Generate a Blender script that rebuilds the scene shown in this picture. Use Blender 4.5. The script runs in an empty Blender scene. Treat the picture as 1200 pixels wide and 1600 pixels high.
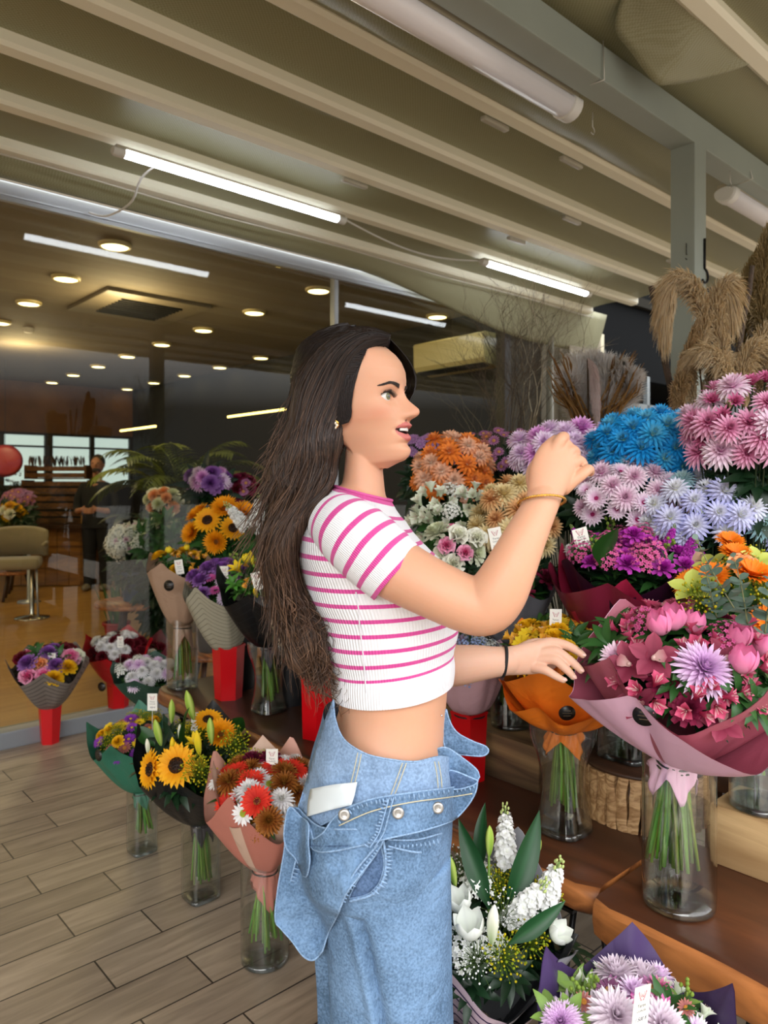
import bpy, bmesh, math, random
from math import sin, cos, pi, sqrt, radians, exp, atan2
from mathutils import Vector, Matrix, geometry, noise
V = Vector
random.seed(7)
SC = bpy.context.scene
COL = SC.collection

# ------------------------------------------------------------------ camera, world, lights, exposure
F = 1155.0          # focal length in pixels of a 1200x1600 frame
HY = 757.0          # pixel row of the horizon
H = 1.37            # lens height
cd = bpy.data.cameras.new('camera'); cam = bpy.data.objects.new('camera', cd); COL.objects.link(cam)
cd.sensor_fit = 'VERTICAL'; cd.sensor_height = 36.0; cd.sensor_width = 27.0
cd.lens = F / 1600 * 36.0
cd.shift_y = (HY - 800.0) / 1600.0 * 1.0
cam.location = (0, 0, H); cam.rotation_euler = (pi / 2, 0, 0)
cd.clip_start = 0.05; cd.clip_end = 200
cd.dof.use_dof = True; cd.dof.focus_distance = 1.45; cd.dof.aperture_fstop = 6.0
SC.camera = cam

def srgb(h):
    if isinstance(h, str):
        h = h.lstrip('#'); c = [int(h[i:i + 2], 16) / 255 for i in (0, 2, 4)]
    else:
        c = list(h)
    return tuple((x / 12.92 if x <= .04045 else ((x + .055) / 1.055) ** 2.4) for x in c)

w = bpy.data.worlds.new('overcast_sky'); SC.world = w; w.use_nodes = True
nt = w.node_tree; nt.nodes.clear()
wo = nt.nodes.new('ShaderNodeOutputWorld'); bg = nt.nodes.new('ShaderNodeBackground')
tc = nt.nodes.new('ShaderNodeTexCoord'); sx = nt.nodes.new('ShaderNodeSeparateXYZ'); cr = nt.nodes.new('ShaderNodeValToRGB')
nt.links.new(tc.outputs['Generated'], sx.inputs[0]); nt.links.new(sx.outputs['Z'], cr.inputs[0])
e = cr.color_ramp.elements
e[0].position = 0.0; e[0].color = (.14, .14, .14, 1)
e[1].position = 0.45; e[1].color = (3.6, 3.65, 3.75, 1)
k_ = e.new(0.10); k_.color = (.17, .175, .18, 1)
k_ = e.new(0.20); k_.color = (2.5, 2.54, 2.6, 1)
nt.links.new(cr.outputs[0], bg.inputs[0]); bg.inputs[1].default_value = 1.0
nt.links.new(bg.outputs[0], wo.inputs[0])

sd = bpy.data.lights.new('veiled_sun', 'SUN'); sd.energy = 2.2; sd.angle = radians(50); sd.color = (1, .985, .96)
so = bpy.data.objects.new('veiled_sun', sd); COL.objects.link(so)
so.rotation_euler = V((0.30, 0.86, -0.48)).to_track_quat('-Z', 'Y').to_euler()

SC.view_settings.view_transform = 'Standard'; SC.view_settings.look = 'None'
SC.view_settings.exposure = 0.15; SC.view_settings.gamma = 1.0; SC.view_settings.use_curve_mapping = False
try:
    SC.cycles.max_bounces = 8; SC.cycles.transparent_max_bounces = 24
    SC.cycles.glossy_bounces = 4; SC.cycles.transmission_bounces = 8; SC.cycles.diffuse_bounces = 3
    SC.cycles.use_denoising = True; SC.cycles.caustics_reflective = False; SC.cycles.caustics_refractive = False
    SC.cycles.sample_clamp_indirect = 4.0
except Exception:
    pass

# ------------------------------------------------------------------ directions of the building
AN = radians(42)
U = V((cos(AN), sin(AN), 0)); N = V((-sin(AN), cos(AN), 0)); Z = V((0, 0, 1))
def ST(s, t, z=0.0): return U * s + N * t + Z * z
def P(px, py, Y): return V(((px - 600) / F * Y, Y, H - (py - HY) / F * Y))
def G(px, py, z=0.0): return P(px, py, (H - z) * F / (py - HY))       # where the ray of a pixel meets a level
RB = Matrix((U, N, Z)).transposed().to_4x4()                          # building axes

# ------------------------------------------------------------------ materials
MATS = {}
def new_mat(name):
    m = bpy.data.materials.new(name); m.use_nodes = True
    return m, m.node_tree, m.node_tree.nodes['Principled BSDF']
def mat(name, col, rough=.6, metal=0.0, var=0.0, scale=8.0, bump=0.0, bscale=None, spec=.5, sheen=0, sss=0, stretch=None, trans=0, detail=4):
    if name in MATS: return MATS[name]
    m, t, b = new_mat(name); c = srgb(col)
    b.inputs['Base Color'].default_value = (*c, 1); b.inputs['Roughness'].default_value = rough
    b.inputs['Metallic'].default_value = metal; b.inputs['Specular IOR Level'].default_value = spec
    if sheen: b.inputs['Sheen Weight'].default_value = sheen
    if sss:
        b.inputs['Subsurface Weight'].default_value = sss; b.inputs['Subsurface Radius'].default_value = (.012, .005, .003); b.inputs['Subsurface Scale'].default_value = 1
    co = t.nodes.new('ShaderNodeTexCoord'); mp = t.nodes.new('ShaderNodeMapping'); t.links.new(co.outputs['Object'], mp.inputs[0])
    if stretch: mp.inputs['Scale'].default_value = stretch; mp.inputs['Rotation'].default_value = (0, 0, -AN); mp.vector_type = 'TEXTURE' if False else 'POINT'
    if var:
        n = t.nodes.new('ShaderNodeTexNoise'); n.inputs['Scale'].default_value = scale; n.inputs['Detail'].default_value = detail
        t.links.new(mp.outputs[0], n.inputs[0])
        r = t.nodes.new('ShaderNodeValToRGB'); r.color_ramp.elements[0].position = .3; r.color_ramp.elements[1].position = .7
        r.color_ramp.elements[0].color = (*[x * (1 - var) for x in c], 1); r.color_ramp.elements[1].color = (*[min(1, x * (1 + var)) for x in c], 1)
        t.links.new(n.outputs[0], r.inputs[0]); t.links.new(r.outputs[0], b.inputs['Base Color'])
    if bump:
        n2 = t.nodes.new('ShaderNodeTexNoise'); n2.inputs['Scale'].default_value = bscale or scale * 4; n2.inputs['Detail'].default_value = detail
        t.links.new(mp.outputs[0], n2.inputs[0]); bp = t.nodes.new('ShaderNodeBump'); bp.inputs['Strength'].default_value = bump; bp.inputs['Distance'].default_value = .01
        t.links.new(n2.outputs[0], bp.inputs['Height']); t.links.new(bp.outputs[0], b.inputs['Normal'])
    MATS[name] = m
    return m
def emis(name, col, s, camcol=None):
    if name in MATS: return MATS[name]
    m, t, b = new_mat(name); c = srgb(col)
    b.inputs['Base Color'].default_value = (*c, 1); b.inputs['Emission Color'].default_value = (*c, 1); b.inputs['Emission Strength'].default_value = s
    MATS[name] = m; return m
def glass_mat(name, tint=(1, 1, 1), edge=(.6, .7, .66), gl=1.0, rough=0.0, ior=1.45, edge_pos=.75):
    if name in MATS: return MATS[name]
    m = bpy.data.materials.new(name); m.use_nodes = True; t = m.node_tree; t.nodes.clear()
    o = t.nodes.new('ShaderNodeOutputMaterial'); mx = t.nodes.new('ShaderNodeMixShader'); tr = t.nodes.new('ShaderNodeBsdfTransparent'); g = t.nodes.new('ShaderNodeBsdfGlossy')
    g.inputs['Roughness'].default_value = rough
    lw = t.nodes.new('ShaderNodeLayerWeight'); lw.inputs[0].default_value = .5
    pw = t.nodes.new('ShaderNodeMath'); pw.operation = 'POWER'; pw.inputs[1].default_value = 4.5; t.links.new(lw.outputs['Facing'], pw.inputs[0])
    mu = t.nodes.new('ShaderNodeMath'); mu.operation = 'MULTIPLY_ADD'; mu.inputs[1].default_value = .55 * gl; mu.inputs[2].default_value = ((ior - 1) / (ior + 1)) ** 2 * gl; mu.use_clamp = True
    r = t.nodes.new('ShaderNodeValToRGB'); r.color_ramp.elements[0].position = edge_pos; r.color_ramp.elements[0].color = (*tint, 1); r.color_ramp.elements[1].position = 1; r.color_ramp.elements[1].color = (*edge, 1)
    t.links.new(lw.outputs['Facing'], r.inputs[0]); t.links.new(r.outputs[0], tr.inputs[0])
    t.links.new(pw.outputs[0], mu.inputs[0]); t.links.new(mu.outputs[0], mx.inputs[0]); t.links.new(tr.outputs[0], mx.inputs[1]); t.links.new(g.outputs[0], mx.inputs[2]); t.links.new(mx.outputs[0], o.inputs[0])
    MATS[name] = m; return m
def attr_mat(name, rough=.55, transl=.25, spec=.3, bump=0.0, sss=0.0):
    """Surface whose own colour is stored on the mesh."""
    if name in MATS: return MATS[name]
    m, t, b = new_mat(name); a = t.nodes.new('ShaderNodeAttribute'); a.attribute_name = 'Col'
    t.links.new(a.outputs['Color'], b.inputs['Base Color']); b.inputs['Roughness'].default_value = rough; b.inputs['Specular IOR Level'].default_value = spec
    if sss:
        b.inputs['Subsurface Weight'].default_value = sss; b.inputs['Subsurface Radius'].default_value = (1.0, .4, .25); b.inputs['Subsurface Scale'].default_value = .006
    if bump:
        n2 = t.nodes.new('ShaderNodeTexNoise'); n2.inputs['Scale'].default_value = 400; co = t.nodes.new('ShaderNodeTexCoord'); t.links.new(co.outputs['Object'], n2.inputs[0])
        bp = t.nodes.new('ShaderNodeBump'); bp.inputs['Strength'].default_value = bump; bp.inputs['Distance'].default_value = .001; t.links.new(n2.outputs[0], bp.inputs['Height']); t.links.new(bp.outputs[0], b.inputs['Normal'])
    if transl:
        o = t.nodes['Material Output']; tl = t.nodes.new('ShaderNodeBsdfTranslucent'); mx = t.nodes.new('ShaderNodeMixShader'); mx.inputs[0].default_value = transl
        t.links.new(a.outputs['Color'], tl.inputs[0]); t.links.new(b.outputs[0], mx.inputs[1]); t.links.new(tl.outputs[0], mx.inputs[2]); t.links.new(mx.outputs[0], o.inputs[0])
    MATS[name] = m; return m
def wood_mat(name, c0, c1, scale=1.0, rough=.5, ring=6.0, axis=U, bump=.15, dark=None):
    """Grain running along an axis."""
    if name in MATS: return MATS[name]
    m, t, b = new_mat(name); co = t.nodes.new('ShaderNodeTexCoord')
    mp = t.nodes.new('ShaderNodeMapping'); ang = atan2(axis.y, axis.x)
    mp.vector_type = 'TEXTURE'; mp.inputs['Rotation'].default_value = (0, 0, ang); mp.inputs['Scale'].default_value = (1 / scale * 7, 1 / scale, 1 / scale)
    t.links.new(co.outputs['Object'], mp.inputs[0])
    n = t.nodes.new('ShaderNodeTexNoise'); n.inputs['Scale'].default_value = ring; n.inputs['Detail'].default_value = 6; n.inputs['Distortion'].default_value = 1.2; t.links.new(mp.outputs[0], n.inputs[0])
    wv = t.nodes.new('ShaderNodeMath'); wv.operation = 'MULTIPLY'; wv.inputs[1].default_value = 9; t.links.new(n.outputs[0], wv.inputs[0])
    fr = t.nodes.new('ShaderNodeMath'); fr.operation = 'PINGPONG'; fr.inputs[1].default_value = 1.0; t.links.new(wv.outputs[0], fr.inputs[0])
    n3 = t.nodes.new('ShaderNodeTexNoise'); n3.inputs['Scale'].default_value = 40; n3.inputs['Detail'].default_value = 5; t.links.new(mp.outputs[0], n3.inputs[0])
    ad = t.nodes.new('ShaderNodeMix'); ad.data_type = 'FLOAT'; ad.inputs[0].default_value = .45; t.links.new(fr.outputs[0], ad.inputs[2]); t.links.new(n3.outputs[0], ad.inputs[3])
    r = t.nodes.new('ShaderNodeValToRGB'); r.color_ramp.elements[0].position = .15; r.color_ramp.elements[1].position = .85
    r.color_ramp.elements[0].color = (*srgb(c0), 1); r.color_ramp.elements[1].color = (*srgb(c1), 1)
    t.links.new(ad.outputs[0], r.inputs[0]); t.links.new(r.outputs[0], b.inputs['Base Color']); b.inputs['Roughness'].default_value = rough
    if dark:
        n4 = t.nodes.new('ShaderNodeTexNoise'); n4.inputs['Scale'].default_value = 2.2; n4.inputs['Detail'].default_value = 5; t.links.new(mp.outputs[0], n4.inputs[0])
        r4 = t.nodes.new('ShaderNodeValToRGB'); r4.color_ramp.elements[0].position = .55; r4.color_ramp.elements[1].position = .68; t.links.new(n4.outputs[0], r4.inputs[0])
        mx = t.nodes.new('ShaderNodeMix'); mx.data_type = 'RGBA'; t.links.new(r4.outputs[0], mx.inputs[0]); t.links.new(r.outputs[0], mx.inputs[6]); mx.inputs[7].default_value = (*srgb(dark), 1); t.links.new(mx.outputs[2], b.inputs['Base Color'])
    bp = t.nodes.new('ShaderNodeBump'); bp.inputs['Strength'].default_value = bump; bp.inputs['Distance'].default_value = .004
    t.links.new(ad.outputs[0], bp.inputs['Height']); t.links.new(bp.outputs[0], b.inputs['Normal'])
    MATS[name] = m; return m

# ------------------------------------------------------------------ mesh builder
class MB:
    def __init__(s): s.v = []; s.f = []; s.c = []; s.m = []; s.mi = 0
    def add(s, vs, fs, col=None):
        o = len(s.v); s.v.extend(vs); s.f.extend([tuple(i + o for i in f) for f in fs]); s.m.extend([s.mi] * len(fs))
        if col is None: s.c.extend([(1, 1, 1)] * len(vs))
        elif isinstance(col, list): s.c.extend(col)
        else: s.c.extend([col] * len(vs))
        return s
    def box(s, c, d, R=None, col=None, bev=0.0):
        hx, hy, hz = d[0] / 2, d[1] / 2, d[2] / 2; R = R or Matrix.Identity(3)
        if bev <= 0:
            vs = [V(c) + R @ V((x * hx, y * hy, z * hz)) for x in (-1, 1) for y in (-1, 1) for z in (-1, 1)]
            s.add(vs, [(0, 1, 3, 2), (4, 6, 7, 5), (0, 4, 5, 1), (2, 3, 7, 6), (0, 2, 6, 4), (1, 5, 7, 3)], col); return s
        b = min(bev, hx * .9, hy * .9, hz * .9)
        bm = bmesh.new(); bmesh.ops.create_cube(bm, size=1)
        for v in bm.verts: v.co = V((v.co.x * d[0], v.co.y * d[1], v.co.z * d[2]))
        bmesh.ops.bevel(bm, geom=bm.edges[:] , offset=b, segments=2, profile=.7, affect='EDGES')
        bm.verts.index_update()
        s.add([V(c) + R @ v.co for v in bm.verts], [tuple(v.index for v in f.verts) for f in bm.faces], col); bm.free(); return s
    def tube(s, pts, r, n=8, cap=True, col=None, sq=None):
        pts = [V(p) for p in pts]; k = len(pts)
        rs = r if isinstance(r, (list, tuple)) else [r] * k
        vs = []; cs = []; prev = None
        for i, p in enumerate(pts):
            d = (pts[min(i + 1, k - 1)] - pts[max(i - 1, 0)]); d = d.normalized() if d.length > 1e-9 else V((0, 0, 1))
            if prev is None: a = d.orthogonal().normalized()
            else:
                a = prev - d * prev.dot(d); a = a.normalized() if a.length > 1e-6 else d.orthogonal().normalized()
            prev = a; b = d.cross(a)
            for j in range(n):
                th = 2 * pi * j / n; vs.append(p + (a * cos(th) + b * sin(th)) * rs[i])
                if isinstance(col, list): cs.append(col[i])
        fs = [(i * n + j, i * n + (j + 1) % n, (i + 1) * n + (j + 1) % n, (i + 1) * n + j) for i in range(k - 1) for j in range(n)]
        if cap: fs += [tuple(range(n))[::-1], tuple((k - 1) * n + j for j in range(n))]
        s.add(vs, fs, cs if isinstance(col, list) else col); return s
    def loft(s, rings, close=True, cap=True, col=None):
        n = len(rings[0]); k = len(rings); vs = [V(p) for r in rings for p in r]
        m = n if close else n - 1
        fs = [(i * n + j, i * n + (j + 1) % n, (i + 1) * n + (j + 1) % n, (i + 1) * n + j) for i in range(k - 1) for j in range(m)]
        if cap and close: fs += [tuple(range(n))[::-1], tuple((k - 1) * n + j for j in range(n))]
        s.add(vs, fs, col); return s
    def lathe(s, prof, c, n=32, cap0=True, cap1=False, col=None, ax=None, sq=2.0, R=None):
        rings = []
        for r, z in prof:
            ring = []
            for j in range(n):
                th = 2 * pi * j / n; cx, cy = cos(th), sin(th)
                if sq != 2.0:
                    q = (abs(cx) ** sq + abs(cy) ** sq) ** (-1 / sq); cx *= q; cy *= q
                p = V((r * cx, r * cy, z)); p = R @ p if R else p
                ring.append(V(c) + p)
            rings.append(ring)
        o = len(s.v); s.loft(rings, True, False, col); k = len(rings)
        if cap0: s.f.append(tuple(o + j for j in range(n))[::-1]); s.m.append(s.mi)
        if cap1: s.f.append(tuple(o + (k - 1) * n + j for j in range(n))); s.m.append(s.mi)
        return s
    def ball(s, c, r, n=12, m=8, col=None, R=None):
        if not isinstance(r, (tuple, list)): r = (r, r, r)
        vs = []; 
        for i in range(m + 1):
            ph = pi * i / m
            for j in range(n):
                th = 2 * pi * j / n; p = V((sin(ph) * cos(th) * r[0], sin(ph) * sin(th) * r[1], cos(ph) * r[2])); vs.append(V(c) + (R @ p if R else p))
        fs = [(i * n + j, (i + 1) * n + j, (i + 1) * n + (j + 1) % n, i * n + (j + 1) % n) for i in range(m) for j in range(n)]
        s.add(vs, fs, col); return s
    def petal(s, M, L, W, e0, e1, c0, c1, cup=0.0, nu=5, nv=3, peak=.55, pw=1.0, tip=0.0, base=.12, mid=None, ruf=0.0):
        """A petal grown from M's origin along its x, rising e0 -> e1 degrees."""
        vs = []; cs = []; p = V((0, 0, 0)); pe = radians(e0)
        for i in range(nu):
            u = i / (nu - 1); en = radians(e0 + (e1 - e0) * u)
            if i: p = p + V((cos((pe + en) / 2), 0, sin((pe + en) / 2))) * (L / (nu - 1))
            pe = en; up = V((-sin(en), 0, cos(en)))
            q = u / peak * .5 if u < peak else .5 + (u - peak) / (1 - peak) * .5
            wd = W * .5 * max(base * (1 - u) + tip * u, sin(pi * min(.999, max(q, 0))) ** pw)
            for j in range(nv):
                v = (j / (nv - 1)) * 2 - 1
                rr = ruf * W * sin(u * 9 + v * 7 + i) * u if ruf else 0
                vs.append(M @ (p + V((0, v * wd, 0)) + up * (cup * wd * (v * v) + rr)))
                k = u
                c = tuple(c0[a] + (c1[a] - c0[a]) * k for a in range(3))
                if mid and j == nv // 2 and nv > 2: c = tuple(c[a] * .5 + mid[a] * .5 for a in range(3))
                cs.append(c)
        fs = [(i * nv + j, (i + 1) * nv + j, (i + 1) * nv + j + 1, i * nv + j + 1) for i in range(nu - 1) for j in range(nv - 1)]
        s.add(vs, fs, cs); return s
    def mesh(s, name, mats, smooth=True, auto=None):
        me = bpy.data.meshes.new(name); me.from_pydata([tuple(v) for v in s.v], [], s.f); me.update()
        for m in (mats if isinstance(mats, (list, tuple)) else [mats]): me.materials.append(m)
        me.polygons.foreach_set('material_index', s.m)
        me.polygons.foreach_set('use_smooth', [smooth] * len(s.f))
        if any(c != (1, 1, 1) for c in s.c[:50]) or any(c != (1, 1, 1) for c in s.c[::97]):
            a = me.color_attributes.new('Col', 'FLOAT_COLOR', 'POINT'); buf = []
            for c in s.c: buf.extend((c[0], c[1], c[2], 1.0))
            a.data.foreach_set('color', buf)
        bm = bmesh.new(); bm.from_mesh(me); bmesh.ops.recalc_face_normals(bm, faces=bm.faces) if len(s.f) < 60000 else None
        bm.to_mesh(me); bm.free()
        if auto: me.set_sharp_from_angle(angle=radians(auto))
        return me
    def build(s, name, mats, parent=None, smooth=True, auto=None, sub=0, solid=0):
        return link(name, s.mesh(name, mats, smooth, auto), parent, None, sub, solid)
def link(name, me, parent=None, M=None, sub=0, solid=0, off=0):
    o = bpy.data.objects.new(name, me); COL.objects.link(o)
    if M is not None: o.matrix_basis = M
    if parent is not None:
        o.parent = parent; o.matrix_parent_inverse = world_of(parent).inverted()
    if solid:
        md = o.modifiers.new('thickness', 'SOLIDIFY'); md.thickness = solid; md.offset = off
    if sub:
        md = o.modifiers.new('smooth', 'SUBSURF'); md.levels = sub; md.render_levels = sub
    return o
def world_of(o):
    M = o.matrix_basis.copy()
    if o.parent: M = world_of(o.parent) @ o.matrix_parent_inverse @ M
    return M
def tag(o, label=None, cat=None, group=None, kind=None):
    if label: o['label'] = label
    if cat: o['category'] = cat
    if group: o['group'] = group
    if kind: o['kind'] = kind
    return o
def empty(name, loc, label=None, cat=None, group=None):
    o = bpy.data.objects.new(name, None); COL.objects.link(o); o.location = V(loc); o.empty_display_size = .05
    return tag(o, label, cat, group)
def struct(o): o['kind'] = 'structure'; return o
R3 = RB.to_3x3()
def face_to(x, up=Z):
    """3x3 whose columns are x, y, z with z along the given direction."""
    z = V(x).normalized(); a = up.cross(z)
    a = a.normalized() if a.length > 1e-4 else z.orthogonal().normalized()
    return Matrix((a, z.cross(a), z)).transposed()
def frame_x(d, up=Z):
    x = V(d).normalized(); y = V(up).cross(x); y = y.normalized() if y.length > 1e-4 else x.orthogonal().normalized()
    return Matrix((x, y, x.cross(y))).transposed()
def xf(loc, R, s=1.0): return Matrix.Translation(V(loc)) @ R.to_4x4() @ Matrix.Diagonal((s, s, s, 1))
def rz(a): return Matrix.Rotation(a, 4, 'Z')
def spline(pts, n):
    """Catmull-Rom through tuples, n samples."""
    k = len(pts); out = []
    for i in range(n):
        t = i / (n - 1) * (k - 1); a = min(int(t), k - 2); f = t - a
        p = [pts[max(a - 1, 0)], pts[a], pts[a + 1], pts[min(a + 2, k - 1)]]
        out.append(tuple(.5 * (2 * p[1][j] + (p[2][j] - p[0][j]) * f + (2 * p[0][j] - 5 * p[1][j] + 4 * p[2][j] - p[3][j]) * f * f + (3 * p[1][j] - p[0][j] - 3 * p[2][j] + p[3][j]) * f ** 3) for j in range(len(p[1]))))
    return out
def interp(tab, x):
    if x <= tab[0][0]: return tab[0][1]
    for (a, b), (c, d) in zip(tab, tab[1:]):
        if x <= c: return b + (d - b) * (x - a) / (c - a)
    return tab[-1][1]
def smoothstep(a, b, x):
    t = max(0, min(1, (x - a) / (b - a))); return t * t * (3 - 2 * t)
# ================================================================== THE SETTING
T0 = 4.2                       # window plane, across the building axis
# tiled terrace floor: plank-shaped tiles
def floor_mat():
    m, t, b = new_mat('plank_tile'); co = t.nodes.new('ShaderNodeTexCoord')
    mp = t.nodes.new('ShaderNodeMapping'); mp.vector_type = 'TEXTURE'; mp.inputs['Rotation'].default_value = (0, 0, AN); mp.inputs['Location'].default_value = tuple(ST(.11, .108))
    t.links.new(co.outputs['Object'], mp.inputs[0])
    def brick(c1, c2, mo):
        br = t.nodes.new('ShaderNodeTexBrick'); t.links.new(mp.outputs[0], br.inputs[0]); br.offset = .23; br.offset_frequency = 2
        br.inputs['Scale'].default_value = 1; br.inputs['Brick Width'].default_value = .9; br.inputs['Row Height'].default_value = .156
        br.inputs['Mortar Size'].default_value = .0028; br.inputs['Mortar Smooth'].default_value = .2; br.inputs['Color1'].default_value = c1; br.inputs['Color2'].default_value = c2; br.inputs['Mortar'].default_value = mo
        return br
    br = brick((*srgb('#9a8b79'), 1), (*srgb('#ae9e8a'), 1), (*srgb('#3a322c'), 1))
    mp2 = t.nodes.new('ShaderNodeMapping'); mp2.inputs['Scale'].default_value = (1.6, 14, 1); t.links.new(mp.outputs[0], mp2.inputs[0])
    n = t.nodes.new('ShaderNodeTexNoise'); n.inputs['Scale'].default_value = 2.2; n.inputs['Detail'].default_value = 8; n.inputs['Distortion'].default_value = .8; t.links.new(mp2.outputs[0], n.inputs[0])
    r = t.nodes.new('ShaderNodeValToRGB'); r.color_ramp.elements[0].position = .28; r.color_ramp.elements[1].position = .72
    r.color_ramp.elements[0].color = (.62, .6, .58, 1); r.color_ramp.elements[1].color = (1.12, 1.1, 1.08, 1); t.links.new(n.outputs[0], r.inputs[0])
    n5 = t.nodes.new('ShaderNodeTexNoise'); n5.inputs['Scale'].default_value = 1.3; n5.inputs['Detail'].default_value = 3; t.links.new(mp.outputs[0], n5.inputs[0])
    r5 = t.nodes.new('ShaderNodeValToRGB'); r5.color_ramp.elements[0].position = .3; r5.color_ramp.elements[0].color = (.82, .8, .79, 1); r5.color_ramp.elements[1].position = .7; r5.color_ramp.elements[1].color = (1.05, 1.05, 1.05, 1); t.links.new(n5.outputs[0], r5.inputs[0])
    mx = t.nodes.new('ShaderNodeMix'); mx.data_type = 'RGBA'; mx.blend_type = 'MULTIPLY'; mx.inputs[0].default_value = 1; t.links.new(br.outputs[0], mx.inputs[6]); t.links.new(r.outputs[0], mx.inputs[7])
    mx2 = t.nodes.new('ShaderNodeMix'); mx2.data_type = 'RGBA'; mx2.blend_type = 'MULTIPLY'; mx2.inputs[0].default_value = 1; t.links.new(mx.outputs[2], mx2.inputs[6]); t.links.new(r5.outputs[0], mx2.inputs[7])
    t.links.new(mx2.outputs[2], b.inputs['Base Color']); b.inputs['Roughness'].default_value = .42
    bp = t.nodes.new('ShaderNodeBump'); bp.inputs['Strength'].default_value = .35; bp.inputs['Distance'].default_value = .003; bp.invert = True
    t.links.new(br.outputs['Fac'], bp.inputs['Height']); t.links.new(bp.outputs[0], b.inputs['Normal'])
    return m
FM = floor_mat()
def quad_struct(name, pts, m, thick=0.0, dirn=None):
    b = MB(); 
    if thick:
        d = V(dirn) * thick; q = [V(p) for p in pts] + [V(p) + d for p in pts]
        b.add(q, [(0, 1, 2, 3), (7, 6, 5, 4), (0, 4, 5, 1), (1, 5, 6, 2), (2, 6, 7, 3), (3, 7, 4, 0)])
    else: b.add([V(p) for p in pts], [(0, 1, 2, 3)])
    return struct(b.build(name, m, smooth=False))
quad_struct('floor', [ST(-8, -5), ST(16, -5), ST(16, T0 + .05), ST(-8, T0 + .05)], FM, .05, -Z)
FW = wood_mat('laminate_floor', '#a97a3c', '#c4954f', 1.0, .32, 5, U, .03)
quad_struct('floor_shop', [ST(-9, T0 + .05, .0), ST(5.4, T0 + .05, .0), ST(5.4, 13, .0), ST(-9, 13, .0)], FW, .05, -Z)
# shop shell
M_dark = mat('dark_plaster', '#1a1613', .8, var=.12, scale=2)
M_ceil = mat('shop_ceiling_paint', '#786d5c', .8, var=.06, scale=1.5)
quad_struct('ceiling_shop', [ST(-9, T0 + .1, 3.0), ST(5.4, T0 + .1, 3.0), ST(5.4, 13, 3.0), ST(-9, 13, 3.0)], M_ceil, .06, Z)
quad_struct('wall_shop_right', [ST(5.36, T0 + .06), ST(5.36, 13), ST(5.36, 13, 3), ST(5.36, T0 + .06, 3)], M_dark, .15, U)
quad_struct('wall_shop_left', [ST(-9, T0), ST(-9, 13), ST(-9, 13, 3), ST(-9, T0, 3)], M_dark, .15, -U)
# back wall with a band of daylit windows
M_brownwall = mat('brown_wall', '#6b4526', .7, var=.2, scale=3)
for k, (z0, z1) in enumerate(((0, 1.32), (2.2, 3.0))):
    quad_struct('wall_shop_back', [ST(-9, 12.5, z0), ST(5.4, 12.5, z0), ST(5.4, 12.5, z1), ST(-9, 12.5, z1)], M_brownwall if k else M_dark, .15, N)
M_day = emis('daylit_pane', '#c2d6d4', 1.0); M_day2 = emis('daylit_street', '#55676a', .28); M_frame = mat('window_frame_dark', '#24201c', .5)
def shop_window(n, s0, s1):
    t = 12.55; r = struct(empty('window_%d' % n, ST((s0 + s1) / 2, t, 1.32)))
    b = MB()
    for s in (s0, (s0 + s1) / 2, s1): b.box(ST(s, t, 1.76), (.07, .07, .88), R3)
    b.box(ST((s0 + s1) / 2, t, 1.33), (s1 - s0, .07, .06), R3); b.box(ST((s0 + s1) / 2, t, 2.19), (s1 - s0, .07, .06), R3); b.box(ST((s0 + s1) / 2, t, 1.98), (s1 - s0, .05, .03), R3)
    b.build('window_frame', M_frame, r, False)
    for i, (a, c) in enumerate(((s0, (s0 + s1) / 2), ((s0 + s1) / 2, s1))):
        for z0, z1 in ((1.35, 1.98), (1.98, 2.17)):
            g = MB(); g.add([ST(a, t + .03, z0), ST(c, t + .03, z0), ST(c, t + .03, z1), ST(a, t + .03, z1)], [(0, 1, 2, 3)])
            g.build('pane', M_day2 if (n * 3 + i + (z0 > 1.5)) % 3 == 0 and n in (2, 3) else M_day, r, False)
for n, s0 in enumerate((-8.6, -7.2, -5.8, -4.4, -3.0, -1.6, -0.2, 1.2, 2.6, 4.0)): shop_window(n + 1, s0, s0 + 1.35)
# shop front: sill, head rail, mullion, glass
M_alu = mat('silver_aluminium', '#aeb2b8', .35, .6); M_sill = mat('sill_grey', '#8f9499', .5, .3)
b = MB(); b.box(ST(-1.4, T0, .045), (13.3, .12, .09), R3, bev=.01); struct(b.build('window_sill', M_sill, None, False))
b = MB(); b.box(ST(-1.4, T0 - .01, 2.90), (13.3, .10, .075), R3, bev=.008); b.box(ST(-1.4, T0 - .035, 2.855), (13.3, .03, .03), R3); struct(b.build('window_head_frame', M_alu, None, False))
b = MB(); b.box(ST(3.30, T0, 1.47), (.035, .05, 2.78), R3, bev=.004); struct(b.build('window_mullion', M_alu, None, False))
b = MB(); b.box(ST(5.22, T0, 1.47), (.09, .10, 2.9), R3, bev=.004); struct(b.build('window_jamb', mat('jamb_dark', '#2f2a25', .5), None, False))
M_pane = glass_mat('shop_pane_glass', (.88, .89, .86), (.6, .62, .6), .85, 0.0, 1.5)
for k, (a, c) in enumerate(((-8.0, 3.28), (3.32, 5.18))):
    b = MB(); b.box(ST((a + c) / 2, T0, 1.47), (c - a, .008, 2.74), R3); struct(b.build('window_pane', M_pane, None, False))
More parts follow.
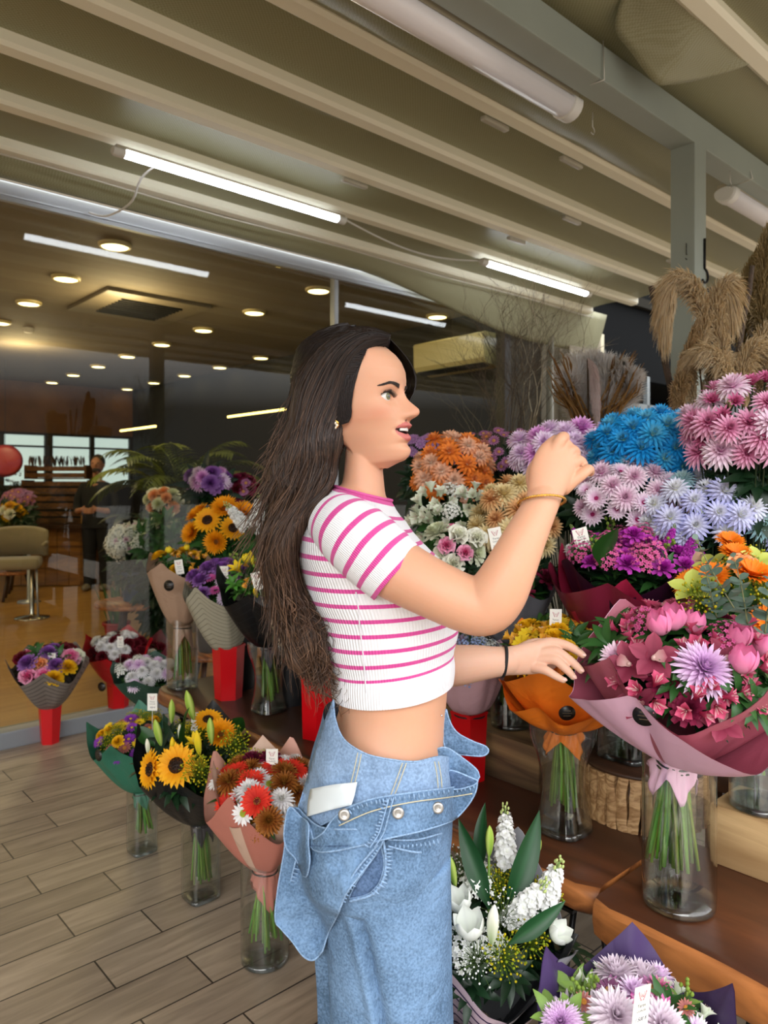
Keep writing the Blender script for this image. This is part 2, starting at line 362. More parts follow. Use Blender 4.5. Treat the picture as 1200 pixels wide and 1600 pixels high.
# facade to the right of the window
M_oldwood = wood_mat('weathered_board', '#2e2a20', '#4d4636', 1, .8, 5, Z)
M_stone = mat('rough_stone', '#8f8674', .9, var=.25, scale=14, bump=.9, bscale=26)
b = MB(); b.box(ST(5.50, T0 + .02, 1.5), (.46, .12, 3.0), R3); struct(b.build('wall_timber', M_oldwood, None, False))
b = MB(); b.box(ST(5.90, T0 + .05, 1.5), (.34, .10, 3.0), R3); struct(b.build('wall_plaster', mat('grey_plaster', '#7d7666', .9, var=.18, scale=6, bump=.4), None, False))
b = MB(); b.box(ST(6.36, T0, 1.42), (.56, .22, 2.84), R3, bev=.01); struct(b.build('wall_stone_pier', M_stone, None, False))
b = MB(); b.box(ST(6.68, T0 - .02, 1.45), (.07, .16, 2.9), R3, bev=.006); struct(b.build('trim_pier_edge', mat('cream_trim', '#c9c0a4', .6), None, False))
b = MB(); b.tube([ST(5.78, T0 - .10, 0), ST(5.78, T0 - .10, 2.86)], .035, 14); tag(b.build('drain_pipe', mat('grey_pipe', '#8b8878', .5)), 'grey vertical drain pipe on the wall between timber and stone', 'pipe')
# neighbouring hall seen between pier and post
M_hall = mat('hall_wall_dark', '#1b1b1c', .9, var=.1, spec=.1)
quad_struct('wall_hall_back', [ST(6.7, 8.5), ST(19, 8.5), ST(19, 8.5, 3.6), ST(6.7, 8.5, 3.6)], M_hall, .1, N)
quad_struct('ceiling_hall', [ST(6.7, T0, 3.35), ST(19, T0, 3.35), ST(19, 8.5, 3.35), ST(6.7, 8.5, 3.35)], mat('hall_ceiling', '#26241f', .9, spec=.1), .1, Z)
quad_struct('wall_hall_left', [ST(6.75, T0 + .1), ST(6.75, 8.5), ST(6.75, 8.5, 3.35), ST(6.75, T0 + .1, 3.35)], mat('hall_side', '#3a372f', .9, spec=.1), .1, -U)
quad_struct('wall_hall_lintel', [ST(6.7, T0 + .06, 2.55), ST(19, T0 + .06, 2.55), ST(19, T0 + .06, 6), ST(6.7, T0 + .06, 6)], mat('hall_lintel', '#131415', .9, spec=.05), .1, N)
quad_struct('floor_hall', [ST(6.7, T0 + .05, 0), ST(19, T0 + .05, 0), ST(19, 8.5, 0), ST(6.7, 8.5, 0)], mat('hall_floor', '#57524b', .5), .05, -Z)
b = MB(); b.box(ST(12, T0 + .08, 2.20), (10.5, .05, .16), R3); b.box(ST(12, T0 + .08, 1.98), (10.5, .05, .05), R3); b.box(ST(12, T0 + .08, 1.70), (10.5, .05, .08), R3)
for s in (7.9, 9.2, 10.5, 11.8): b.box(ST(s, T0 + .08, 1.35), (.06, .05, 2.5), R3)
struct(b.build('window_hall_frame', mat('hall_frame', '#8d9496', .4, .5), None, False))
b = MB()
for s, t, z in ((9.5, 6.2, 3.32), (8.6, 6.6, 3.32), (10.6, 6.4, 3.32)):
    d = empty('downlight', ST(s, t, z), 'round warm downlight in the hall beyond the post, ' + ('middle one' if s == 9.5 else 'nearest the stone pier' if s < 9 else 'farthest from the stone pier'), 'ceiling light', 'downlights in the hall beyond the post')
    q = MB(); q.lathe([(.001, -.035), (.11, -.035), (.12, -.02)], ST(s, t, z), 20, False); q.build('lamp_lens', emis('hall_lens', '#ffe6a0', 9), d)
    q = MB(); q.lathe([(.12, -.02), (.14, -.03), (.145, 0.02)], ST(s, t, z), 20, False); q.build('lamp_rim', M_alu, d)
for k, (s, z) in enumerate(((8.6, 1.55), (10.4, 1.5), (12.4, 1.55))):
    q = MB(); q.box(ST(s, 8.44, z), (1.5, .03, .7), R3); struct(q.build('window_%d' % (20 + k), emis('hall_daylight', '#8fa0a4', .55), None, False))
# street side behind the camera: paving goes on, low building opposite
quad_struct('ground_street', [ST(-25, -40, -.06), ST(35, -40, -.06), ST(35, -5, -.06), ST(-25, -5, -.06)], mat('asphalt', '#86847f', .9, var=.1), .1, -Z)

# ================================================================== RETRACTABLE AWNING
M_rail = mat('cream_rail', '#faf7e2', .42, spec=.4)
def pvc_mat():
    m, t, b = new_mat('awning_fabric'); co = t.nodes.new('ShaderNodeTexCoord'); mp = t.nodes.new('ShaderNodeMapping'); mp.vector_type = 'TEXTURE'; mp.inputs['Rotation'].default_value = (0, 0, AN)
    t.links.new(co.outputs['Object'], mp.inputs[0]); ck = t.nodes.new('ShaderNodeTexChecker'); ck.inputs['Scale'].default_value = 130; t.links.new(mp.outputs[0], ck.inputs[0])
    ck.inputs[1].default_value = (*srgb('#a3a184'), 1); ck.inputs[2].default_value = (*srgb('#93916f'), 1)
    t.links.new(ck.outputs[0], b.inputs['Base Color']); b.inputs['Roughness'].default_value = .42
    bp = t.nodes.new('ShaderNodeBump'); bp.inputs['Strength'].default_value = .25; bp.inputs['Distance'].default_value = .002; t.links.new(ck.outputs[1], bp.inputs['Height']); t.links.new(bp.outputs[0], b.inputs['Normal'])
    o = t.nodes["Material Output"]; tl = t.nodes.new('ShaderNodeBsdfTranslucent'); mx = t.nodes.new('ShaderNodeMixShader'); mx.inputs[0].default_value = .12
    t.links.new(ck.outputs[0], tl.inputs[0]); t.links.new(b.outputs[0], mx.inputs[1]); t.links.new(tl.outputs[0], mx.inputs[2]); t.links.new(mx.outputs[0], o.inputs[0])
    return m
M_pvc = pvc_mat()
aw = empty('awning', ST(3.1, 2.3, 3.05), 'retractable cream pvc awning with parallel cross rails over the terrace', 'awning')
S0, S1 = -6.0, 6.2
rails = [3.95, 3.485, 3.02, 2.555, 2.09, 1.625, 1.16, .695, .23, -.235, -.70]
for i, t in enumerate(rails):
    s1 = S1 if t > 3.3 else 6.35 if t > 2.9 else 13
    prof = [(-.045, .035), (-.045, -.012), (-.030, -.026), (.024, -.030), (.042, -.018), (.045, .035)]
    b = MB(); b.loft([[ST(s, t + a, 3.03 + z) for a, z in prof] for s in (S0, s1)], True, True); b.build('cross_rail', M_rail, aw, False)
def fab(t0, t1, sag, s0=S0, s1=S1, n=60, seed=0):
    b = MB(); rings = []
    for i in range(n + 1):
        s = s0 + (s1 - s0) * i / n; row = []
        for j in range(11):
            f = j / 10; t = t0 + (t1 - t0) * f
            z = 3.055 - sag * (1 - (2 * f - 1) ** 2) + .008 * noise.noise(V((s * 1.7, t * 3, seed))) * sin(pi * f) * (3 if sag > .06 else 1.5)
            row.append(ST(s, t, z))
        rings.append(row)
    b.loft(rings, False, False); return b.build('fabric_panel', M_pvc, aw, True, solid=.003)
for i in range(len(rails) - 1):
    a, c = rails[i], rails[i + 1]
    fab(c, a, .09 if i in (4,) else .03 if i == 5 else .03 if i > 5 else -.015, s1=S1 if a > 3.3 else 6.35 if a > 2.9 else 13, seed=i)
# last panel draping down to the window head
b = MB(); rings = []
for i in range(70):
    s = S0 + (S1 + .35 - S0) * i / 69; row = []
    dr = .0 if s < 3.2 else .35 * smoothstep(3.2, 5.6, s)
    for j in range(9):
        f = j / 8; row.append(ST(s, 3.97 + .14 * f, 3.05 - .115 * f ** .8 - dr * f * .75 - .02 * sin(pi * f) * (1 + noise.noise(V((s * 2, f, 3))))))
    rings.append(row)
b.loft(rings, False, False); b.build('fabric_skirt', M_pvc, aw, True, solid=.003)
# cord and little rail clips
b = MB(); b.tube([ST(S0 + 12.2 * i / 40, 3.90, 2.965 - .006 * sin(i)) for i in range(41)], .005, 6); b.build('pull_cord', mat('white_cord', '#cfcabb', .5), aw)
M_clip = mat('grey_clip', '#b9b5a6', .4)
for s, t in ((3.18, 1.625), (5.0, 1.625), (3.2, 2.09), (2.55, 3.02), (3.95, 3.02), (2.6, 2.09), (5.2, 2.555), (3.9, 2.555)):
    b = MB(); b.box(ST(s, t + .05, 2.995), (.17, .03, .022), R3, bev=.008); b.build('rail_clip', M_clip, aw)
# crumpled fabric flap hanging over the beam
b = MB(); rings = []
hem = [(2.28, 1.33, 3.02), (2.36, 1.40, 2.985), (2.47, 1.40, 2.945), (2.58, 1.37, 2.865), (2.66, 1.345, 2.875), (2.80, 1.30, 2.925), (2.92, 1.22, 2.975), (3.0, 1.17, 3.02)]
hq = spline(hem, 34)
for i, (s, t, z) in enumerate(hq):
    row = []
    for j in range(13):
        g = j / 12; tt = 1.12 + (t - 1.12) * g; zz = 3.035 + (z - 3.035) * g ** 1.5 + .018 * noise.noise(V((s * 6, g * 3, 2))) * sin(pi * g)
        row.append(ST(s + .02 * sin(g * 3), tt, zz))
    rings.append(row)
b.loft(rings, False, False); b.build('loose_flap', M_pvc, aw, True, solid=.004)

# ================================================================== STEEL POST AND BEAM
M_steel = mat('grey_green_paint', '#9ba49c', .5, var=.05, scale=3, bump=.05)
b = MB(); b.box(ST(4.0, 1.53, 2.915), (17, .11, .13), R3, bev=.006)
struct(b.build('beam', M_steel, None, False))
post_c = ST(3.19, 1.53); b = MB(); b.box(post_c + Z * 1.43, (.11, .11, 2.86), R3, bev=.006); struct(b.build('pillar', M_steel, None, False))
M_wire = mat('pale_wire', '#c8c6bd', .4, .5); M_dkmetal = mat('dark_metal', '#1d1d1f', .45, .6)
def hook(loc, label, m=M_wire, s=1.0):
    b = MB(); L = V(loc); pts = [L, L - Z * .06 * s] + [L - Z * (.06 * s + .014 * s * (1 - cos(a)) * 1.0) + U * .014 * s * sin(a) for a in [radians(x) for x in range(20, 250, 23)]]
    b.tube(pts, .0022 * s, 6); tag(b.build('hook', m), label, 'hook')
hook(ST(2.6, 1.64, 2.86), 'small wire hook hanging under the grey beam beside the big tube light')
hook(ST(3.55, 1.5, 2.86), 'small wire hook under the grey beam just past the post')
hook(post_c + ST(-.06, -.02, 2.42), 'small dark hook on the near side face of the grey post', M_dkmetal, .8)
hook(post_c + ST(.03, -.06, 2.45), 'long thin hook on the front face of the grey post above the pampas', M_dkmetal, 2.2)
hook(post_c + ST(.02, -.06, 1.83), 'grey hook low on the post just above the pink flowers', M_steel, 2.0)

# ================================================================== LAMPS
M_tube = emis('cool_led', '#f2f8ff', 14); M_white = mat('white_plastic', '#e2e2de', .4); M_off = mat('opal_plastic', '#f6f5fb', .25, spec=.6)
def batten(a, c, r, label, on=True):
    a, c = V(a), V(c); d = (c - a).normalized(); root = empty('tube_light', (a + c) / 2, label, 'tube light')
    e1 = d.cross(Z).normalized()
    def ring(p, rr, top=False): return [p + e1 * (rr * cos(x)) + Z * (rr * sin(x) * (1 if sin(x) < 0 else .45)) for x in [2 * pi * k / 20 for k in range(20)]]
    b = MB(); b.loft([ring(a + d * .05, r), ring(c - d * .05, r)]); b.build('diffuser', M_tube if on else M_off, root)
    for p, q in ((a, a + d * .055), (c - d * .055, c)):
        b = MB(); b.loft([ring(p, r * .93), ring(p + (q - p) * .15, r * 1.12), ring(q, r * 1.12)]); b.build('end_cap', M_white, root, auto=40)
    b = MB(); b.box((a + c) / 2 + Z * r * .55, ((c - a).length - .02, r * 1.7, r * .5), R3); b.build('housing', mat('housing_cream', '#b8b09a', .5), root, False)
    return root
l1 = batten(ST(1.37, 3.42, 2.94), ST(2.76, 3.42, 2.94), .026, 'lit tube light nearest the window, bright white, with its cable looping down')
l2 = batten(ST(3.98, 3.40, 2.94), ST(5.34, 3.40, 2.94), .026, 'lit tube light farther along, above the twigs')
l3 = batten(ST(.9, 1.655, 2.84), ST(2.47, 1.655, 2.84), .052, 'large unlit opal tube light fixed beside the grey beam', False)
for s in (1.2, 2.40):
    b = MB(); b.tube([ST(s, 1.60, 2.86), ST(s, 1.465, 2.845), ST(s, 1.47, 2.99)], .0025, 6); b.build('hanging_wire', M_wire, l3)
l4 = batten(ST(3.72, 1.60, 2.83), ST(5.1, 1.60, 2.83), .05, 'unlit tube light beyond the post, only its round end showing', False)
b = MB(); b.tube([ST(3.72, 1.5, 2.99), ST(3.72, 1.465, 2.85), ST(3.74, 1.56, 2.85)], .0025, 6); b.build('hanging_wire', M_wire, l4)
b = MB(); b.tube([ST(2.76 + 1.22 * f, 3.42, 2.945 - .07 * sin(pi * f)) for f in [i / 20 for i in range(21)]], .006, 6)
tag(b.build('power_cable', M_white), 'white cable sagging between the two lit tube lights', 'cable')
b = MB(); b.tube([V(p) for p in spline([tuple(ST(1.62, 3.42, 2.96)), tuple(ST(1.60, 3.62, 2.93)), tuple(ST(1.62, 3.80, 2.86)), tuple(ST(1.58, 4.02, 2.84)), tuple(ST(1.52, 4.12, 2.87))], 20)], .006, 6)
tag(b.build('lamp_cable', M_white), 'thin white cable curling from the first lit tube to the window head', 'cable')
M_lens = emis('warm_lens', '#ffe9a6', 7); M_rimw = mat('lamp_rim_cream', '#cdbb86', .4)
dl0 = None
for sc in (.3, 2.0, 3.72, 5.0 , -1.4, -3.1):
    for k in range(8):
        t = 4.95 + 1.04 * k; s = sc + .03 * k
        if sc == 5.0: s = 5.15
        loc = ST(s, t, 3.0)
        if dl0 is None:
            dl0 = empty('downlight', loc); q = MB(); q.lathe([(.001, -.02), (.085, -.02), (.09, -.012)], loc, 22, False); q.build('lamp_lens', M_lens, dl0)
            q = MB(); q.lathe([(.088, -.004), (.092, -.026), (.108, -.016), (.112, .006)], loc, 22, False); q.build('lamp_rim', M_rimw, dl0); d = dl0
        else:
            d = dl0.copy(); COL.objects.link(d); d.location = loc
            for ch in list(dl0.children):
                c2 = ch.copy(); COL.objects.link(c2); c2.parent = d; c2.matrix_parent_inverse = ch.matrix_parent_inverse.copy()
        od = ('nearest', 'second', 'third', 'fourth', 'fifth', 'sixth', 'seventh', 'eighth'); rw = {5.0: 0, 3.72: 1, 2.0: 2, .3: 3, -1.4: 4, -3.1: 5}[sc]
        tag(d, 'round warm downlight, %s from the window, in the %s row from the wall air conditioner' % (od[k], od[rw]), 'ceiling light', 'recessed downlights in the shop ceiling')
ca = empty('ceiling_air_unit', ST(2.85, 6.5, 3.0), 'square air conditioning cassette set in the shop ceiling', 'air conditioner')
b = MB(); b.box(ST(2.85, 6.5, 2.985), (.95, .95, .04), R3, bev=.01); b.build('cassette_panel', mat('cassette_beige', '#6e6453', .5), ca, False)
b = MB()
for i in range(9): b.box(ST(2.85, 6.5 - .28 + .07 * i, 2.958), (.56, .02, .02), R3)
b.build('grille', M_dkmetal, ca, False)
sm = MB(); sm.lathe([(.001, -.05), (.04, -.045), (.055, 0)], ST(2.4, 8.2, 3.0), 16, False); tag(sm.build('smoke_detector', M_white), 'small round smoke detector on the shop ceiling', 'smoke detector')
# wall air conditioner
ac = empty('wall_air_conditioner', ST(5.23, 4.78, 2.45), 'cream split air conditioner on the inner wall at the end of the window', 'air conditioner')
b = MB(); pr = [(5.36, 2.45), (5.15, 2.475), (5.115, 2.52), (5.11, 2.74), (5.13, 2.755), (5.36, 2.755)]
b.loft([[ST(s, t, z) for s, z in pr] for t in (4.34, 5.24)]); b.build('housing', mat('ac_cream', '#e3d69a', .35), ac, False, auto=30)
b = MB(); b.box(ST(5.18, 4.79, 2.462), (.09, .84, .012), Matrix((U, N, Z)).transposed() @ Matrix.Rotation(.25, 3, 'Y')); b.build('air_flap', M_dkmetal, ac, False)
# amber light strip inside; the shorter glowing strip models its reflection
for (s, t, L, z) in ((4.2, 6.6, 1.3, 2.12), (3.4, 7.8, .9, 1.98)):
    b = MB(); b.box(ST(s, t, z), (.02, L, .02), R3)
    tag(b.build('strip_and_reflection', emis('amber_strip', '#ffdc7a', 6), None, False), 'thin amber light strip inside the shop, ' + ('the longer one below the air conditioner' if L > 1 else 'the shorter one modelling its reflection behind her face'), 'light strip')
# lamplight of the shop
def pt(name, loc, en, col, r=.3):
    l = bpy.data.lights.new(name, 'POINT'); l.energy = en; l.color = col; l.shadow_soft_size = r; o = bpy.data.objects.new(name, l); COL.objects.link(o); o.location = loc
for i, (s, t) in enumerate(((-.5, 6.0), (2.6, 6.2), (-.5, 9.2), (2.6, 9.2), (-3.5, 7.5))): pt('shop_lamp_glow', ST(s, t, 2.75), 46, (1, .78, .42))
# ================================================================== FLOWERS (one mesh of each kind, shared by every copy)
M_petal = attr_mat('petal', .6, .22); M_leafm = attr_mat('leaf', .4, .18, .4); M_stem = attr_mat('stem', .45, 0.0, .4)
M_glass = glass_mat('vase_glass', (.985, .99, .985), (.34, .44, .40), 2.6, 0.0, 1.45, .74)
M_water = glass_mat('vase_water', (.88, .90, .88), (.70, .74, .71), .9, 0.0, 1.33, .6)
M_thick = glass_mat('thick_glass_base', (.86, .9, .88), (.28, .36, .33), 2.2, .02, 1.6, .35)
M_redpot = mat('glossy_red', '#c40712', .3, spec=.5); M_tag = mat('tag_card', '#efece2', .6)
M_black = mat('black_band', '#121212', .5)
def L3(h): return srgb(h)
def az(a, el=0): return Matrix.Rotation(a, 4, 'Z')
FL = {}
rnd = random.Random(3)
def reg(name, b, m=None): FL[name] = b.mesh(name, m or M_petal); return FL[name]
def chrys(name, cin, cout, cc, layers=6, n=18, L=1.0, W=.19, curl=18, nu=5, e_in=84, e_out=-8, rag=.08):
    b = MB(); cin, cout, cc = L3(cin), L3(cout), L3(cc)
    for l in range(layers):
        f = l / (layers - 1); el = e_in + (e_out - e_in) * f ** 1.15; LL = L * (.42 + .58 * f ** .7); k = int(n * (.55 + .45 * f))
        for i in range(k):
            a = 2 * pi * (i + .5 * (l % 2) + .15 * rnd.random()) / k
            M = az(a) @ Matrix.Translation(V((.04 + .05 * f, 0, .12 * (1 - f))))
            cb = tuple(cc[q] + (cin[q] - cc[q]) * min(1, f * 1.8) for q in range(3)); s = 1 + rag * (rnd.random() * 2 - 1); d = .88 + .2 * rnd.random()
            ce = tuple(min(1, x * d) for x in (tuple(cin[q] + (cout[q] - cin[q]) * (.25 + .75 * f) for q in range(3))))
            b.petal(M, LL * s, W * (.75 + .35 * f), el + 8 * rnd.random(), el - curl * (1 - 2 * (1 - f)) - 12 * f + 8, cb, ce, cup=.5, nu=nu, nv=3, peak=.62, base=.35)
    b.ball((0, 0, .04), (.14, .14, .12), 8, 5, col=cc)
    b.ball((0, 0, -.10), (.12, .12, .14), 8, 4, col=L3('#4d6b35'))
    return reg(name, b)
def daisy(name, cpet, ctip, disk, n=16, L=1.0, W=.26, rows=2, disk_r=.26, dcol2=None, el=12, pk=.6, sub=4):
    b = MB(); a0, a1, dk = L3(cpet), L3(ctip), L3(disk)
    for l in range(rows):
        for i in range(n):
            a = 2 * pi * (i + .5 * l + .25 * rnd.random()) / n; d = .9 + .18 * rnd.random()
            b.petal(az(a) @ Matrix.Translation(V((disk_r * .7, 0, .03 * l))), (L - disk_r * .7) * (1 - .12 * l) * (.92 + .14 * rnd.random()), W, el + 14 * l + 8 * rnd.random(), el - 16 + 14 * l, tuple(x * d for x in a0), tuple(min(1, x * d) for x in a1), cup=.35, nu=sub, nv=3, peak=pk, base=.5)
    b.ball((0, 0, .03), (disk_r, disk_r, disk_r * .42), 14, 8, col=dk)
    d2 = L3(dcol2) if dcol2 else tuple(min(1, x * 1.5) for x in dk)
    for i in range(26):
        r = disk_r * .88 * sqrt((i + .5) / 26); a = i * 2.39996; z = .03 + disk_r * .42 * sqrt(max(0, 1 - (r / disk_r) ** 2))
        b.ball((r * cos(a), r * sin(a), z), disk_r * .13, 5, 3, col=d2 if i > 8 else dk)
    b.ball((0, 0, -.06), (disk_r * .8, disk_r * .8, .12), 8, 4, col=L3('#4d6b35'))
    return reg(name, b)
def rose(name, ci, co, n=26, R=.9, green=None):
    b = MB(); a0, a1 = L3(ci), L3(co)
    for i in range(n):
        f = i / (n - 1); a = i * 2.39996; r = .04 + .38 * f; el = 86 - 42 * f ** 1.6
        c = tuple(a0[q] + (a1[q] - a0[q]) * f for q in range(3)); ct = tuple(min(1, x * 1.1) for x in c)
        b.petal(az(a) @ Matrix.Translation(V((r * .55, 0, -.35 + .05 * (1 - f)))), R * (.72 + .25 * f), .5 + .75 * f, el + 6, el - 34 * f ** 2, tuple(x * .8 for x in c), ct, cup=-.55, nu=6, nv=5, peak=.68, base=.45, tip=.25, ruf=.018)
    return reg(name, b)
def ruffle(name, ci, co, n=60):
    b = MB(); a0, a1 = L3(ci), L3(co)
    for i in range(n):
        f = i / (n - 1); a = i * 2.39996; el = 88 - 85 * f; c = tuple(a0[q] + (a1[q] - a0[q]) * f for q in range(3))
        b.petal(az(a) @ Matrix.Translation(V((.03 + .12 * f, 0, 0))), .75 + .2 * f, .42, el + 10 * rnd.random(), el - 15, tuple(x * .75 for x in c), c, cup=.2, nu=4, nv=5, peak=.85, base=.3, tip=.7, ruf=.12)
    return reg(name, b)
def tulip(name, ci, co, openn=0):
    b = MB(); a0, a1 = L3(ci), L3(co)
    for l in range(2):
        for i in range(3):
            a = 2 * pi * (i + .5 * l) / 3 + .1; d = .93 + .12 * rnd.random()
            b.petal(az(a) @ Matrix.Translation(V((.04, 0, 0))), 1.5, .95, 18 + 6 * l, 128 - openn * 25, tuple(x * d for x in a0), tuple(min(1, x * d) for x in a1), cup=-.5 if 0 else .42, nu=9, nv=7, peak=.5, base=.35, tip=0.05, pw=.8, mid=tuple(x * .8 for x in a1))
    return reg(name, b)
def lilybud(name, c0, c1, c2):
    b = MB(); k0, k1, k2 = L3(c0), L3(c1), L3(c2); rings = []; cs = []; prof = [(0, .05), (.1, .13), (.3, .2), (.55, .235), (.75, .2), (.9, .12), (1, .02)]
    n = 18
    for i in range(15):
        u = i / 14; r = interp(prof, u); rings.append([V((r * (1 + .10 * cos(3 * t)) * cos(t), r * (1 + .10 * cos(3 * t)) * sin(t), u * 1.7)) for t in [2 * pi * j / n for j in range(n)]])
        for j in range(n):
            g = .5 + .5 * cos(6 * pi * j / n); q = min(1, max(0, 1.3 * u)) ; ca = tuple(k0[x] + (k1[x] - k0[x]) * q for x in range(3)); cs.append(tuple(ca[x] * (1 - .45 * g) + k2[x] * .45 * g for x in range(3)))
    b.loft(rings, True, False, cs); return reg(name, b)
def lily_open(name, ci, co):
    b = MB(); a0, a1 = L3(ci), L3(co)
    for i in range(6):
        b.petal(az(pi * i / 3) @ Matrix.Translation(V((.03, 0, 0))), 1.25, .42, 72, 18 if i % 2 else 30, a0, a1, cup=.35, nu=8, nv=5, peak=.5, base=.3, mid=tuple(x * .7 for x in a1))
    for i in range(5): b.tube([V((0, 0, .1)), V((.14 * cos(i * 1.25), .14 * sin(i * 1.25), .75))], .018, 5, col=L3('#c9c36a'))
    return reg(name, b)
def alstro(name, ci, co, streak):
    b = MB(); a0, a1 = L3(ci), L3(co); st = L3(streak)
    for k in range(3):
        T = Matrix.Rotation(k * 2.1, 4, 'Z') @ Matrix.Translation(V((.32, 0, -.05 * k))) @ Matrix.Rotation(radians(38), 4, 'Y')
        for i in range(6):
            b.petal(T @ az(pi * i / 3 + k) , .72, .42 if i % 2 else .26, 74, 30 if i % 2 else 44, a0, a1, cup=.5, nu=6, nv=5, peak=.66, base=.3, mid=st if i % 2 == 0 else None)
        for i in range(4): b.tube([T @ V((0, 0, .05)), T @ V((.12 * cos(i * 1.6), .12 * sin(i * 1.6), .62))], .012, 4, col=L3('#e8c9c0'))
    return reg(name, b)
def orchid(name, ci, co, lip):
    b = MB(); a0, a1 = L3(ci), L3(co); lp = L3(lip)
    for i in range(5): b.petal(az(2 * pi * i / 5 + .3), 1.0, .62, 30, 12, a0, a1, cup=.28, nu=6, nv=5, peak=.6, base=.3, mid=tuple(x * 1.2 for x in a0))
    b.petal(az(-1.2) @ Matrix.Translation(V((.05, 0, .1))), .5, .5, 60, -10, lp, a1, cup=.6, nu=5, nv=5, peak=.7, base=.4)
    b.ball((0, 0, .16), (.1, .08, .16), 8, 6, col=lp); return reg(name, b)
def stockspike(name, c0, c1, budc, n=46, H_=3.2, R0=.62):
    b = MB(); k0, k1, bc = L3(c0), L3(c1), L3(budc)
    b.tube([V((0, 0, -1.2)), V((0, 0, H_ - .1))], [.09, .04], 6, col=L3('#7f9a55'))
    for i in range(n):
        f = i / (n - 1); a = i * 2.39996; z = H_ * f ** .9; r = R0 * (1 - .75 * f ** 1.6); sz = .46 * (1 - .62 * f)
        T = Matrix.Translation(V((r * .62 * cos(a), r * .62 * sin(a), z))) @ Matrix.Rotation(a, 4, 'Z') @ Matrix.Rotation(radians(62 - 40 * f), 4, 'Y')
        if f < .8:
            d = .85 + .2 * rnd.random()
            for l in range(2):
                for p in range(5): b.petal(T @ az(2 * pi * p / 5 + l * .6) @ Matrix.Translation(V((0, 0, .05 * l))), sz * (1 - .25 * l), sz * .8, 30 + 30 * l, -5 + 25 * l, tuple(x * d for x in k0), tuple(x * d for x in k1), cup=.2, nu=4, nv=3, peak=.7, base=.4, tip=.2, ruf=.06)
        else: b.ball(T @ V((0, 0, sz * .4)), (sz * .33, sz * .33, sz * .5), 7, 5, col=bc)
    return reg(name, b)
def sprig(name, c0, c1, n=60, R=1.0, ball=.05, branch='#5e7a3a', petals=False):
    """an airy cluster: thin branches each ending in a tiny flower"""
    b = MB(); k0, k1 = L3(c0), L3(c1); br = L3(branch)
    for i in range(n):
        th = i * 2.39996; ph = math.acos(1 - (i + .5) / n * .9); r = R * (.55 + .45 * rnd.random()); p = V((r * sin(ph) * cos(th), r * sin(ph) * sin(th), r * cos(ph)))
        b.tube([V((0, 0, -.6)), p * .5 + V((0, 0, .0)), p], .009, 3, False, col=br)
        if petals:
            T = xf(p, face_to(p + V((0, 0, .3))), 1)
            for q in range(5): b.petal(T @ az(2 * pi * q / 5), ball * 1.8, ball * 1.2, 20, 0, k0, k1, nu=3, nv=3, base=.4)
        else: b.ball(p, ball * (.7 + .6 * rnd.random()), 6, 4, col=k0 if i % 2 else k1)
    return reg(name, b)
def budspray(name, c, n=7):
    b = MB(); k0 = L3(c)
    for i in range(n):
        a = i * 2.4; p = V((.5 * cos(a) * rnd.random(), .5 * sin(a) * rnd.random(), .6 + 1.0 * rnd.random()))
        b.tube([V((0, 0, -.5)), p * .6, p], .025, 4, col=L3('#5e6b3a')); b.ball(p, (.13, .13, .15), 8, 6, col=k0)
        for q in range(6): b.petal(xf(p + V((0, 0, .03)), Matrix.Identity(3)) @ az(q * 1.05), .16, .1, 75, 100, k0, L3('#a9a65a'), nu=3, nv=3)
    return reg(name, b)
def leaf(b, M, L, W, c, e0=40, e1=-10, cup=.25, nu=6, peak=.4, mid=None):
    d = .8 + .4 * rnd.random(); c = tuple(min(1, x * d) for x in c)
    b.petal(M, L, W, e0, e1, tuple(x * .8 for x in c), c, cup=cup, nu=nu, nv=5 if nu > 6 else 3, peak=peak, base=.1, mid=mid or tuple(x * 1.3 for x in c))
def leafcluster(name, col, n=14, L=1.0, W=.35, hang=0):
    b = MB(); c = L3(col)
    for i in range(n):
        leaf(b, az(i * 2.39996) @ Matrix.Translation(V((0, 0, -.15 * (i % 3)))), L * (.7 + .5 * rnd.random()), W, c, 65 - 60 * i / n, 20 - 60 * i / n - hang)
    return reg(name, b, M_leafm)
def eucalyptus(name, col='#6d8577', n=9, H_=3.4):
    b = MB(); c = L3(col); pts = [V((.25 * sin(t * 1.3), .15 * sin(t * 2), H_ * t)) for t in [i / 12 for i in range(13)]]; b.tube(pts, [.04 - .02 * i / 12 for i in range(13)], 6, col=L3('#8b8a62'))
    for i in range(n):
        f = (i + .6) / n; p = pts[min(12, int(f * 12))]
        for sgn in (0, pi):
            M = Matrix.Translation(p) @ Matrix.Rotation(i * 1.35 + sgn, 4, 'Z') @ Matrix.Rotation(radians(-18 + 30 * rnd.random()), 4, 'X'); d = .8 + .35 * rnd.random(); cc = tuple(x * d for x in c); sz = .78 - .4 * f
            b.petal(M, sz, sz * 1.0, 30, 8, tuple(x * .9 for x in cc), cc, cup=.12, nu=7, nv=5, peak=.5, base=.05, pw=.55, mid=tuple(x * 1.15 for x in cc))
    b.petal(Matrix.Translation(pts[-1]), .3, .3, 80, 60, c, c, nu=4); return reg(name, b, M_leafm)
def broadleaf(name, col, L=1.0, W=.42, e0=82, e1=55):
    b = MB(); c = L3(col); b.petal(Matrix.Identity(4), L, W, e0, e1, tuple(x * .8 for x in c), c, cup=.3, nu=12, nv=7, peak=.42, base=.15, mid=tuple(x * 1.5 for x in c)); return reg(name, b, M_leafm)
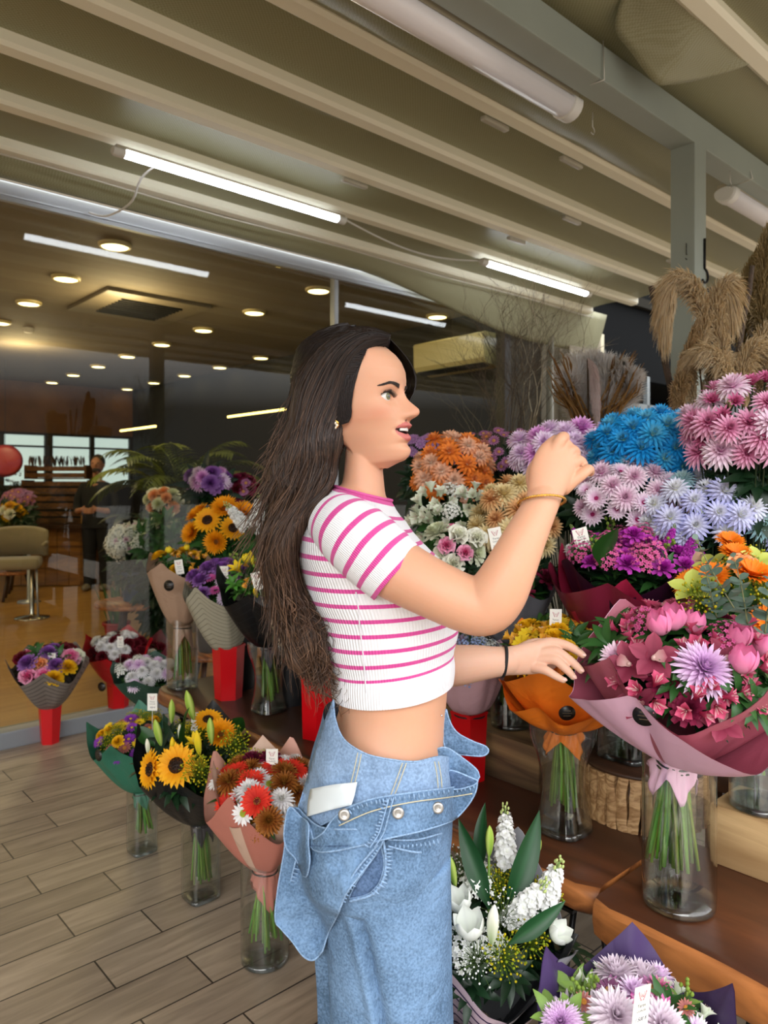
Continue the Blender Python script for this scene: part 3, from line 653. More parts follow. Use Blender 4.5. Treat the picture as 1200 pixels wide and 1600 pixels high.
def fern(name, col, n=22, H_=1.0):
    b = MB(); c = L3(col); b.tube([V((0, 0, 0)), V((0, 0, H_))], .008, 4, col=c)
    for i in range(n):
        f = i / n
        for s in (0, pi): leaf(b, Matrix.Translation(V((0, 0, H_ * f))) @ az(s + .2), .34 * (1 - f) + .08, .05, c, 35, 20, nu=4)
    return reg(name, b, M_leafm)

chrys('blue_chrysanthemum', '#2cb4ee', '#0f8fdc', '#bfe88a', 6, 18)
chrys('cyan_chrysanthemum', '#52c8ee', '#1290d6', '#e8f7b0', 6, 17)
chrys('lavender_chrysanthemum', '#fbfbff', '#abaef2', '#e9ecb8', 6, 18)
chrys('ice_blue_chrysanthemum', '#ffffff', '#d3d8fa', '#f2f0c0', 6, 18)
chrys('aqua_chrysanthemum', '#d7f2f4', '#a6dbe8', '#eef5cf', 6, 18)
daisy('pink_eyed_chrysanthemum', '#e3a9cf', '#fdf2fa', '#b02668', 19, 1, .21, 3, .2, '#8f1b4d', 16)
chrys('pale_pink_chrysanthemum', '#f0c4de', '#fdf0f8', '#d06aa8', 6, 20)
chrys('magenta_chrysanthemum', '#e07ad8', '#f9dcf7', '#b51fa5', 7, 20, curl=26)
chrys('lilac_chrysanthemum', '#efcdf2', '#fbeffb', '#cf74cf', 6, 19)
chrys('rose_pink_chrysanthemum', '#d5639a', '#f9cfe6', '#a22c63', 6, 19, W=.17)
chrys('deep_pink_bud', '#b42a66', '#e48bb6', '#9b1d50', 4, 12, e_in=86, e_out=45, W=.22)
chrys('peach_chrysanthemum', '#e6a66a', '#f0cf9a', '#c9834a', 8, 20, curl=40, W=.18)
chrys('cream_chrysanthemum', '#eed79a', '#f5e6ba', '#d9b35f', 8, 20, curl=40, W=.18)
chrys('orange_chrysanthemum', '#f7e3cf', '#f58a1c', '#fff3e4', 5, 15, W=.26)
chrys('orange_tip_chrysanthemum', '#f7a04a', '#f27a10', '#f5d7b5', 5, 14, W=.28)
chrys('white_chrysanthemum', '#f0eef0', '#fbfafb', '#e3e6c2', 7, 20)
chrys('mauve_chrysanthemum', '#d7a2da', '#f3dbf4', '#b05fb8', 9, 24, curl=10, W=.15)
chrys('blush_chrysanthemum', '#d9c3d3', '#f4ebf2', '#bfa0b8', 8, 22, curl=34, W=.16)
chrys('bronze_chrysanthemum', '#7a2413', '#b3772a', '#c9a63a', 8, 22, curl=40, W=.16)
daisy('mauve_spray_daisy', '#7d3a63', '#c98ab8', '#d8a35a', 15, 1, .26, 1, .28)
daisy('rust_spray_daisy', '#8c4a4a', '#c07a6e', '#c98a3a', 15, 1, .26, 1, .28)
daisy('purple_spray_daisy', '#8d5a95', '#c79ad0', '#a88ab0', 15, 1, .26, 1, .25)
daisy('red_gerbera', '#c31a12', '#f0402a', '#6b1b10', 22, 1, .22, 2, .24, '#c98a3a')
daisy('orange_gerbera', '#f07a10', '#fb8f1c', '#5a3312', 26, 1, .2, 3, .22, '#e7b23a', 22)
daisy('white_daisy', '#f2f1ee', '#ffffff', '#a9b83a', 17, 1, .25, 1, .3, '#d2d24e')
daisy('sunflower', '#f59e0b', '#ffbe1a', '#2a160a', 20, 1, .27, 2, .38, '#5a3410', 8, .5)
daisy('ragged_sunflower', '#f08e08', '#fcae14', '#7a4a12', 30, 1, .2, 4, .26, '#b06c10', 30, .5)
daisy('yellow_daisy', '#f2c81c', '#ffdf3c', '#7a6512', 14, 1, .3, 2, .24)
daisy('purple_aster', '#6b1f8c', '#a04ac4', '#d2b23a', 18, 1, .18, 2, .2)
daisy('pink_daisy', '#d14a9c', '#f07fc2', '#7f2a58', 16, 1, .24, 2, .22)
rose('peach_rose', '#f09a52', '#f7b98a'); rose('pink_rose', '#e0408a', '#f7b6d0'); rose('white_rose', '#eff0d8', '#f4f3e6'); rose('orange_rose', '#f58220', '#fa9c4a'); rose('deep_red_rose', '#4a0614', '#7a1024')
ruffle('lisianthus', '#e4ebc4', '#f0f2dc', 44); ruffle('yellow_carnation', '#f2b70c', '#ffcf24'); ruffle('magenta_stock_floret', '#a81c9c', '#d24cc6', 30); ruffle('violet_carnation', '#8a4aa8', '#b987cf'); ruffle('white_stock_floret', '#eef2e6', '#ffffff', 30)
ruffle('burgundy_carnation', '#5c0d2a', '#a12a52', 40)
tulip('pink_tulip', '#f5b3cf', '#f077ac'); tulip('white_tulip', '#e9efe2', '#f8faf4', 1); tulip('yellow_tulip', '#f1d41a', '#ffe63c')
lilybud('green_lily_bud', '#6f9a2c', '#a5c84a', '#dfe58a'); lilybud('white_lily_bud', '#8fb05a', '#f6f3e0', '#fbfbf0'); lilybud('yellow_lily_bud', '#a5b828', '#f7d21a', '#ffe94a')
lily_open('yellow_lily', '#f2c214', '#ffdf2e')
alstro('pink_alstroemeria', '#b01c48', '#df6288', '#faeae6'); alstro('white_alstroemeria', '#dfeccb', '#f5f8ea', '#bcd89a'); alstro('orange_alstroemeria', '#f2a31c', '#f7c24a', '#8a3a10')
orchid('cymbidium', '#701a34', '#a84a62', '#e8c8c0'); orchid('green_cymbidium', '#b9c454', '#d2da72', '#8a9a3a')
stockspike('white_stock', '#f3f5ea', '#ffffff', '#c9d88a'); stockspike('magenta_stock', '#a5189a', '#cf45c4', '#8aa05a')
sprig('gypsophila', '#f5f5f2', '#ffffff', 70, 1, .035); sprig('solidago', '#8a9a1c', '#c9b81c', 90, 1, .05, '#6f8a2a'); sprig('blue_filler', '#8fa8e0', '#c3d0f2', 60, 1, .075, '#5e7a5a', True); sprig('white_filler', '#e9ecdf', '#ffffff', 60, 1, .09, '#6f8a5a', True)
sprig('pink_wax_flower', '#c43a7c', '#e87ab0', 60, 1, .08, '#5e7a3a', True)
budspray('green_bud_spray', '#7f9a3a'); leafcluster('leaf_cluster', '#2f5a28'); leafcluster('dark_leaf_cluster', '#16301a', 16, 1, .3); leafcluster('fresh_leaf_cluster', '#4f8a34', 12, 1, .4)
leafcluster('light_leaf_cluster', '#86a852', 8, 1, .4)
eucalyptus('eucalyptus_sprig'); broadleaf('broad_leaf', '#27531f', 1, .55); broadleaf('lily_leaf', '#1d4a26', 1, .24, 84, 50); fern('fern_frond', '#3a6a2a')

# ================================================================== VASES, POTS, TAGS
def vase(loc, r, h, label, shape='round', water=.45, stemcol=None, name='glass_vase', flare=0):
    loc = V(loc); root = empty(name, loc, label, 'vase'); sq = {'round': 2, 'square': 5, 'waist': 3.2}[shape]; R = R3
    def rr(f):
        if shape == 'waist': return r * (1.06 - .30 * sin(pi * min(1, f * 1.15)) + .30 * max(0, f - .6))
        return r * (1 + flare * f)
    b = MB(); prof = [(rr(f) * (1 - .02 * (f < .02)), h * f) for f in [i / 14 for i in range(15)]]
    prof = [(r * .9, 0)] + [(prof[0][0], .004)] + prof[1:] + [(rr(1) - .003, h)] + [(rr(f) - .0035, h * f) for f in (.75, .5, .25, .07)]
    b.lathe(prof, loc, 40, True, True, sq=sq, R=R); b.build('body', M_glass, root, auto=40)
    b = MB(); b.lathe([(rr(0) * .93, .002), (rr(.03) * .985, .008), (rr(.06) * .96, h * .06), (.001, h * .075)], loc, 40, True, False, sq=sq, R=R); b.build('thick_base', M_thick, root)
    b = MB(); b.lathe([(rr(.07) - .006, h * .078)] + [(rr(f) - .005, h * f) for f in [.07 + (water - .07) * i / 6 for i in range(1, 7)]], loc, 40, True, True, sq=sq, R=R); b.build('water', M_water, root, auto=40)
    return root
def pot(loc, r0, r1, h, label, n=6, rot=.3):
    loc = V(loc); root = empty('flower_pot', loc, label, 'pot'); b = MB(); rg = lambda r, z: [loc + V((r * cos(2 * pi * j / n + rot), r * sin(2 * pi * j / n + rot), z)) for j in range(n)]
    b.loft([rg(r0, 0), rg(r0 * 1.0, .003), rg(r1, h), rg(r1 * .96, h), rg(r0 * .9, .02)]); b.build('pot_wall', M_redpot, root, False)
    b = MB(); b.loft([rg(r1 * 1.0, h - .006), rg(r1 * 1.045, h - .004), rg(r1 * 1.045, h + .004), rg(r1 * .95, h + .004)], True, False); b.build('pot_rim', M_redpot, root, False)
    return root
M_pinkink = mat('rosy_ink', '#c9828a', .6); M_ink = mat('grey_ink', '#4a4a4a', .6); M_blueink = mat('blue_ink', '#20254f', .6)
FONT = {}
def text_mesh(txt, size, shear=0):
    k = (txt, size, shear)
    if k in FONT: return FONT[k]
    c = bpy.data.curves.new('lettering', 'FONT'); c.body = txt; c.size = size; c.align_x = 'CENTER'; c.shear = shear; c.resolution_u = 2
    o = bpy.data.objects.new('tmp', c); COL.objects.link(o); dg = bpy.context.evaluated_depsgraph_get(); dg.update()
    me = bpy.data.meshes.new_from_object(o.evaluated_get(dg)); bpy.data.objects.remove(o); me.name = 'lettering'; FONT[k] = me; return me
def logo_mesh():
    if 'logo' in FONT: return FONT['logo']
    b = MB()
    for s in (-1, 1):
        b.tube([V((s * .0075, .008, 0)), V((s * .007, .003, 0)), V((s * .004, -.002, 0)), V((s * .001, -.005, 0))], .0005, 4)
        b.tube([V((s * .004, .007, 0)), V((s * .0035, .002, 0)), V((s * .0015, -.001, 0)), V((0, .004, 0))], .0004, 4)
        for i in range(4): b.ball((s * (.0082 - .0016 * i), .006 - .0034 * i, 0), (.0011, .0018, .0003), 6, 4)
    FONT['logo'] = b.mesh('emblem', M_pinkink); return FONT['logo']
def price_tag(px, py, Y, label, price='1.500 ₺', tilt=0, yaw=0, w=.034, h=.056, stick=.10, group=None):
    """white card standing on a thin pick; (px, py) is the middle of the card"""
    c = P(px, py, Y); root = empty('price_tag', c - Z * (h / 2 + stick), label, 'price tag')
    R = (Matrix.Rotation(yaw, 3, 'Z') @ Matrix.Rotation(tilt, 3, 'Y')) @ Matrix(((1, 0, 0), (0, 0, -1), (0, 1, 0)))   # x right, y up, z towards camera
    b = MB(); b.box(c, (w, h, .0008), R); card = b.build('card', M_tag, root, False)
    b = MB(); dn = R @ V((0, -1, 0)); b.tube([c + dn * (h / 2 - .008) - R @ V((0, 0, .0012)), c + dn * (h / 2 + stick)], .0012, 5); b.build('pick', mat('clear_pick', '#c9cbc0', .4), root)
    k = w / .034
    def put(me, name, x, y, m=None, s=1.0):
        if m and not me.materials: me.materials.append(m)
        o = bpy.data.objects.new(name, me); COL.objects.link(o); o.matrix_basis = xf(c + R @ V((x, y, .0008)), R, s * k); o.parent = card; o.matrix_parent_inverse = world_of(card).inverted()
    put(logo_mesh(), 'emblem', 0, h * .24, None, 1.0)
    put(text_mesh('Yaren', .0075), 'lettering', 0, h * .0 - .001, M_ink); put(text_mesh('Çiçekçilik', .0052), 'lettering', 0, -h * .13, M_ink); put(text_mesh(price, .0082, .35), 'lettering', 0, -h * .36, M_blueink)
    return root

# ================================================================== WRAPPED BOUQUETS
def paper(name, col, rough=.55, stripes=None, text=None, fold=.3, inner=None):
    if name in MATS: return MATS[name]
    m, t, b = new_mat(name); b.inputs['Base Color'].default_value = (*srgb(col), 1); b.inputs['Roughness'].default_value = rough
    co = t.nodes.new('ShaderNodeTexCoord'); n = t.nodes.new('ShaderNodeTexNoise'); n.inputs['Scale'].default_value = 9; n.inputs['Detail'].default_value = 3; n.inputs['Distortion'].default_value = 1.5
    t.links.new(co.outputs['Object'], n.inputs[0]); bp = t.nodes.new('ShaderNodeBump'); bp.inputs['Strength'].default_value = fold; bp.inputs['Distance'].default_value = .02
    t.links.new(n.outputs[0], bp.inputs['Height']); t.links.new(bp.outputs[0], b.inputs['Normal'])
    last = None
    if stripes:
        col2, f0, f1, freq = stripes; a = t.nodes.new('ShaderNodeAttribute'); a.attribute_name = 'hgt'
        mu = t.nodes.new('ShaderNodeMath'); mu.operation = 'MULTIPLY'; mu.inputs[1].default_value = freq; t.links.new(a.outputs['Fac'], mu.inputs[0])
        fr = t.nodes.new('ShaderNodeMath'); fr.operation = 'FRACT'; t.links.new(mu.outputs[0], fr.inputs[0]); gt = t.nodes.new('ShaderNodeMath'); gt.operation = 'LESS_THAN'; gt.inputs[1].default_value = f1; t.links.new(fr.outputs[0], gt.inputs[0])
        mx = t.nodes.new('ShaderNodeMix'); mx.data_type = 'RGBA'; t.links.new(gt.outputs[0], mx.inputs[0]); mx.inputs[6].default_value = (*srgb(col), 1); mx.inputs[7].default_value = (*srgb(col2), 1); t.links.new(mx.outputs[2], b.inputs['Base Color']); last = mx.outputs[2]
    if inner:
        g = t.nodes.new('ShaderNodeAttribute'); g.attribute_name = 'side'; mx = t.nodes.new('ShaderNodeMix'); mx.data_type = 'RGBA'; t.links.new(g.outputs['Fac'], mx.inputs[0])
        if last: t.links.new(last, mx.inputs[6])
        else: mx.inputs[6].default_value = (*srgb(col), 1)
        mx.inputs[7].default_value = (*srgb(inner), 1); t.links.new(mx.outputs[2], b.inputs['Base Color'])
    MATS[name] = m; return m
def tri(x): x = x % 1.0; return 4 * abs(x - .5) - 1      # -1..1 triangle wave, peak 1 at integer
def wrap_sheet(name, A, ax, e1, e2, h, R, m, parent, corners=4, ph=0.0, rn=.03, flat=1.0, lo=.72, hi=1.1, front=None, fdrop=.3, a0=0, a1=2 * pi, out=.0, crease=.10, seed=1, puff=.0, outcol=None):
    """paper gathered at A and opening along ax; inside and outside faces are separate skins"""
    na = 96; nh = 18; outer = []; hg = []
    for j in range(nh + 1):
        f = j / nh; ring = []
        for i in range(na + 1):
            a = a0 + (a1 - a0) * i / na; pk = .5 + .5 * tri(corners * a / (2 * pi) + ph)
            rim = h * (lo + (hi - lo) * pk ** 1.3)
            if front is not None: rim *= 1 - fdrop * max(0, cos(a - front)) ** 1.5
            cz = noise.noise(V((cos(a) * 3.3 + seed, sin(a) * 3.3, f * .8))) * 1.3 + .35 * tri(a * 11 / (2 * pi) + seed * .37)
            g = f ** (.72 - puff); rad = rn + (R - rn) * g * (1 + out * pk * f * f) + crease * R * cz * f * (1.15 - .55 * f)
            rad = max(rn * .8, rad)
            p = A + ax * (rim * f) + (e1 * cos(a) + e2 * (sin(a) * flat)) * rad; ring.append(p); hg.append(f)
        outer.append(ring)
    b = MB(); b.loft(outer, False, False); n1 = len(b.v)
    # inner skin, shifted to the inside
    inner = [[p - ((p - A) - ax * (p - A).dot(ax)).normalized() * .0012 for p in ring] for ring in outer]
    o = len(b.v); b.v.extend([p for r in inner for p in r]); b.c.extend([(1, 1, 1)] * n1)
    W_ = na + 1
    for j in range(nh):
        for i in range(na): b.f.append((o + j * W_ + i, o + (j + 1) * W_ + i, o + (j + 1) * W_ + i + 1, o + j * W_ + i + 1)); b.m.append(0)
    me = bpy.data.meshes.new(name); me.from_pydata([tuple(v) for v in b.v], [], b.f); me.update(); me.materials.append(m); me.polygons.foreach_set('use_smooth', [True] * len(b.f))
    at = me.attributes.new('hgt', 'FLOAT', 'POINT'); at.data.foreach_set('value', hg + hg)
    at = me.attributes.new('side', 'FLOAT', 'POINT'); at.data.foreach_set('value', [0.0] * n1 + [1.0] * n1)
    return link(name, me, parent)
def put_flower(kind, loc, d, s, parent, name=None, spin=None, label=None):
    R = face_to(d); M = xf(loc, R, s) @ az(spin if spin is not None else rnd.random() * 6.28)
    nm = name or PART_NAMES.get(kind, kind)
    o = link(nm, FL[kind], parent, M)
    if label: o['label'] = label
    return o
PART_NAMES = {}
def stems(A, ax, L, n, r0, r1, parent, col='#6f9440', th=.0035, seed=0, zmin=None):
    rd = random.Random(seed)
    for i in range(n):
        a = i * 2.39996 + rd.random(); q = sqrt((i + .6) / n); e1 = ax.orthogonal().normalized(); e2 = ax.cross(e1)
        d0 = (e1 * cos(a) + e2 * sin(a)); p0 = A + d0 * r0 * q; p1 = A - ax * L * (.86 + .2 * rd.random()) + (e1 * cos(a + .5) + e2 * sin(a + .5)) * r1 * q
        if zmin is not None and p1.z < zmin: p1 = p0 + (p1 - p0) * ((p0.z - zmin) / max(1e-4, p0.z - p1.z))
        c = tuple(x * (.7 + .6 * rd.random()) for x in srgb(col)); c2 = tuple(min(1, x * 1.25) for x in c)
        b = MB(); mid = (p0 + p1) / 2 + V((rd.uniform(-.004, .004), rd.uniform(-.004, .004), 0)); t = th * (.75 + .5 * rd.random())
        b.tube([p0, p0.lerp(mid, .6), mid, mid.lerp(p1, .6), p1], [t, t * 1.05, t, t * 1.05, t], 7, col=[c2, c, c, c, c2]); b.build('stem', M_stem, parent)
def tie(A, ax, r, parent, m=None, n=1, th=.0022):
    e1 = ax.orthogonal().normalized(); e2 = ax.cross(e1); b = MB(); pts = []
    for k in range(24 * n + 1):
        a = 2 * pi * k / 24; pts.append(A + (e1 * cos(a) + e2 * sin(a)) * r + ax * (-.004 - .009 * k / 24 + .002 * sin(a * 2)))
    b.tube(pts, th, 6); b.build('binding_band', m or M_black, parent)
def tail(A, ax, L, r0, r1, m, parent, seed=1, pts=5):
    b = MB(); e1 = ax.orthogonal().normalized(); e2 = ax.cross(e1); rings = []; na = 60
    for j in range(9):
        f = j / 8; ring = []
        for i in range(na):
            a = 2 * pi * i / na; Lr = L * (.62 + .38 * tri(pts * a / (2 * pi) + seed * .3)); cz = noise.noise(V((cos(a) * 4 + seed, sin(a) * 4, f))) * .5
            ring.append(A - ax * Lr * f + (e1 * cos(a) + e2 * sin(a)) * ((r0 + (r1 - r0) * f) * (1 + cz * .5)))
        rings.append(ring)
    b.loft(rings, True, False); b.build('paper_tail', m, parent, solid=.0008)
def sticker(c, d, r, parent, m=None):
    R = face_to(d); b = MB(); b.lathe([(.0001, .0012), (r, .0012), (r, 0)], c, 28, False, R=R); o = b.build('round_sticker', m or mat('black_sticker', '#14110f', .35), parent)
    for k in range(3):
        q = MB(); q.box(V(c) + R @ V((0, (k - 1) * r * .35, .0016)), (r * (1.1 - .25 * abs(k - 1)), r * .05, .0003), R); q.build('print_line', mat('sticker_print', '#6b5a44', .5), o, False)
def bouquet(label, A, ax, h, R, sheets, kinds, n, sz, foliage=('leaf_cluster', 10, .07), dome=.05, front_a=None, rn=.028, fill=.86, seed=0, stem=(12, .22, .03), tailp=None, tie_n=1, base=None, hf=.80, name='bouquet', extra=None, group=None, tieR=None, lookY=None, flat=1.0, zmin=None, tierow=None, fd=.30):
    """A: gathering point, ax: direction it opens to."""
    A = V(A); ax = V(ax).normalized(); rd = random.Random(seed)
    root = empty(name, base if base is not None else A, label, 'bouquet', group)
    tc_ = V((0, 0, H)) - A; e1 = (tc_ - ax * tc_.dot(ax)).normalized(); e2 = ax.cross(e1)     # e1 points to the viewer's side
    for k, sh in enumerate(sheets): wrap_sheet(sh.pop('name', 'paper_wrap'), A, ax, e1, e2, sh.pop('h', h), sh.pop('R', R), sh.pop('m'), root, rn=rn, front=0, seed=seed + k * 3.7, flat=flat, **sh)
    tie(A, ax, tieR or rn * 1.12, root, n=tie_n)
    if tailp: tail(A, ax, tailp[0], rn * .95, tailp[1], tailp[2], root, seed + 1, *(tailp[3:]))
    if stem: stems(A, (ax * .25 + Z).normalized(), stem[1], stem[0], rn * .55, stem[2], root, seed=seed, zmin=zmin)
    tot = sum(k[1] for k in kinds); seq = []
    for k, wgt, s in kinds: seq += [(k, s)] * max(1, round(n * wgt / tot))
    rd.shuffle(seq); seq = seq[:n] if len(seq) > n else seq; nn = len(seq)
    for i, (k, s) in enumerate(seq):
        q = sqrt((i + .35) / nn) * fill; a = i * 2.39996 + seed; r = R * q
        off = (e1 * cos(a) + e2 * (sin(a) * flat)); p = A + ax * (h * hf - fd * h * max(0, cos(a)) * q + dome * (1 - q * q) + rd.uniform(-.008, .008)) + off * r
        d = ax + off * q * .75 + e1 * .25 + V((rd.uniform(-.15, .15), rd.uniform(-.15, .15), rd.uniform(-.1, .1))); put_flower(k, p, d, sz * s * rd.uniform(.9, 1.1), root)
    if foliage:
        fs = foliage if isinstance(foliage, list) else [foliage]
        for kk, cnt, fsz in fs:
            for i in range(cnt):
                q = sqrt((i + .5) / cnt) * fill; a = i * 2.39996 + 1 + seed; off = (e1 * cos(a) + e2 * (sin(a) * flat))
                if cos(a) > .1 and q > .55: q *= .6
                put_flower(kk, A + ax * (h * (hf - .16) - .10 * h * max(0, cos(a)) * q + rd.uniform(0, .02)) + off * R * q, ax + off * q * .5, fsz * rd.uniform(.8, 1.2), root)
    if extra:
        for (k, px, py, Y, s, d) in extra: put_flower(k, P(px, py, Y), V(d), s, root)
    return root
# ================================================================== WOODEN DISPLAY STEPS
M_bench = wood_mat('stained_pine', '#5a2c14', '#bd7840', .8, .42, 9, N, .12)
M_benchtop = wood_mat('worn_brown_top', '#4a2a18', '#6f4126', .8, .38, 4, N, .1, dark='#3a2115')
M_lightw = wood_mat('raw_pine', '#9d7a4e', '#d6b583', .8, .6, 5, N, .2, dark='#7a5a38')
M_burn = wood_mat('scorched_pine', '#4a3320', '#a58357', .8, .6, 6, N, .3, dark='#2a1c12')
M_iron = mat('black_iron', '#141415', .4, .5)
def board(name, label, s0, s1, t0, t1, z, th, seed=0, live=.018, m0=M_benchtop, m1=M_bench):
    """thick slab with a wavy, rounded front edge (towards smaller s)"""
    root = empty(name, ST((s0 + s1) / 2, (t0 + t1) / 2, z - th), label, 'bench')
    b = MB(); rings = []; n = 44
    for i in range(n + 1):
        f = i / n; t = t0 + (t1 - t0) * f; wv = live * noise.noise(V((t * 2.1, seed, 1))) + live * .5 * noise.noise(V((t * 6, seed, 4)))
        en = min(f, 1 - f) * (t1 - t0); rc = .022 * (1 - min(1, en / .05)) ** 2
        a = s0 + wv + rc
        prof = [(a + .028, z), (a + .012, z - .004), (a + .002, z - .016), (a - .004 + .4 * wv, z - th * .45), (a + .006, z - th * .8), (a + .03, z - th), (s1, z - th), (s1, z)]
        rings.append([ST(s, t, zz) for s, zz in prof])
    b.loft(rings); me = b.mesh('slab', [m1, m0], True, 38)
    for p in me.polygons:
        if p.normal.z > .9: p.material_index = 1
    link('slab', me, root); return root
bA = board('bench', 'brown slab bench under the kraft, newspaper and orange bouquets', 1.385, 1.80, .875, 3.02, .5, .075, 1)
bB = board('bench', 'thick brown slab bench with live edge under the pink tulip bouquet', 1.34, 1.76, -.9, .862, .5, .098, 5, .03)
def legs(root, spots, z):
    for s, t, ds in spots:
        b = MB()
        for e in (-1, 1): b.tube([ST(s + .0, t + e * .055, z), ST(s + ds, t + e * .012, .012), ST(s + ds, t, .008)], .0075, 8)
        b.build('leg', M_iron, root)
        b = MB(); b.box(ST(s, t, z - .004), (.10, .16, .008), R3); b.build('leg_plate', M_iron, root, False)
legs(bA, ((1.46, 1.02, -.03), (1.70, 1.02, .03), (1.46, 2.85, -.03), (1.70, 2.85, .03)), .422)
legs(bB, ((1.44, .66, -.03), (1.66, .70, .04), (1.44, .22, -.03), (1.66, .25, .04), (1.44, -.7, -.03)), .40)
def beamblock(label, s0, s1, t0, t1, z0, z1, m, cat='timber'):
    b = MB(); b.box(ST((s0 + s1) / 2, (t0 + t1) / 2, (z0 + z1) / 2), (s1 - s0, t1 - t0, z1 - z0), R3, bev=.006)
    return tag(b.build('timber_riser', m, None, auto=40), label, cat)
beamblock('scorched pine timber raising the step behind the orange bouquet', 1.71, 1.87, 1.25, 2.6, .5, .63, M_burn)
beamblock('pale raw pine timber raising the step beside the big tulip vase', 1.70, 1.86, -.9, .765, .5, .635, M_lightw)
M_darktop = wood_mat('dark_brown_board', '#2a1a10', '#4a2e1c', .8, .5, 4, N, .1)
def shelf(label, s0, s1, t0, t1, z, th):
    r = empty('display_step', ST((s0 + s1) / 2, (t0 + t1) / 2, 0), label, 'shelf')
    b = MB(); b.box(ST((s0 + s1) / 2, (t0 + t1) / 2, z - th / 2), (s1 - s0, t1 - t0, th), R3, bev=.004); b.build('board', M_darktop, r)
    for t in (t0 + .06, (t0 + t1) / 2, t1 - .06):
        for s in (s0 + .05, s1 - .05): b = MB(); b.box(ST(s, t, (z - th) / 2), (.045, .045, z - th), R3); b.build('leg', M_darktop, r, False)
shelf('dark wooden middle step carrying the flower buckets', 1.885, 2.20, -.9, 2.6, .63, .04)
shelf('dark wooden top step behind the flower buckets', 2.22, 2.75, -.9, 2.6, .80, .04)
# round stand of bound split sticks
st = empty('log_stand', ST(1.84, 1.01, .5), 'round stand of split wooden sticks with dark top under a glass vase', 'stand')
c = ST(1.845, 1.01, .5); R0 = .155; b = MB(); b.lathe([(R0 * .93, 0), (R0 * .93, .128)], c, 40, True, True); b.build('core', M_darktop, st)
M_stick = wood_mat('split_stick', '#8a6238', '#cfa878', 2.5, .6, 9, Z, .3)
rd = random.Random(4); ns = 34
for i in range(ns):
    a = 2 * pi * i / ns; p = c + V((cos(a), sin(a), 0)) * R0; R = Matrix.Rotation(a, 3, 'Z'); b = MB(); w_ = 2 * pi * R0 / ns * .92; hh = .132 + rd.uniform(-.003, .003); rings = []
    for j in range(7):
        f = j / 6; wv = .003 * sin(f * 5 + i * 2.1) + .002 * sin(f * 11 + i)
        rings.append([p + R @ V((x, y + wv, hh * f)) for x, y in ((-.014, -w_ / 2), (.008, -w_ / 2), (.012, 0), (.008, w_ / 2), (-.014, w_ / 2))])
    b.loft(rings); b.build('stick', M_stick, st, auto=50)
b = MB(); b.lathe([(R0 * 1.03, .132), (R0 * 1.05, .137), (R0 * 1.03, .143)], c, 44, True, True); b.build('top_disc', M_darktop, st)
M_bucket = mat('black_bucket', '#17181a', .45)
def bucket(s, t, z, r, h, label):
    root = empty('flower_bucket', ST(s, t, z), label, 'bucket', 'black flower buckets on the steps'); b = MB()
    b.lathe([(r * .8, 0), (r, h), (r * .96, h), (r * .76, .01)], ST(s, t, z), 28, True, True); b.build('body', M_bucket, root, auto=40)
    b = MB(); b.lathe([(r, h - .008), (r * 1.07, h - .006), (r * 1.07, h + .004), (r * .97, h + .004)], ST(s, t, z), 28, False, False); b.build('rim', M_bucket, root)

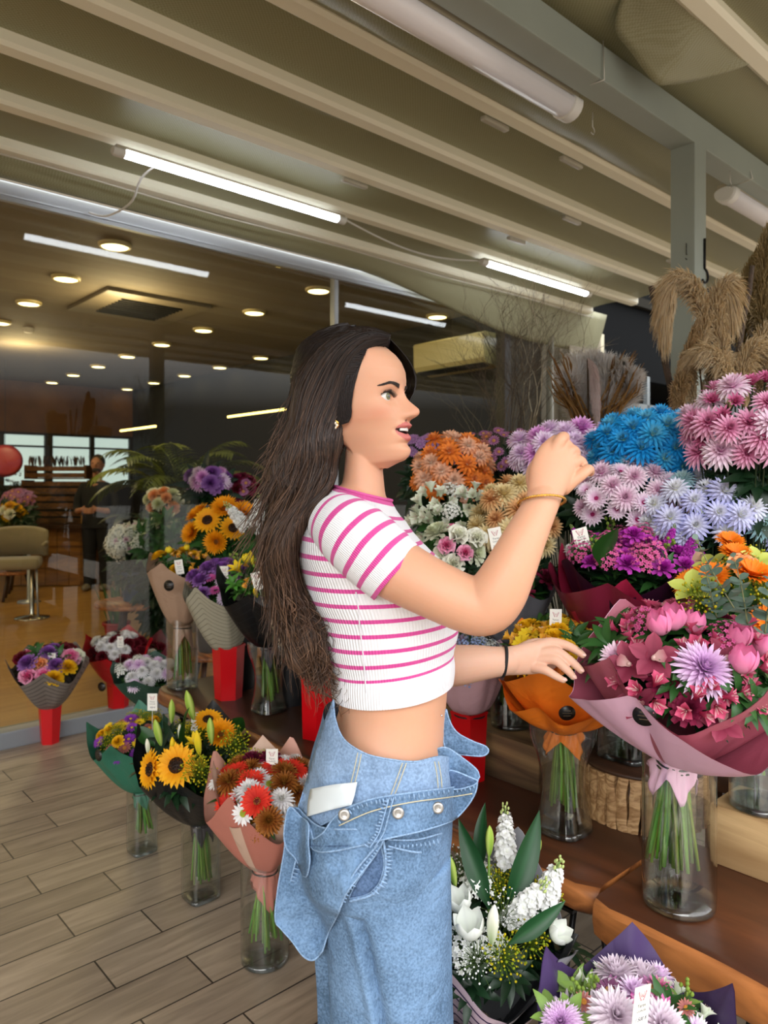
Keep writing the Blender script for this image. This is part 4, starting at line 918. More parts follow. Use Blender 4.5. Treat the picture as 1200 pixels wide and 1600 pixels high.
# ================================================================== LOOSE BUNCHES ON THE STEPS
PART_NAMES.update({k: k for k in FL})
for k in list(FL):
    for pre in ('blue_', 'cyan_', 'lavender_', 'ice_blue_', 'aqua_', 'pink_eyed_', 'pale_pink_', 'magenta_', 'lilac_', 'rose_pink_', 'peach_', 'cream_', 'orange_tip_', 'orange_', 'white_', 'mauve_', 'blush_', 'bronze_'):
        if k == pre + 'chrysanthemum': PART_NAMES[k] = 'chrysanthemum'
    if k.endswith('_spray_daisy'): PART_NAMES[k] = 'spray_daisy'
    for q in ('alstroemeria', 'tulip', 'rose', 'gerbera', 'lily_bud', 'stock', 'cymbidium', 'carnation', 'stock_floret', 'leaf_cluster', 'filler', 'sunflower'):
        if k.endswith(q): PART_NAMES[k] = q
def bunch(label, boxes, foot, kinds, n, sz, depth=.16, seed=0, up=.5, leafk='dark_leaf_cluster', nleaf=24, leafs=.085, stemr=.0022, stemcol='#2c3a22', group=None, ymid=None, jit=.012, bucketed=True, under=None):
    """boxes: (px, py, half width px, half height px, Y); heads sit on the near upper side of that rounded mass, stems run down to foot"""
    rd = random.Random(seed); foot = V(foot); root = empty('flower_bunch', foot, label, 'flowers', group); tot = sum(k[1] for k in kinds); cnt = 0
    px, py, hw, hh, Y = boxes
    c = P(px, py, Y + depth); rx = hw * (Y + depth * .4) / F; rzz = hh * (Y + depth * .4) / F
    pts = []; i = 0; m = n * 2
    while len(pts) < n and i < m * 3:
        f = (i + .5) / (m); i += 1
        if f >= 1: break
        zc = 1 - 2 * f; a = i * 2.39996; rr = sqrt(max(0, 1 - zc * zc)); d = V((rr * cos(a), rr * sin(a), zc))
        if d.y < .25 and d.z > -.62: pts.append(d)
    b = MB(); sc_ = srgb(stemcol)
    for d in pts:
        p = c + V((d.x * rx, d.y * depth, d.z * rzz)) + V((rd.uniform(-jit, jit), rd.uniform(-jit, jit), rd.uniform(-jit, jit)))
        nrm = V((d.x * .55, d.y - .35, d.z * .6 + up)).normalized() + V((rd.uniform(-.2, .2), rd.uniform(-.2, .2), rd.uniform(-.2, .2)))
        x = rd.random() * tot
        for k, wg, s in kinds:
            x -= wg
            if x <= 0: break
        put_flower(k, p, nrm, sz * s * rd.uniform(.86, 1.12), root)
        q = p - nrm.normalized() * sz * .12; mid = q.lerp(foot + Z * .12, .35) + V((0, .03, -.02)); b.tube([q, q - nrm.normalized() * .03, mid, foot.lerp(mid, .4), foot], stemr, 5, False, col=sc_)
    b.build('stalk_mass', M_stem, root)['kind'] = 'stuff'
    lb = MB(); Ms = FL[leafk]
    for i in range(nleaf):
        f = rd.random(); a = rd.random() * 6.28; q = sqrt(rd.random()) * .85; z = -rzz * (.1 + 2.2 * f) if under is None else -rzz * .2 - under * f
        p = c + V((cos(a) * q * rx * (1 - .35 * f), -abs(sin(a)) * q * depth * .7 + .02, z)); put_flower(leafk, p, V((cos(a) * .6, -.7, .5)), leafs * rd.uniform(.7, 1.3), root, 'leaf_cluster')
    return root
Bt = [  # label, box, kinds, n, size
 ('bright blue dyed chrysanthemums beside the grey post', (1022, 704, 92, 54, 2.05), [('blue_chrysanthemum', 6, 1), ('cyan_chrysanthemum', 3, 1)], 40, .044, .17),
 ('pale blue and lavender chrysanthemums above the eucalyptus', (1116, 806, 112, 58, 1.86), [('lavender_chrysanthemum', 6, 1), ('ice_blue_chrysanthemum', 3, 1), ('aqua_chrysanthemum', 1, 1)], 34, .040, .16),
 ('two-tone rose pink chrysanthemums, the tallest bunch by the frame edge', (1182, 672, 104, 78, 1.80), [('rose_pink_chrysanthemum', 6, 1), ('deep_pink_bud', 3, .7), ('pale_pink_chrysanthemum', 2, 1)], 48, .044, .15),
 ('pale pink chrysanthemums with dark pink eyes behind her raised hand', (980, 778, 80, 54, 2.0), [('pink_eyed_chrysanthemum', 5, 1), ('pale_pink_chrysanthemum', 4, 1.05)], 30, .038, .15),
 ('magenta and lilac chrysanthemums at her fingertips', (895, 712, 90, 42, 2.3), [('magenta_chrysanthemum', 5, 1.1), ('lilac_chrysanthemum', 5, 1)], 30, .044, .16),
 ('peach and cream chrysanthemums behind her forearm', (802, 822, 58, 66, 2.15), [('peach_chrysanthemum', 5, 1), ('cream_chrysanthemum', 5, 1)], 26, .042, .12),
 ('orange tipped white chrysanthemums nearest her chin', (708, 740, 56, 58, 2.5), [('orange_chrysanthemum', 6, 1), ('orange_tip_chrysanthemum', 4, 1)], 28, .042, .14),
 ('dusky mauve spray daisies in a wide dark bunch behind the orange ones', (790, 716, 80, 44, 2.75), [('mauve_spray_daisy', 7, 1), ('rust_spray_daisy', 3, 1)], 64, .022, .18),
 ('small purple spray daisies half hidden behind her mouth', (668, 700, 40, 20, 3.0), [('purple_spray_daisy', 1, 1)], 30, .024, .12),
 ('white alstroemeria with green leaves below the orange chrysanthemums', (712, 808, 62, 46, 2.3), [('white_alstroemeria', 5, 1), ('white_filler', 2, .8)], 18, .055, .12),
 ('bunch of white lisianthus with one pink rose beside her sleeve', (712, 856, 36, 34, 2.05), [('lisianthus', 4, 1.2), ('pink_rose', 2, .8), ('white_rose', 3, 1.1)], 9, .032, .08),
]
for k, (lab, bx, kd, n, sz, dp) in enumerate(Bt):
    px, py, hw, hh, Y = bx; top = P(px, py, Y + dp); s = top.dot(U); t = top.dot(N)
    zs = .63 if s < 2.21 else .80; s = max(2.0, s) if s < 2.21 else max(2.34, s); s = min(s, 2.6)
    foot = ST(s, t, zs + .03); 
    bunch(lab, bx, foot, kd, n, sz, dp, seed=k, leafk='leaf_cluster' if k in (9,) else 'dark_leaf_cluster', nleaf=30 if k != 9 else 46, under=.22, leafs=.09 if dp > .1 else .06)
    bucket(s, t, zs, .10 if dp > .1 else .07, .24, 'black flower bucket holding the ' + lab.split(' beside')[0].split(' above')[0].split(',')[0].split(' behind')[0].split(' at ')[0].split(' nearest')[0].split(' in a')[0].split(' half')[0].split(' below')[0].split(' with')[0])

# ================================================================== WRAPPED BOUQUETS AND THEIR VASES
P_pink = paper('paper_pink', '#f3c3dd', .5, inner='#a9566a', fold=.15); P_rose = paper('paper_rose', '#b06070', .5, fold=.1)
P_orange = paper('paper_orange', '#f58220', .5, fold=.35); P_tissue = paper('tissue_orange', '#f98a2c', .7, fold=.8)
P_burg = paper('paper_burgundy', '#7d1c37', .45, fold=.12); P_plum = paper('paper_plum', '#2f0f25', .4, fold=.12); P_cerise = paper('paper_cerise', '#a52343', .45, fold=.1)
P_grey = paper('paper_grey', '#70737a', .5); P_brown = paper('paper_brown', '#8d5a48', .5, inner='#a97f63'); P_mauve = paper('paper_mauve', '#c8a0a8', .5, fold=.5)
P_green = paper('paper_green', '#33725a', .5, fold=.2); P_black = paper('paper_black', '#101012', .38, stripes=('#2c2c30', 0, .05, 8), fold=.15); P_salmon = paper('paper_salmon', '#c07868', .5, fold=.15, inner='#cf9a88'); P_sage = paper('paper_sage', '#8f8d78', .5)
P_beige = paper('paper_beige', '#cfae98', .55); P_kraft = paper('paper_kraft', '#a98a72', .6, fold=.5); P_news = paper('paper_newsprint', '#a39d88', .7, stripes=('#5b5848', 0, .10, 13), fold=.2)
P_red = paper('paper_red', '#c4101c', .4, fold=.3); P_stripe = paper('paper_striped_grey', '#7d746c', .5, stripes=('#5a5350', 0, .28, 9), fold=.3); P_strip2 = paper('paper_striped_violet', '#cdb6c0', .45, stripes=('#35254a', 0, .22, 7), fold=.25, inner='#3f3f44')
P_violet = paper('paper_violet', '#43305c', .45, fold=.2); P_lightp = paper('paper_silver', '#b9b7bd', .4, fold=.15, inner='#7f8084'); P_teal = paper('paper_dark_green', '#23483a', .5); P_wine = paper('paper_wine', '#6a1430', .5)
toV = -U * .20
lean = lambda x, y=0.0, z=1.0: V((x, y, z))

# --- big pink bouquet
A = P(1068, 1213, 1.50); vb = G(1072, 1412, .5); vb = V((A.x + .004, vb.y, .5))
vase(vb, .073, .315, 'large round glass vase of water on the thick bench, under the pink tulip bouquet', water=.66)
A = V((vb.x - .006, vb.y - .0, .5 + .305))
b1 = bouquet('large pink bouquet of tulips and alstroemeria in light pink and rose paper', A, lean(.0, -.22), .275, .185,
  [dict(m=P_rose, lo=.82, hi=1.16, corners=4, ph=.1, h=.29, R=.18, crease=.08), dict(m=P_pink, lo=.66, hi=1.22, corners=3, ph=.28, fdrop=.42, h=.27, R=.205, out=.1, crease=.06)],
  [('cymbidium', 6, 1.1), ('pink_alstroemeria', 9, 1.15), ('mauve_chrysanthemum', 2, 1.2), ('burgundy_carnation', 2, .9), ('rose_pink_chrysanthemum', 1, 1), ('leaf_cluster', 3, 1.4)], 34, .042, foliage=[('leaf_cluster', 22, .075), ('dark_leaf_cluster', 14, .07)],
  rn=.032, stem=(26, .24, .058), tailp=(.085, .055, P_pink), tie_n=2, seed=2, fill=.88, hf=.80, dome=.075, zmin=.58, th=0) if False else None
def bq(*a, **k): return bouquet(*a, **k)
b1 = bq('large pink bouquet of tulips and alstroemeria in light pink and rose paper', A, lean(.0, -.25), .275, .185,
  [dict(m=P_rose, lo=.62, hi=.96, corners=4, ph=.5, fdrop=.0, h=.27, R=.195, crease=.08), dict(m=P_pink, lo=.46, hi=1.05, corners=3, ph=.17, fdrop=.10, h=.25, R=.215, out=.1, crease=.06)],
  [('cymbidium', 7, 1.1), ('pink_alstroemeria', 10, 1.15), ('pink_wax_flower', 1, 1), ('burgundy_carnation', 2, .9), ('leaf_cluster', 4, 1.5)], 38, .040, foliage=[('leaf_cluster', 24, .07), ('dark_leaf_cluster', 14, .07)],
  rn=.034, stem=(26, .235, .056), tailp=(.085, .05, P_pink), tie_n=2, seed=2, fill=.9, hf=.82, dome=.07, zmin=.575)
fl = V((.05, -.75, .65))
for (k, px, py, Y, s, d) in [('mauve_chrysanthemum', 1098, 1047, 1.36, .056, fl), ('pink_tulip', 1052, 985, 1.44, .044, (-.15, -.3, 1)), ('pink_tulip', 1036, 992, 1.43, .042, (-.4, -.3, 1)), ('pink_tulip', 1078, 990, 1.45, .038, (.3, -.1, 1)),
   ('pink_tulip', 1153, 1012, 1.42, .040, (.0, -.3, 1)), ('pink_tulip', 1157, 1052, 1.35, .044, (.05, -.35, 1)), ('pink_tulip', 1190, 1030, 1.42, .040, (.35, -.2, 1)), ('pink_alstroemeria', 1100, 1010, 1.43, .05, fl), ('cymbidium', 1020, 1030, 1.40, .052, (-.2, -.8, .5)), ('cymbidium', 985, 1040, 1.42, .050, (-.5, -.7, .5)),
   ('pink_alstroemeria', 1085, 1105, 1.33, .042, (0, -.8, .3)), ('pink_alstroemeria', 1120, 1090, 1.33, .042, (.2, -.8, .3)), ('pink_alstroemeria', 1015, 1082, 1.36, .045, (-.2, -.8, .4)), ('leaf_cluster', 1150, 1085, 1.36, .07, (.2, -.7, .5)), ('leaf_cluster', 1060, 1060, 1.37, .05, (0, -.6, .6)), ('leaf_cluster', 1178, 1050, 1.40, .07, (.3, -.6, .6)), ('pale_pink_chrysanthemum', 965, 1030, 1.46, .04, (-.5, -.5, .6)), ('leaf_cluster', 1175, 1100, 1.36, .06, (.2, -.7, .5))]:
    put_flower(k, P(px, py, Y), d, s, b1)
sticker(P(1007, 1118, 1.34), (-.35, -.85, -.25), .021, b1)
# --- orange bouquet
vb = G(880, 1296, .5); vase(vb, .064, .27, 'waisted glass vase on the bench holding the orange paper bouquet', 'waist', .58)
A = V((vb.x, vb.y, .5 + .262))
b2 = bq('orange bouquet with yellow flowers in orange paper under her lower hand', A, lean(-.04, -.16), .20, .145,
  [dict(m=P_orange, lo=.66, hi=1.22, corners=3, ph=.12, fdrop=.12, h=.20, R=.15, crease=.06, puff=.10), dict(m=P_orange, lo=.42, hi=.62, corners=6, ph=.4, fdrop=.1, h=.2, R=.155, crease=.16, puff=.16)],
  [('yellow_carnation', 6, 1), ('orange_alstroemeria', 4, 1.1), ('yellow_daisy', 5, 1), ('sunflower', 2, 1.3), ('orange_rose', 3, .9), ('leaf_cluster', 4, 1.4)], 30, .036, foliage=[('leaf_cluster', 26, .06)],
  rn=.03, stem=(18, .20, .036), tailp=(.075, .048, P_tissue, 3), seed=5, zmin=.545, hf=1.0, fd=.12)
sticker(P(886, 1114, 1.68), (-.05, -1, -.3), .019, b2)
# --- burgundy bouquet on the log stand
vb = ST(1.80, 1.03, .643); vase(vb, .066, .27, 'square glass vase on the round stick stand', 'square', .55)
A = V((vb.x - .0, vb.y, .643 + .26))
b3 = bq('wide burgundy and plum paper bouquet of magenta stock with a big leaf', A, lean(.02, -.10), .27, .225,
  [dict(m=P_burg, lo=.80, hi=1.0, corners=5, ph=.2, fdrop=-.02, h=.25, R=.25, crease=.07, puff=.14), dict(m=P_plum, lo=.85, hi=1.12, corners=4, ph=.62, fdrop=.1, h=.27, R=.215, crease=.06, puff=.1), dict(m=P_cerise, lo=.6, hi=1.12, corners=4, ph=.05, fdrop=.12, h=.27, R=.22, crease=.05, puff=.1)],
  [('magenta_stock_floret', 12, 1), ('pink_wax_flower', 6, 1.6), ('magenta_stock', 3, .7), ('white_chrysanthemum', 1, .9), ('green_bud_spray', 2, 1.2), ('leaf_cluster', 3, 1.5)], 58, .028, foliage=[('leaf_cluster', 20, .07), ('dark_leaf_cluster', 20, .08)],
  rn=.034, stem=(18, .19, .04), seed=8, zmin=.69, hf=1.0, dome=.05, flat=.85, fd=.02)
put_flower('broad_leaf', P(940, 885, 1.80), (.0, -.3, 1), .125, b3, 'broad_leaf', spin=-1.2)
for px, py in ((1012, 850), (990, 838), (968, 872), (1025, 868)): put_flower('magenta_stock_floret', P(px, py, 1.85), (0, -.6, .8), .028, b3)
# --- brown bouquet with gerberas and eucalyptus
vb = V((G(1186, 1262, .635).x, 0, 0)); vb = G(1188, 1262, .635); vase(vb, .066, .26, 'round glass vase on the pale timber at the edge of the view', 'round', .68)
A = V((vb.x, vb.y + .04, .635 + .27))
b4 = bq('brown paper bouquet with orange gerberas, green orchids and eucalyptus', A, lean(.02, -.20), .245, .19,
  [dict(m=P_brown, lo=.62, hi=1.14, corners=4, ph=.40, fdrop=.14, h=.25, R=.20, crease=.06, puff=.05)],
  [('orange_gerbera', 5, 1.3), ('green_cymbidium', 4, 1.1), ('peach_rose', 2, .9), ('solidago', 4, 1.5), ('leaf_cluster', 4, 1.5)], 22, .04, foliage=[('leaf_cluster', 18, .075), ('dark_leaf_cluster', 14, .08)],
  rn=.034, stem=(14, .2, .045), seed=12, zmin=.69, hf=.92)
for (k, px, py, Y, s, d) in [('orange_gerbera', 1112, 903, 1.55, .042, (-.35, -.55, .7)), ('orange_gerbera', 1175, 900, 1.5, .05, (.1, -.4, .9)), ('orange_gerbera', 1150, 868, 1.62, .042, (0, -.4, .9)), ('orange_gerbera', 1140, 848, 1.66, .036, (0, -.5, .8)), ('green_cymbidium', 1085, 925, 1.5, .055, (-.4, -.4, .8)), ('green_cymbidium', 1182, 878, 1.6, .042, (.1, -.5, .8)), ('peach_rose', 1162, 882, 1.58, .04, (0, -.5, .8)),
   ('eucalyptus_sprig', 1168, 975, 1.36, .040, (-.30, -.15, .85)), ('eucalyptus_sprig', 1150, 955, 1.45, .046, (-.42, .0, .9)), ('eucalyptus_sprig', 1195, 990, 1.34, .042, (.05, -.2, .9)), ('eucalyptus_sprig', 1120, 965, 1.45, .036, (-.25, -.3, .8)), ('solidago', 1098, 940, 1.47, .05, (-.3, -.5, .8)), ('solidago', 1193, 930, 1.5, .05, (0, -.5, .8))]:
    put_flower(k, P(px, py, Y), d, s, b4)
# --- grey paper bouquet behind the arm
vb = ST(1.80, 1.42, .632); vase(vb, .062, .25, 'glass vase behind the orange bouquet on the scorched timber', 'round', .6)
A = V((vb.x, vb.y, .632 + .25))
b5 = bq('grey paper bouquet tucked behind her elbow', A, lean(-.02, -.08), .25, .15, [dict(m=P_grey, lo=.75, hi=1.15, corners=4, ph=.15, fdrop=.1, h=.25, R=.17, crease=.12)],
  [('orange_gerbera', 2, 1), ('cream_chrysanthemum', 2, 1), ('green_bud_spray', 1, 1.2), ('burgundy_carnation', 3, 1)], 14, .036, foliage=[('leaf_cluster', 14, .07)], rn=.03, stem=(10, .18, .035), seed=15, zmin=.68)
# --- mauve bouquet in red pot next to her
pb = G(733, 1219, .5); pot(pb, .045, .053, .20, 'red flower pot on the bench just in front of her waist', 4, AN + pi / 4)
b6 = bq('dusty mauve paper bouquet with blue and white filler in the red pot at her waist', pb + Z * .205, lean(0, -.06), .19, .105, [dict(m=P_mauve, lo=.8, hi=1.1, corners=5, ph=.2, fdrop=.1, h=.19, R=.12, crease=.14, puff=.16)],
  [('blue_filler', 4, 1.2), ('white_filler', 4, 1.2), ('pale_pink_chrysanthemum', 2, .9), ('lilac_chrysanthemum', 2, .9)], 18, .03, foliage=[('leaf_cluster', 10, .05)], rn=.04, stem=None, seed=18)
# --- white lily bouquet in the violet striped paper, low in front
A = P(742, 1598, 1.47)
vb = V((A.x, A.y, 0)); vase(vb, .07, .30, 'round glass vase on the floor tiles holding the white lily bouquet', 'round', .7)
A = V((A.x, A.y, .305))
b7 = bq('white bouquet of stock, tulips and lilies in striped violet and grey paper', A, lean(.12, -.10), .27, .155, [dict(m=P_strip2, lo=.72, hi=1.12, corners=4, ph=.2, fdrop=.28, h=.25, R=.165, crease=.07, puff=.08), dict(m=P_lightp, lo=.62, hi=1.22, corners=3, ph=.60, fdrop=.42, h=.27, R=.17, crease=.05, puff=.02)],
  [('white_filler', 3, 1.2), ('gypsophila', 4, 1.5), ('solidago', 3, 1.2), ('white_tulip', 2, .8), ('dark_leaf_cluster', 4, 1.6)], 22, .036, foliage=[('dark_leaf_cluster', 24, .08)], rn=.034, stem=(16, .2, .05), seed=21, tie_n=1, zmin=.03)
for (k, px, py, Y, s, d, sp) in [('white_stock', 790, 1345, 1.52, .036, (-.0, .05, 1), 0), ('white_stock', 842, 1425, 1.45, .042, (.22, -.25, .8), 0), ('white_stock', 800, 1440, 1.42, .040, (.35, -.30, .65), 1), ('white_tulip', 735, 1465, 1.34, .040, (-.1, -.25, 1), 0), ('white_tulip', 722, 1425, 1.40, .036, (-.25, -.15, 1), 0), ('white_lily_bud', 768, 1475, 1.32, .046, (.05, -.15, 1), 0), ('green_lily_bud', 764, 1338, 1.46, .036, (.02, .0, 1), 0), ('green_lily_bud', 836, 1342, 1.5, .026, (.25, .0, 1), 0),
    ('lily_leaf', 765, 1420, 1.42, .17, (-.35, .0, .9), 3.1), ('lily_leaf', 790, 1425, 1.42, .20, (.45, .0, .9), 0), ('lily_leaf', 752, 1360, 1.5, .13, (-.1, 0, 1), 2.6), ('lily_leaf', 795, 1475, 1.33, .13, (.7, -.3, .6), 0), ('gypsophila', 745, 1500, 1.34, .05, (-.2, -.6, .6), 0), ('solidago', 785, 1495, 1.33, .045, (.1, -.6, .6), 0), ('green_lily_bud', 712, 1385, 1.43, .036, (-.2, 0, 1), 0), ('white_tulip', 745, 1395, 1.45, .032, (-.2, 0, 1), 0)]:
    put_flower(k, P(px, py, Y), d, s, b7, spin=sp if 'leaf' in k else None)
b = MB(); b.tube([P(763, 1470, 1.42), P(764, 1338, 1.46)], .0025, 6, col=srgb('#6a8a3a')); b.build('flower_stalk', M_stem, b7)
# --- bottom violet bouquet by the bench legs
A = P(985, 1720, 1.22); vb = V((A.x, A.y, 0)); vase(vb, .07, .29, 'round glass vase on the floor under the bench edge, mostly below the view', 'round', .7)
A = V((A.x, A.y, .30))
b8 = bq('mixed blush and purple bouquet in deep violet paper below the bench edge', A, lean(0, -.10), .20, .14, [dict(m=P_violet, lo=.78, hi=1.20, corners=5, ph=.45, fdrop=.15, h=.22, R=.155, crease=.06)],
  [('blush_chrysanthemum', 4, 1.3), ('lilac_chrysanthemum', 2, .9), ('pink_daisy', 3, 1), ('white_alstroemeria', 4, 1.1), ('mauve_spray_daisy', 3, .8), ('pink_wax_flower', 2, 1), ('light_leaf_cluster', 4, 1.5)], 30, .036, foliage=[('leaf_cluster', 20, .065), ('light_leaf_cluster', 8, .07)], rn=.032, stem=(12, .2, .045), seed=26, zmin=.03, hf=.88)
for (k, px, py, Y, s, d) in [('blush_chrysanthemum', 962, 1590, 1.12, .044, (0, -.6, .8)), ('blush_chrysanthemum', 1032, 1606, 1.10, .044, (.1, -.6, .8)), ('mauve_chrysanthemum', 878, 1600, 1.14, .034, (-.3, -.5, .8)), ('green_bud_spray', 905, 1568, 1.2, .026, (-.2, 0, 1)), ('green_bud_spray', 925, 1562, 1.22, .026, (0, 0, 1)), ('green_bud_spray', 1068, 1570, 1.2, .026, (.2, 0, 1)), ('light_leaf_cluster', 862, 1590, 1.16, .05, (-.1, -.2, 1)), ('light_leaf_cluster', 890, 1590, 1.16, .05, (.1, -.2, 1)), ('leaf_cluster', 1040, 1575, 1.2, .055, (.1, -.2, 1)), ('deep_pink_bud', 1030, 1552, 1.24, .026, (0, -.3, 1)), ('rust_spray_daisy', 912, 1565, 1.18, .017, (0, -.6, .8)), ('rust_spray_daisy', 1072, 1575, 1.18, .015, (0, -.6, .8))]:
    put_flower(k, P(px, py, Y), d, s, b8)
# --- floor row: green, black, salmon
vb = G(222, 1330); vase(vb, .048, .235, 'small square glass vase on the tiles under the green paper bouquet', 'square', .72)
b9 = bq('dark green paper bouquet of purple asters and yellow flowers on the floor', vb + Z * .23, lean(-.20, -.10), .25, .13, [dict(m=P_green, lo=.74, hi=1.14, corners=4, ph=.30, fdrop=.2, h=.26, R=.145, crease=.07, puff=.06)],
  [('purple_aster', 6, .9), ('yellow_daisy', 5, .8), ('rust_spray_daisy', 4, .8), ('solidago', 3, 1.2), ('yellow_carnation', 3, .8)], 38, .03, foliage=[('leaf_cluster', 16, .06)], rn=.028, stem=(16, .15, .032), tailp=(.07, .04, P_green), seed=31, zmin=.03, hf=.86)
sticker(P(154, 1180, 2.52), (-.6, -.8, 0), .02, b9)
vb = G(314, 1402); vase(vb, .054, .262, 'square glass vase on the tiles under the black paper sunflower bouquet', 'square', .8)
b10 = bq('black paper bouquet of sunflowers and yellow lily buds on the floor', vb + Z * .255, lean(-.06, -.16), .30, .17, [dict(m=P_black, lo=.68, hi=1.14, corners=4, ph=.30, fdrop=.2, h=.30, R=.185, crease=.06, puff=.05)],
  [('solidago', 5, 1.3), ('yellow_daisy', 1, 1), ('yellow_lily', 1, 1.2), ('dark_leaf_cluster', 6, 2.0), ('broad_leaf', 2, 2.4)], 20, .04, foliage=[('dark_leaf_cluster', 18, .09), ('leaf_cluster', 12, .08)], rn=.03, stem=(20, .2, .036), tailp=(.08, .035, P_black), seed=35, zmin=.03)
for (k, px, py, Y, s, d) in [('sunflower', 276, 1196, 2.18, .066, (-.05, -.85, .4)), ('sunflower', 236, 1202, 2.2, .060, (-.75, -.65, .25)), ('ragged_sunflower', 345, 1148, 2.32, .055, (.25, -.7, .6)), ('sunflower', 325, 1125, 2.4, .05, (.1, -.4, .9)), ('green_lily_bud', 252, 1165, 2.25, .050, (-.2, -.1, 1)), ('green_lily_bud', 303, 1125, 2.38, .058, (-.25, .0, 1)), ('green_lily_bud', 331, 1162, 2.22, .048, (-.05, -.1, 1)), ('yellow_lily_bud', 312, 1180, 2.2, .046, (-.1, -.1, 1)), ('yellow_lily_bud', 270, 1182, 2.22, .036, (0, -.1, 1)), ('yellow_lily', 306, 1165, 2.24, .036, (-.1, -.5, .9)),
    ('white_lily_bud', 232, 1180, 2.24, .03, (-.1, 0, 1)), ('white_lily_bud', 281, 1155, 2.3, .028, (0, 0, 1)), ('green_lily_bud', 268, 1130, 2.36, .045, (0, 0, 1)), ('solidago', 310, 1205, 2.15, .06, (.1, -.6, .7)), ('solidago', 365, 1165, 2.25, .06, (.3, -.6, .7)), ('broad_leaf', 290, 1165, 2.3, .14, (-.2, -.3, .9))]:
    put_flower(k, P(px, py, Y), d, s, b10)
vb = G(414, 1500); vase(vb, .069, .30, 'round glass vase on the tiles under the salmon paper gerbera bouquet', 'round', .48)
b11 = bq('salmon paper bouquet of red gerberas and white daisies beside her hip', vb + Z * .27, lean(.0, -.10), .28, .15, [dict(m=P_beige, lo=.8, hi=1.14, corners=4, ph=.0, fdrop=.3, h=.29, R=.14, crease=.05), dict(m=P_salmon, lo=.62, hi=1.16, corners=4, ph=.35, fdrop=.10, h=.28, R=.165, crease=.07)],
  [('bronze_chrysanthemum', 6, 1.1), ('white_chrysanthemum', 4, 1), ('red_gerbera', 4, 1.1), ('white_daisy', 4, .95), ('solidago', 3, 1), ('burgundy_carnation', 2, 1)], 34, .038, foliage=[('leaf_cluster', 16, .06)], rn=.032, stem=(18, .22, .052), tailp=(.12, .04, P_salmon, 2), seed=41, zmin=.04, hf=.88)
for (k, px, py, Y, s, d) in [('red_gerbera', 402, 1252, 1.93, .046, (-.1, -.8, .5)), ('red_gerbera', 392, 1222, 2.05, .044, (-.1, -.4, .9)), ('white_daisy', 380, 1271, 1.93, .032, (-.2, -.9, .3)), ('bronze_chrysanthemum', 420, 1282, 1.90, .04, (.1, -.8, .5)), ('bronze_chrysanthemum', 444, 1225, 2.05, .042, (.1, -.5, .8)), ('white_chrysanthemum', 440, 1250, 1.97, .036, (.1, -.6, .8)), ('white_chrysanthemum', 390, 1236, 2.0, .038, (-.1, -.5, .8))]:
    put_flower(k, P(px, py, Y), d, s, b11)
# --- by the window: striped grey, red, green, wine
pb = G(78, 1160); pot(pb, .047, .062, .215, 'red flower pot on the tiles under the striped grey bouquet by the window', 6, .1)
b12 = bq('striped grey paper bouquet with roses in a red pot against the window sill', pb + Z * .19, lean(.02, -.10), .28, .18, [dict(m=P_stripe, lo=.75, hi=1.12, corners=5, ph=.1, fdrop=.16, h=.27, R=.20, crease=.08)],
  [('pink_rose', 3, 1.1), ('deep_red_rose', 3, 1.1), ('violet_carnation', 3, 1), ('yellow_carnation', 2, 1), ('peach_rose', 2, 1), ('white_rose', 2, 1), ('leaf_cluster', 3, 1.4)], 22, .05, foliage=[('leaf_cluster', 12, .08)], rn=.045, stem=None, seed=44, hf=.9)
pb = G(185, 1128); pot(pb, .05, .066, .25, 'red flower pot under the red paper bouquet by the window', 6, .4)
b13 = bq('red paper bouquet of white chrysanthemums and dark roses by the window', pb + Z * .23, lean(.04, -.12), .24, .17, [dict(m=P_red, lo=.75, hi=1.15, corners=4, ph=.2, fdrop=.3, h=.25, R=.185, crease=.07)],
  [('deep_red_rose', 7, 1.0), ('white_chrysanthemum', 6, .95)], 30, .042, foliage=[('dark_leaf_cluster', 10, .07)], rn=.05, stem=None, seed=47, hf=.9)
sticker(P(159, 1073, 3.95), (-.3, -1, 0), .024, b13)
pb = G(226, 1118); vase(pb, .05, .2, 'glass vase under the wine coloured bouquet between red bouquet and bench', 'round', .6)
b14 = bq('wine coloured paper bouquet low beside the end of the bench', pb + Z * .19, lean(.03, -.1), .24, .14, [dict(m=P_wine, lo=.8, hi=1.2, corners=4, ph=.4, fdrop=.1, h=.24, R=.16, crease=.08)],
  [('white_rose', 3, 1), ('deep_red_rose', 2, 1)], 10, .04, foliage=[('leaf_cluster', 10, .06)], rn=.03, stem=(8, .15, .03), seed=50, zmin=.03)
pb = ST(1.55, 3.45, 0); vase(pb, .06, .3, 'glass vase on the tiles behind the end of the bench', 'round', .6)
b15 = bq('dark green paper bouquet of white and lilac flowers behind the kraft bouquet vase', pb + Z * .30, lean(0, -.1), .20, .15, [dict(m=P_teal, lo=.8, hi=1.1, corners=4, ph=.2, fdrop=.2, h=.2, R=.16, crease=.08)],
  [('white_chrysanthemum', 5, 1), ('lilac_chrysanthemum', 4, 1), ('white_filler', 2, 1)], 20, .036, foliage=[('leaf_cluster', 12, .06)], rn=.03, stem=(8, .2, .03), seed=53, zmin=.03)
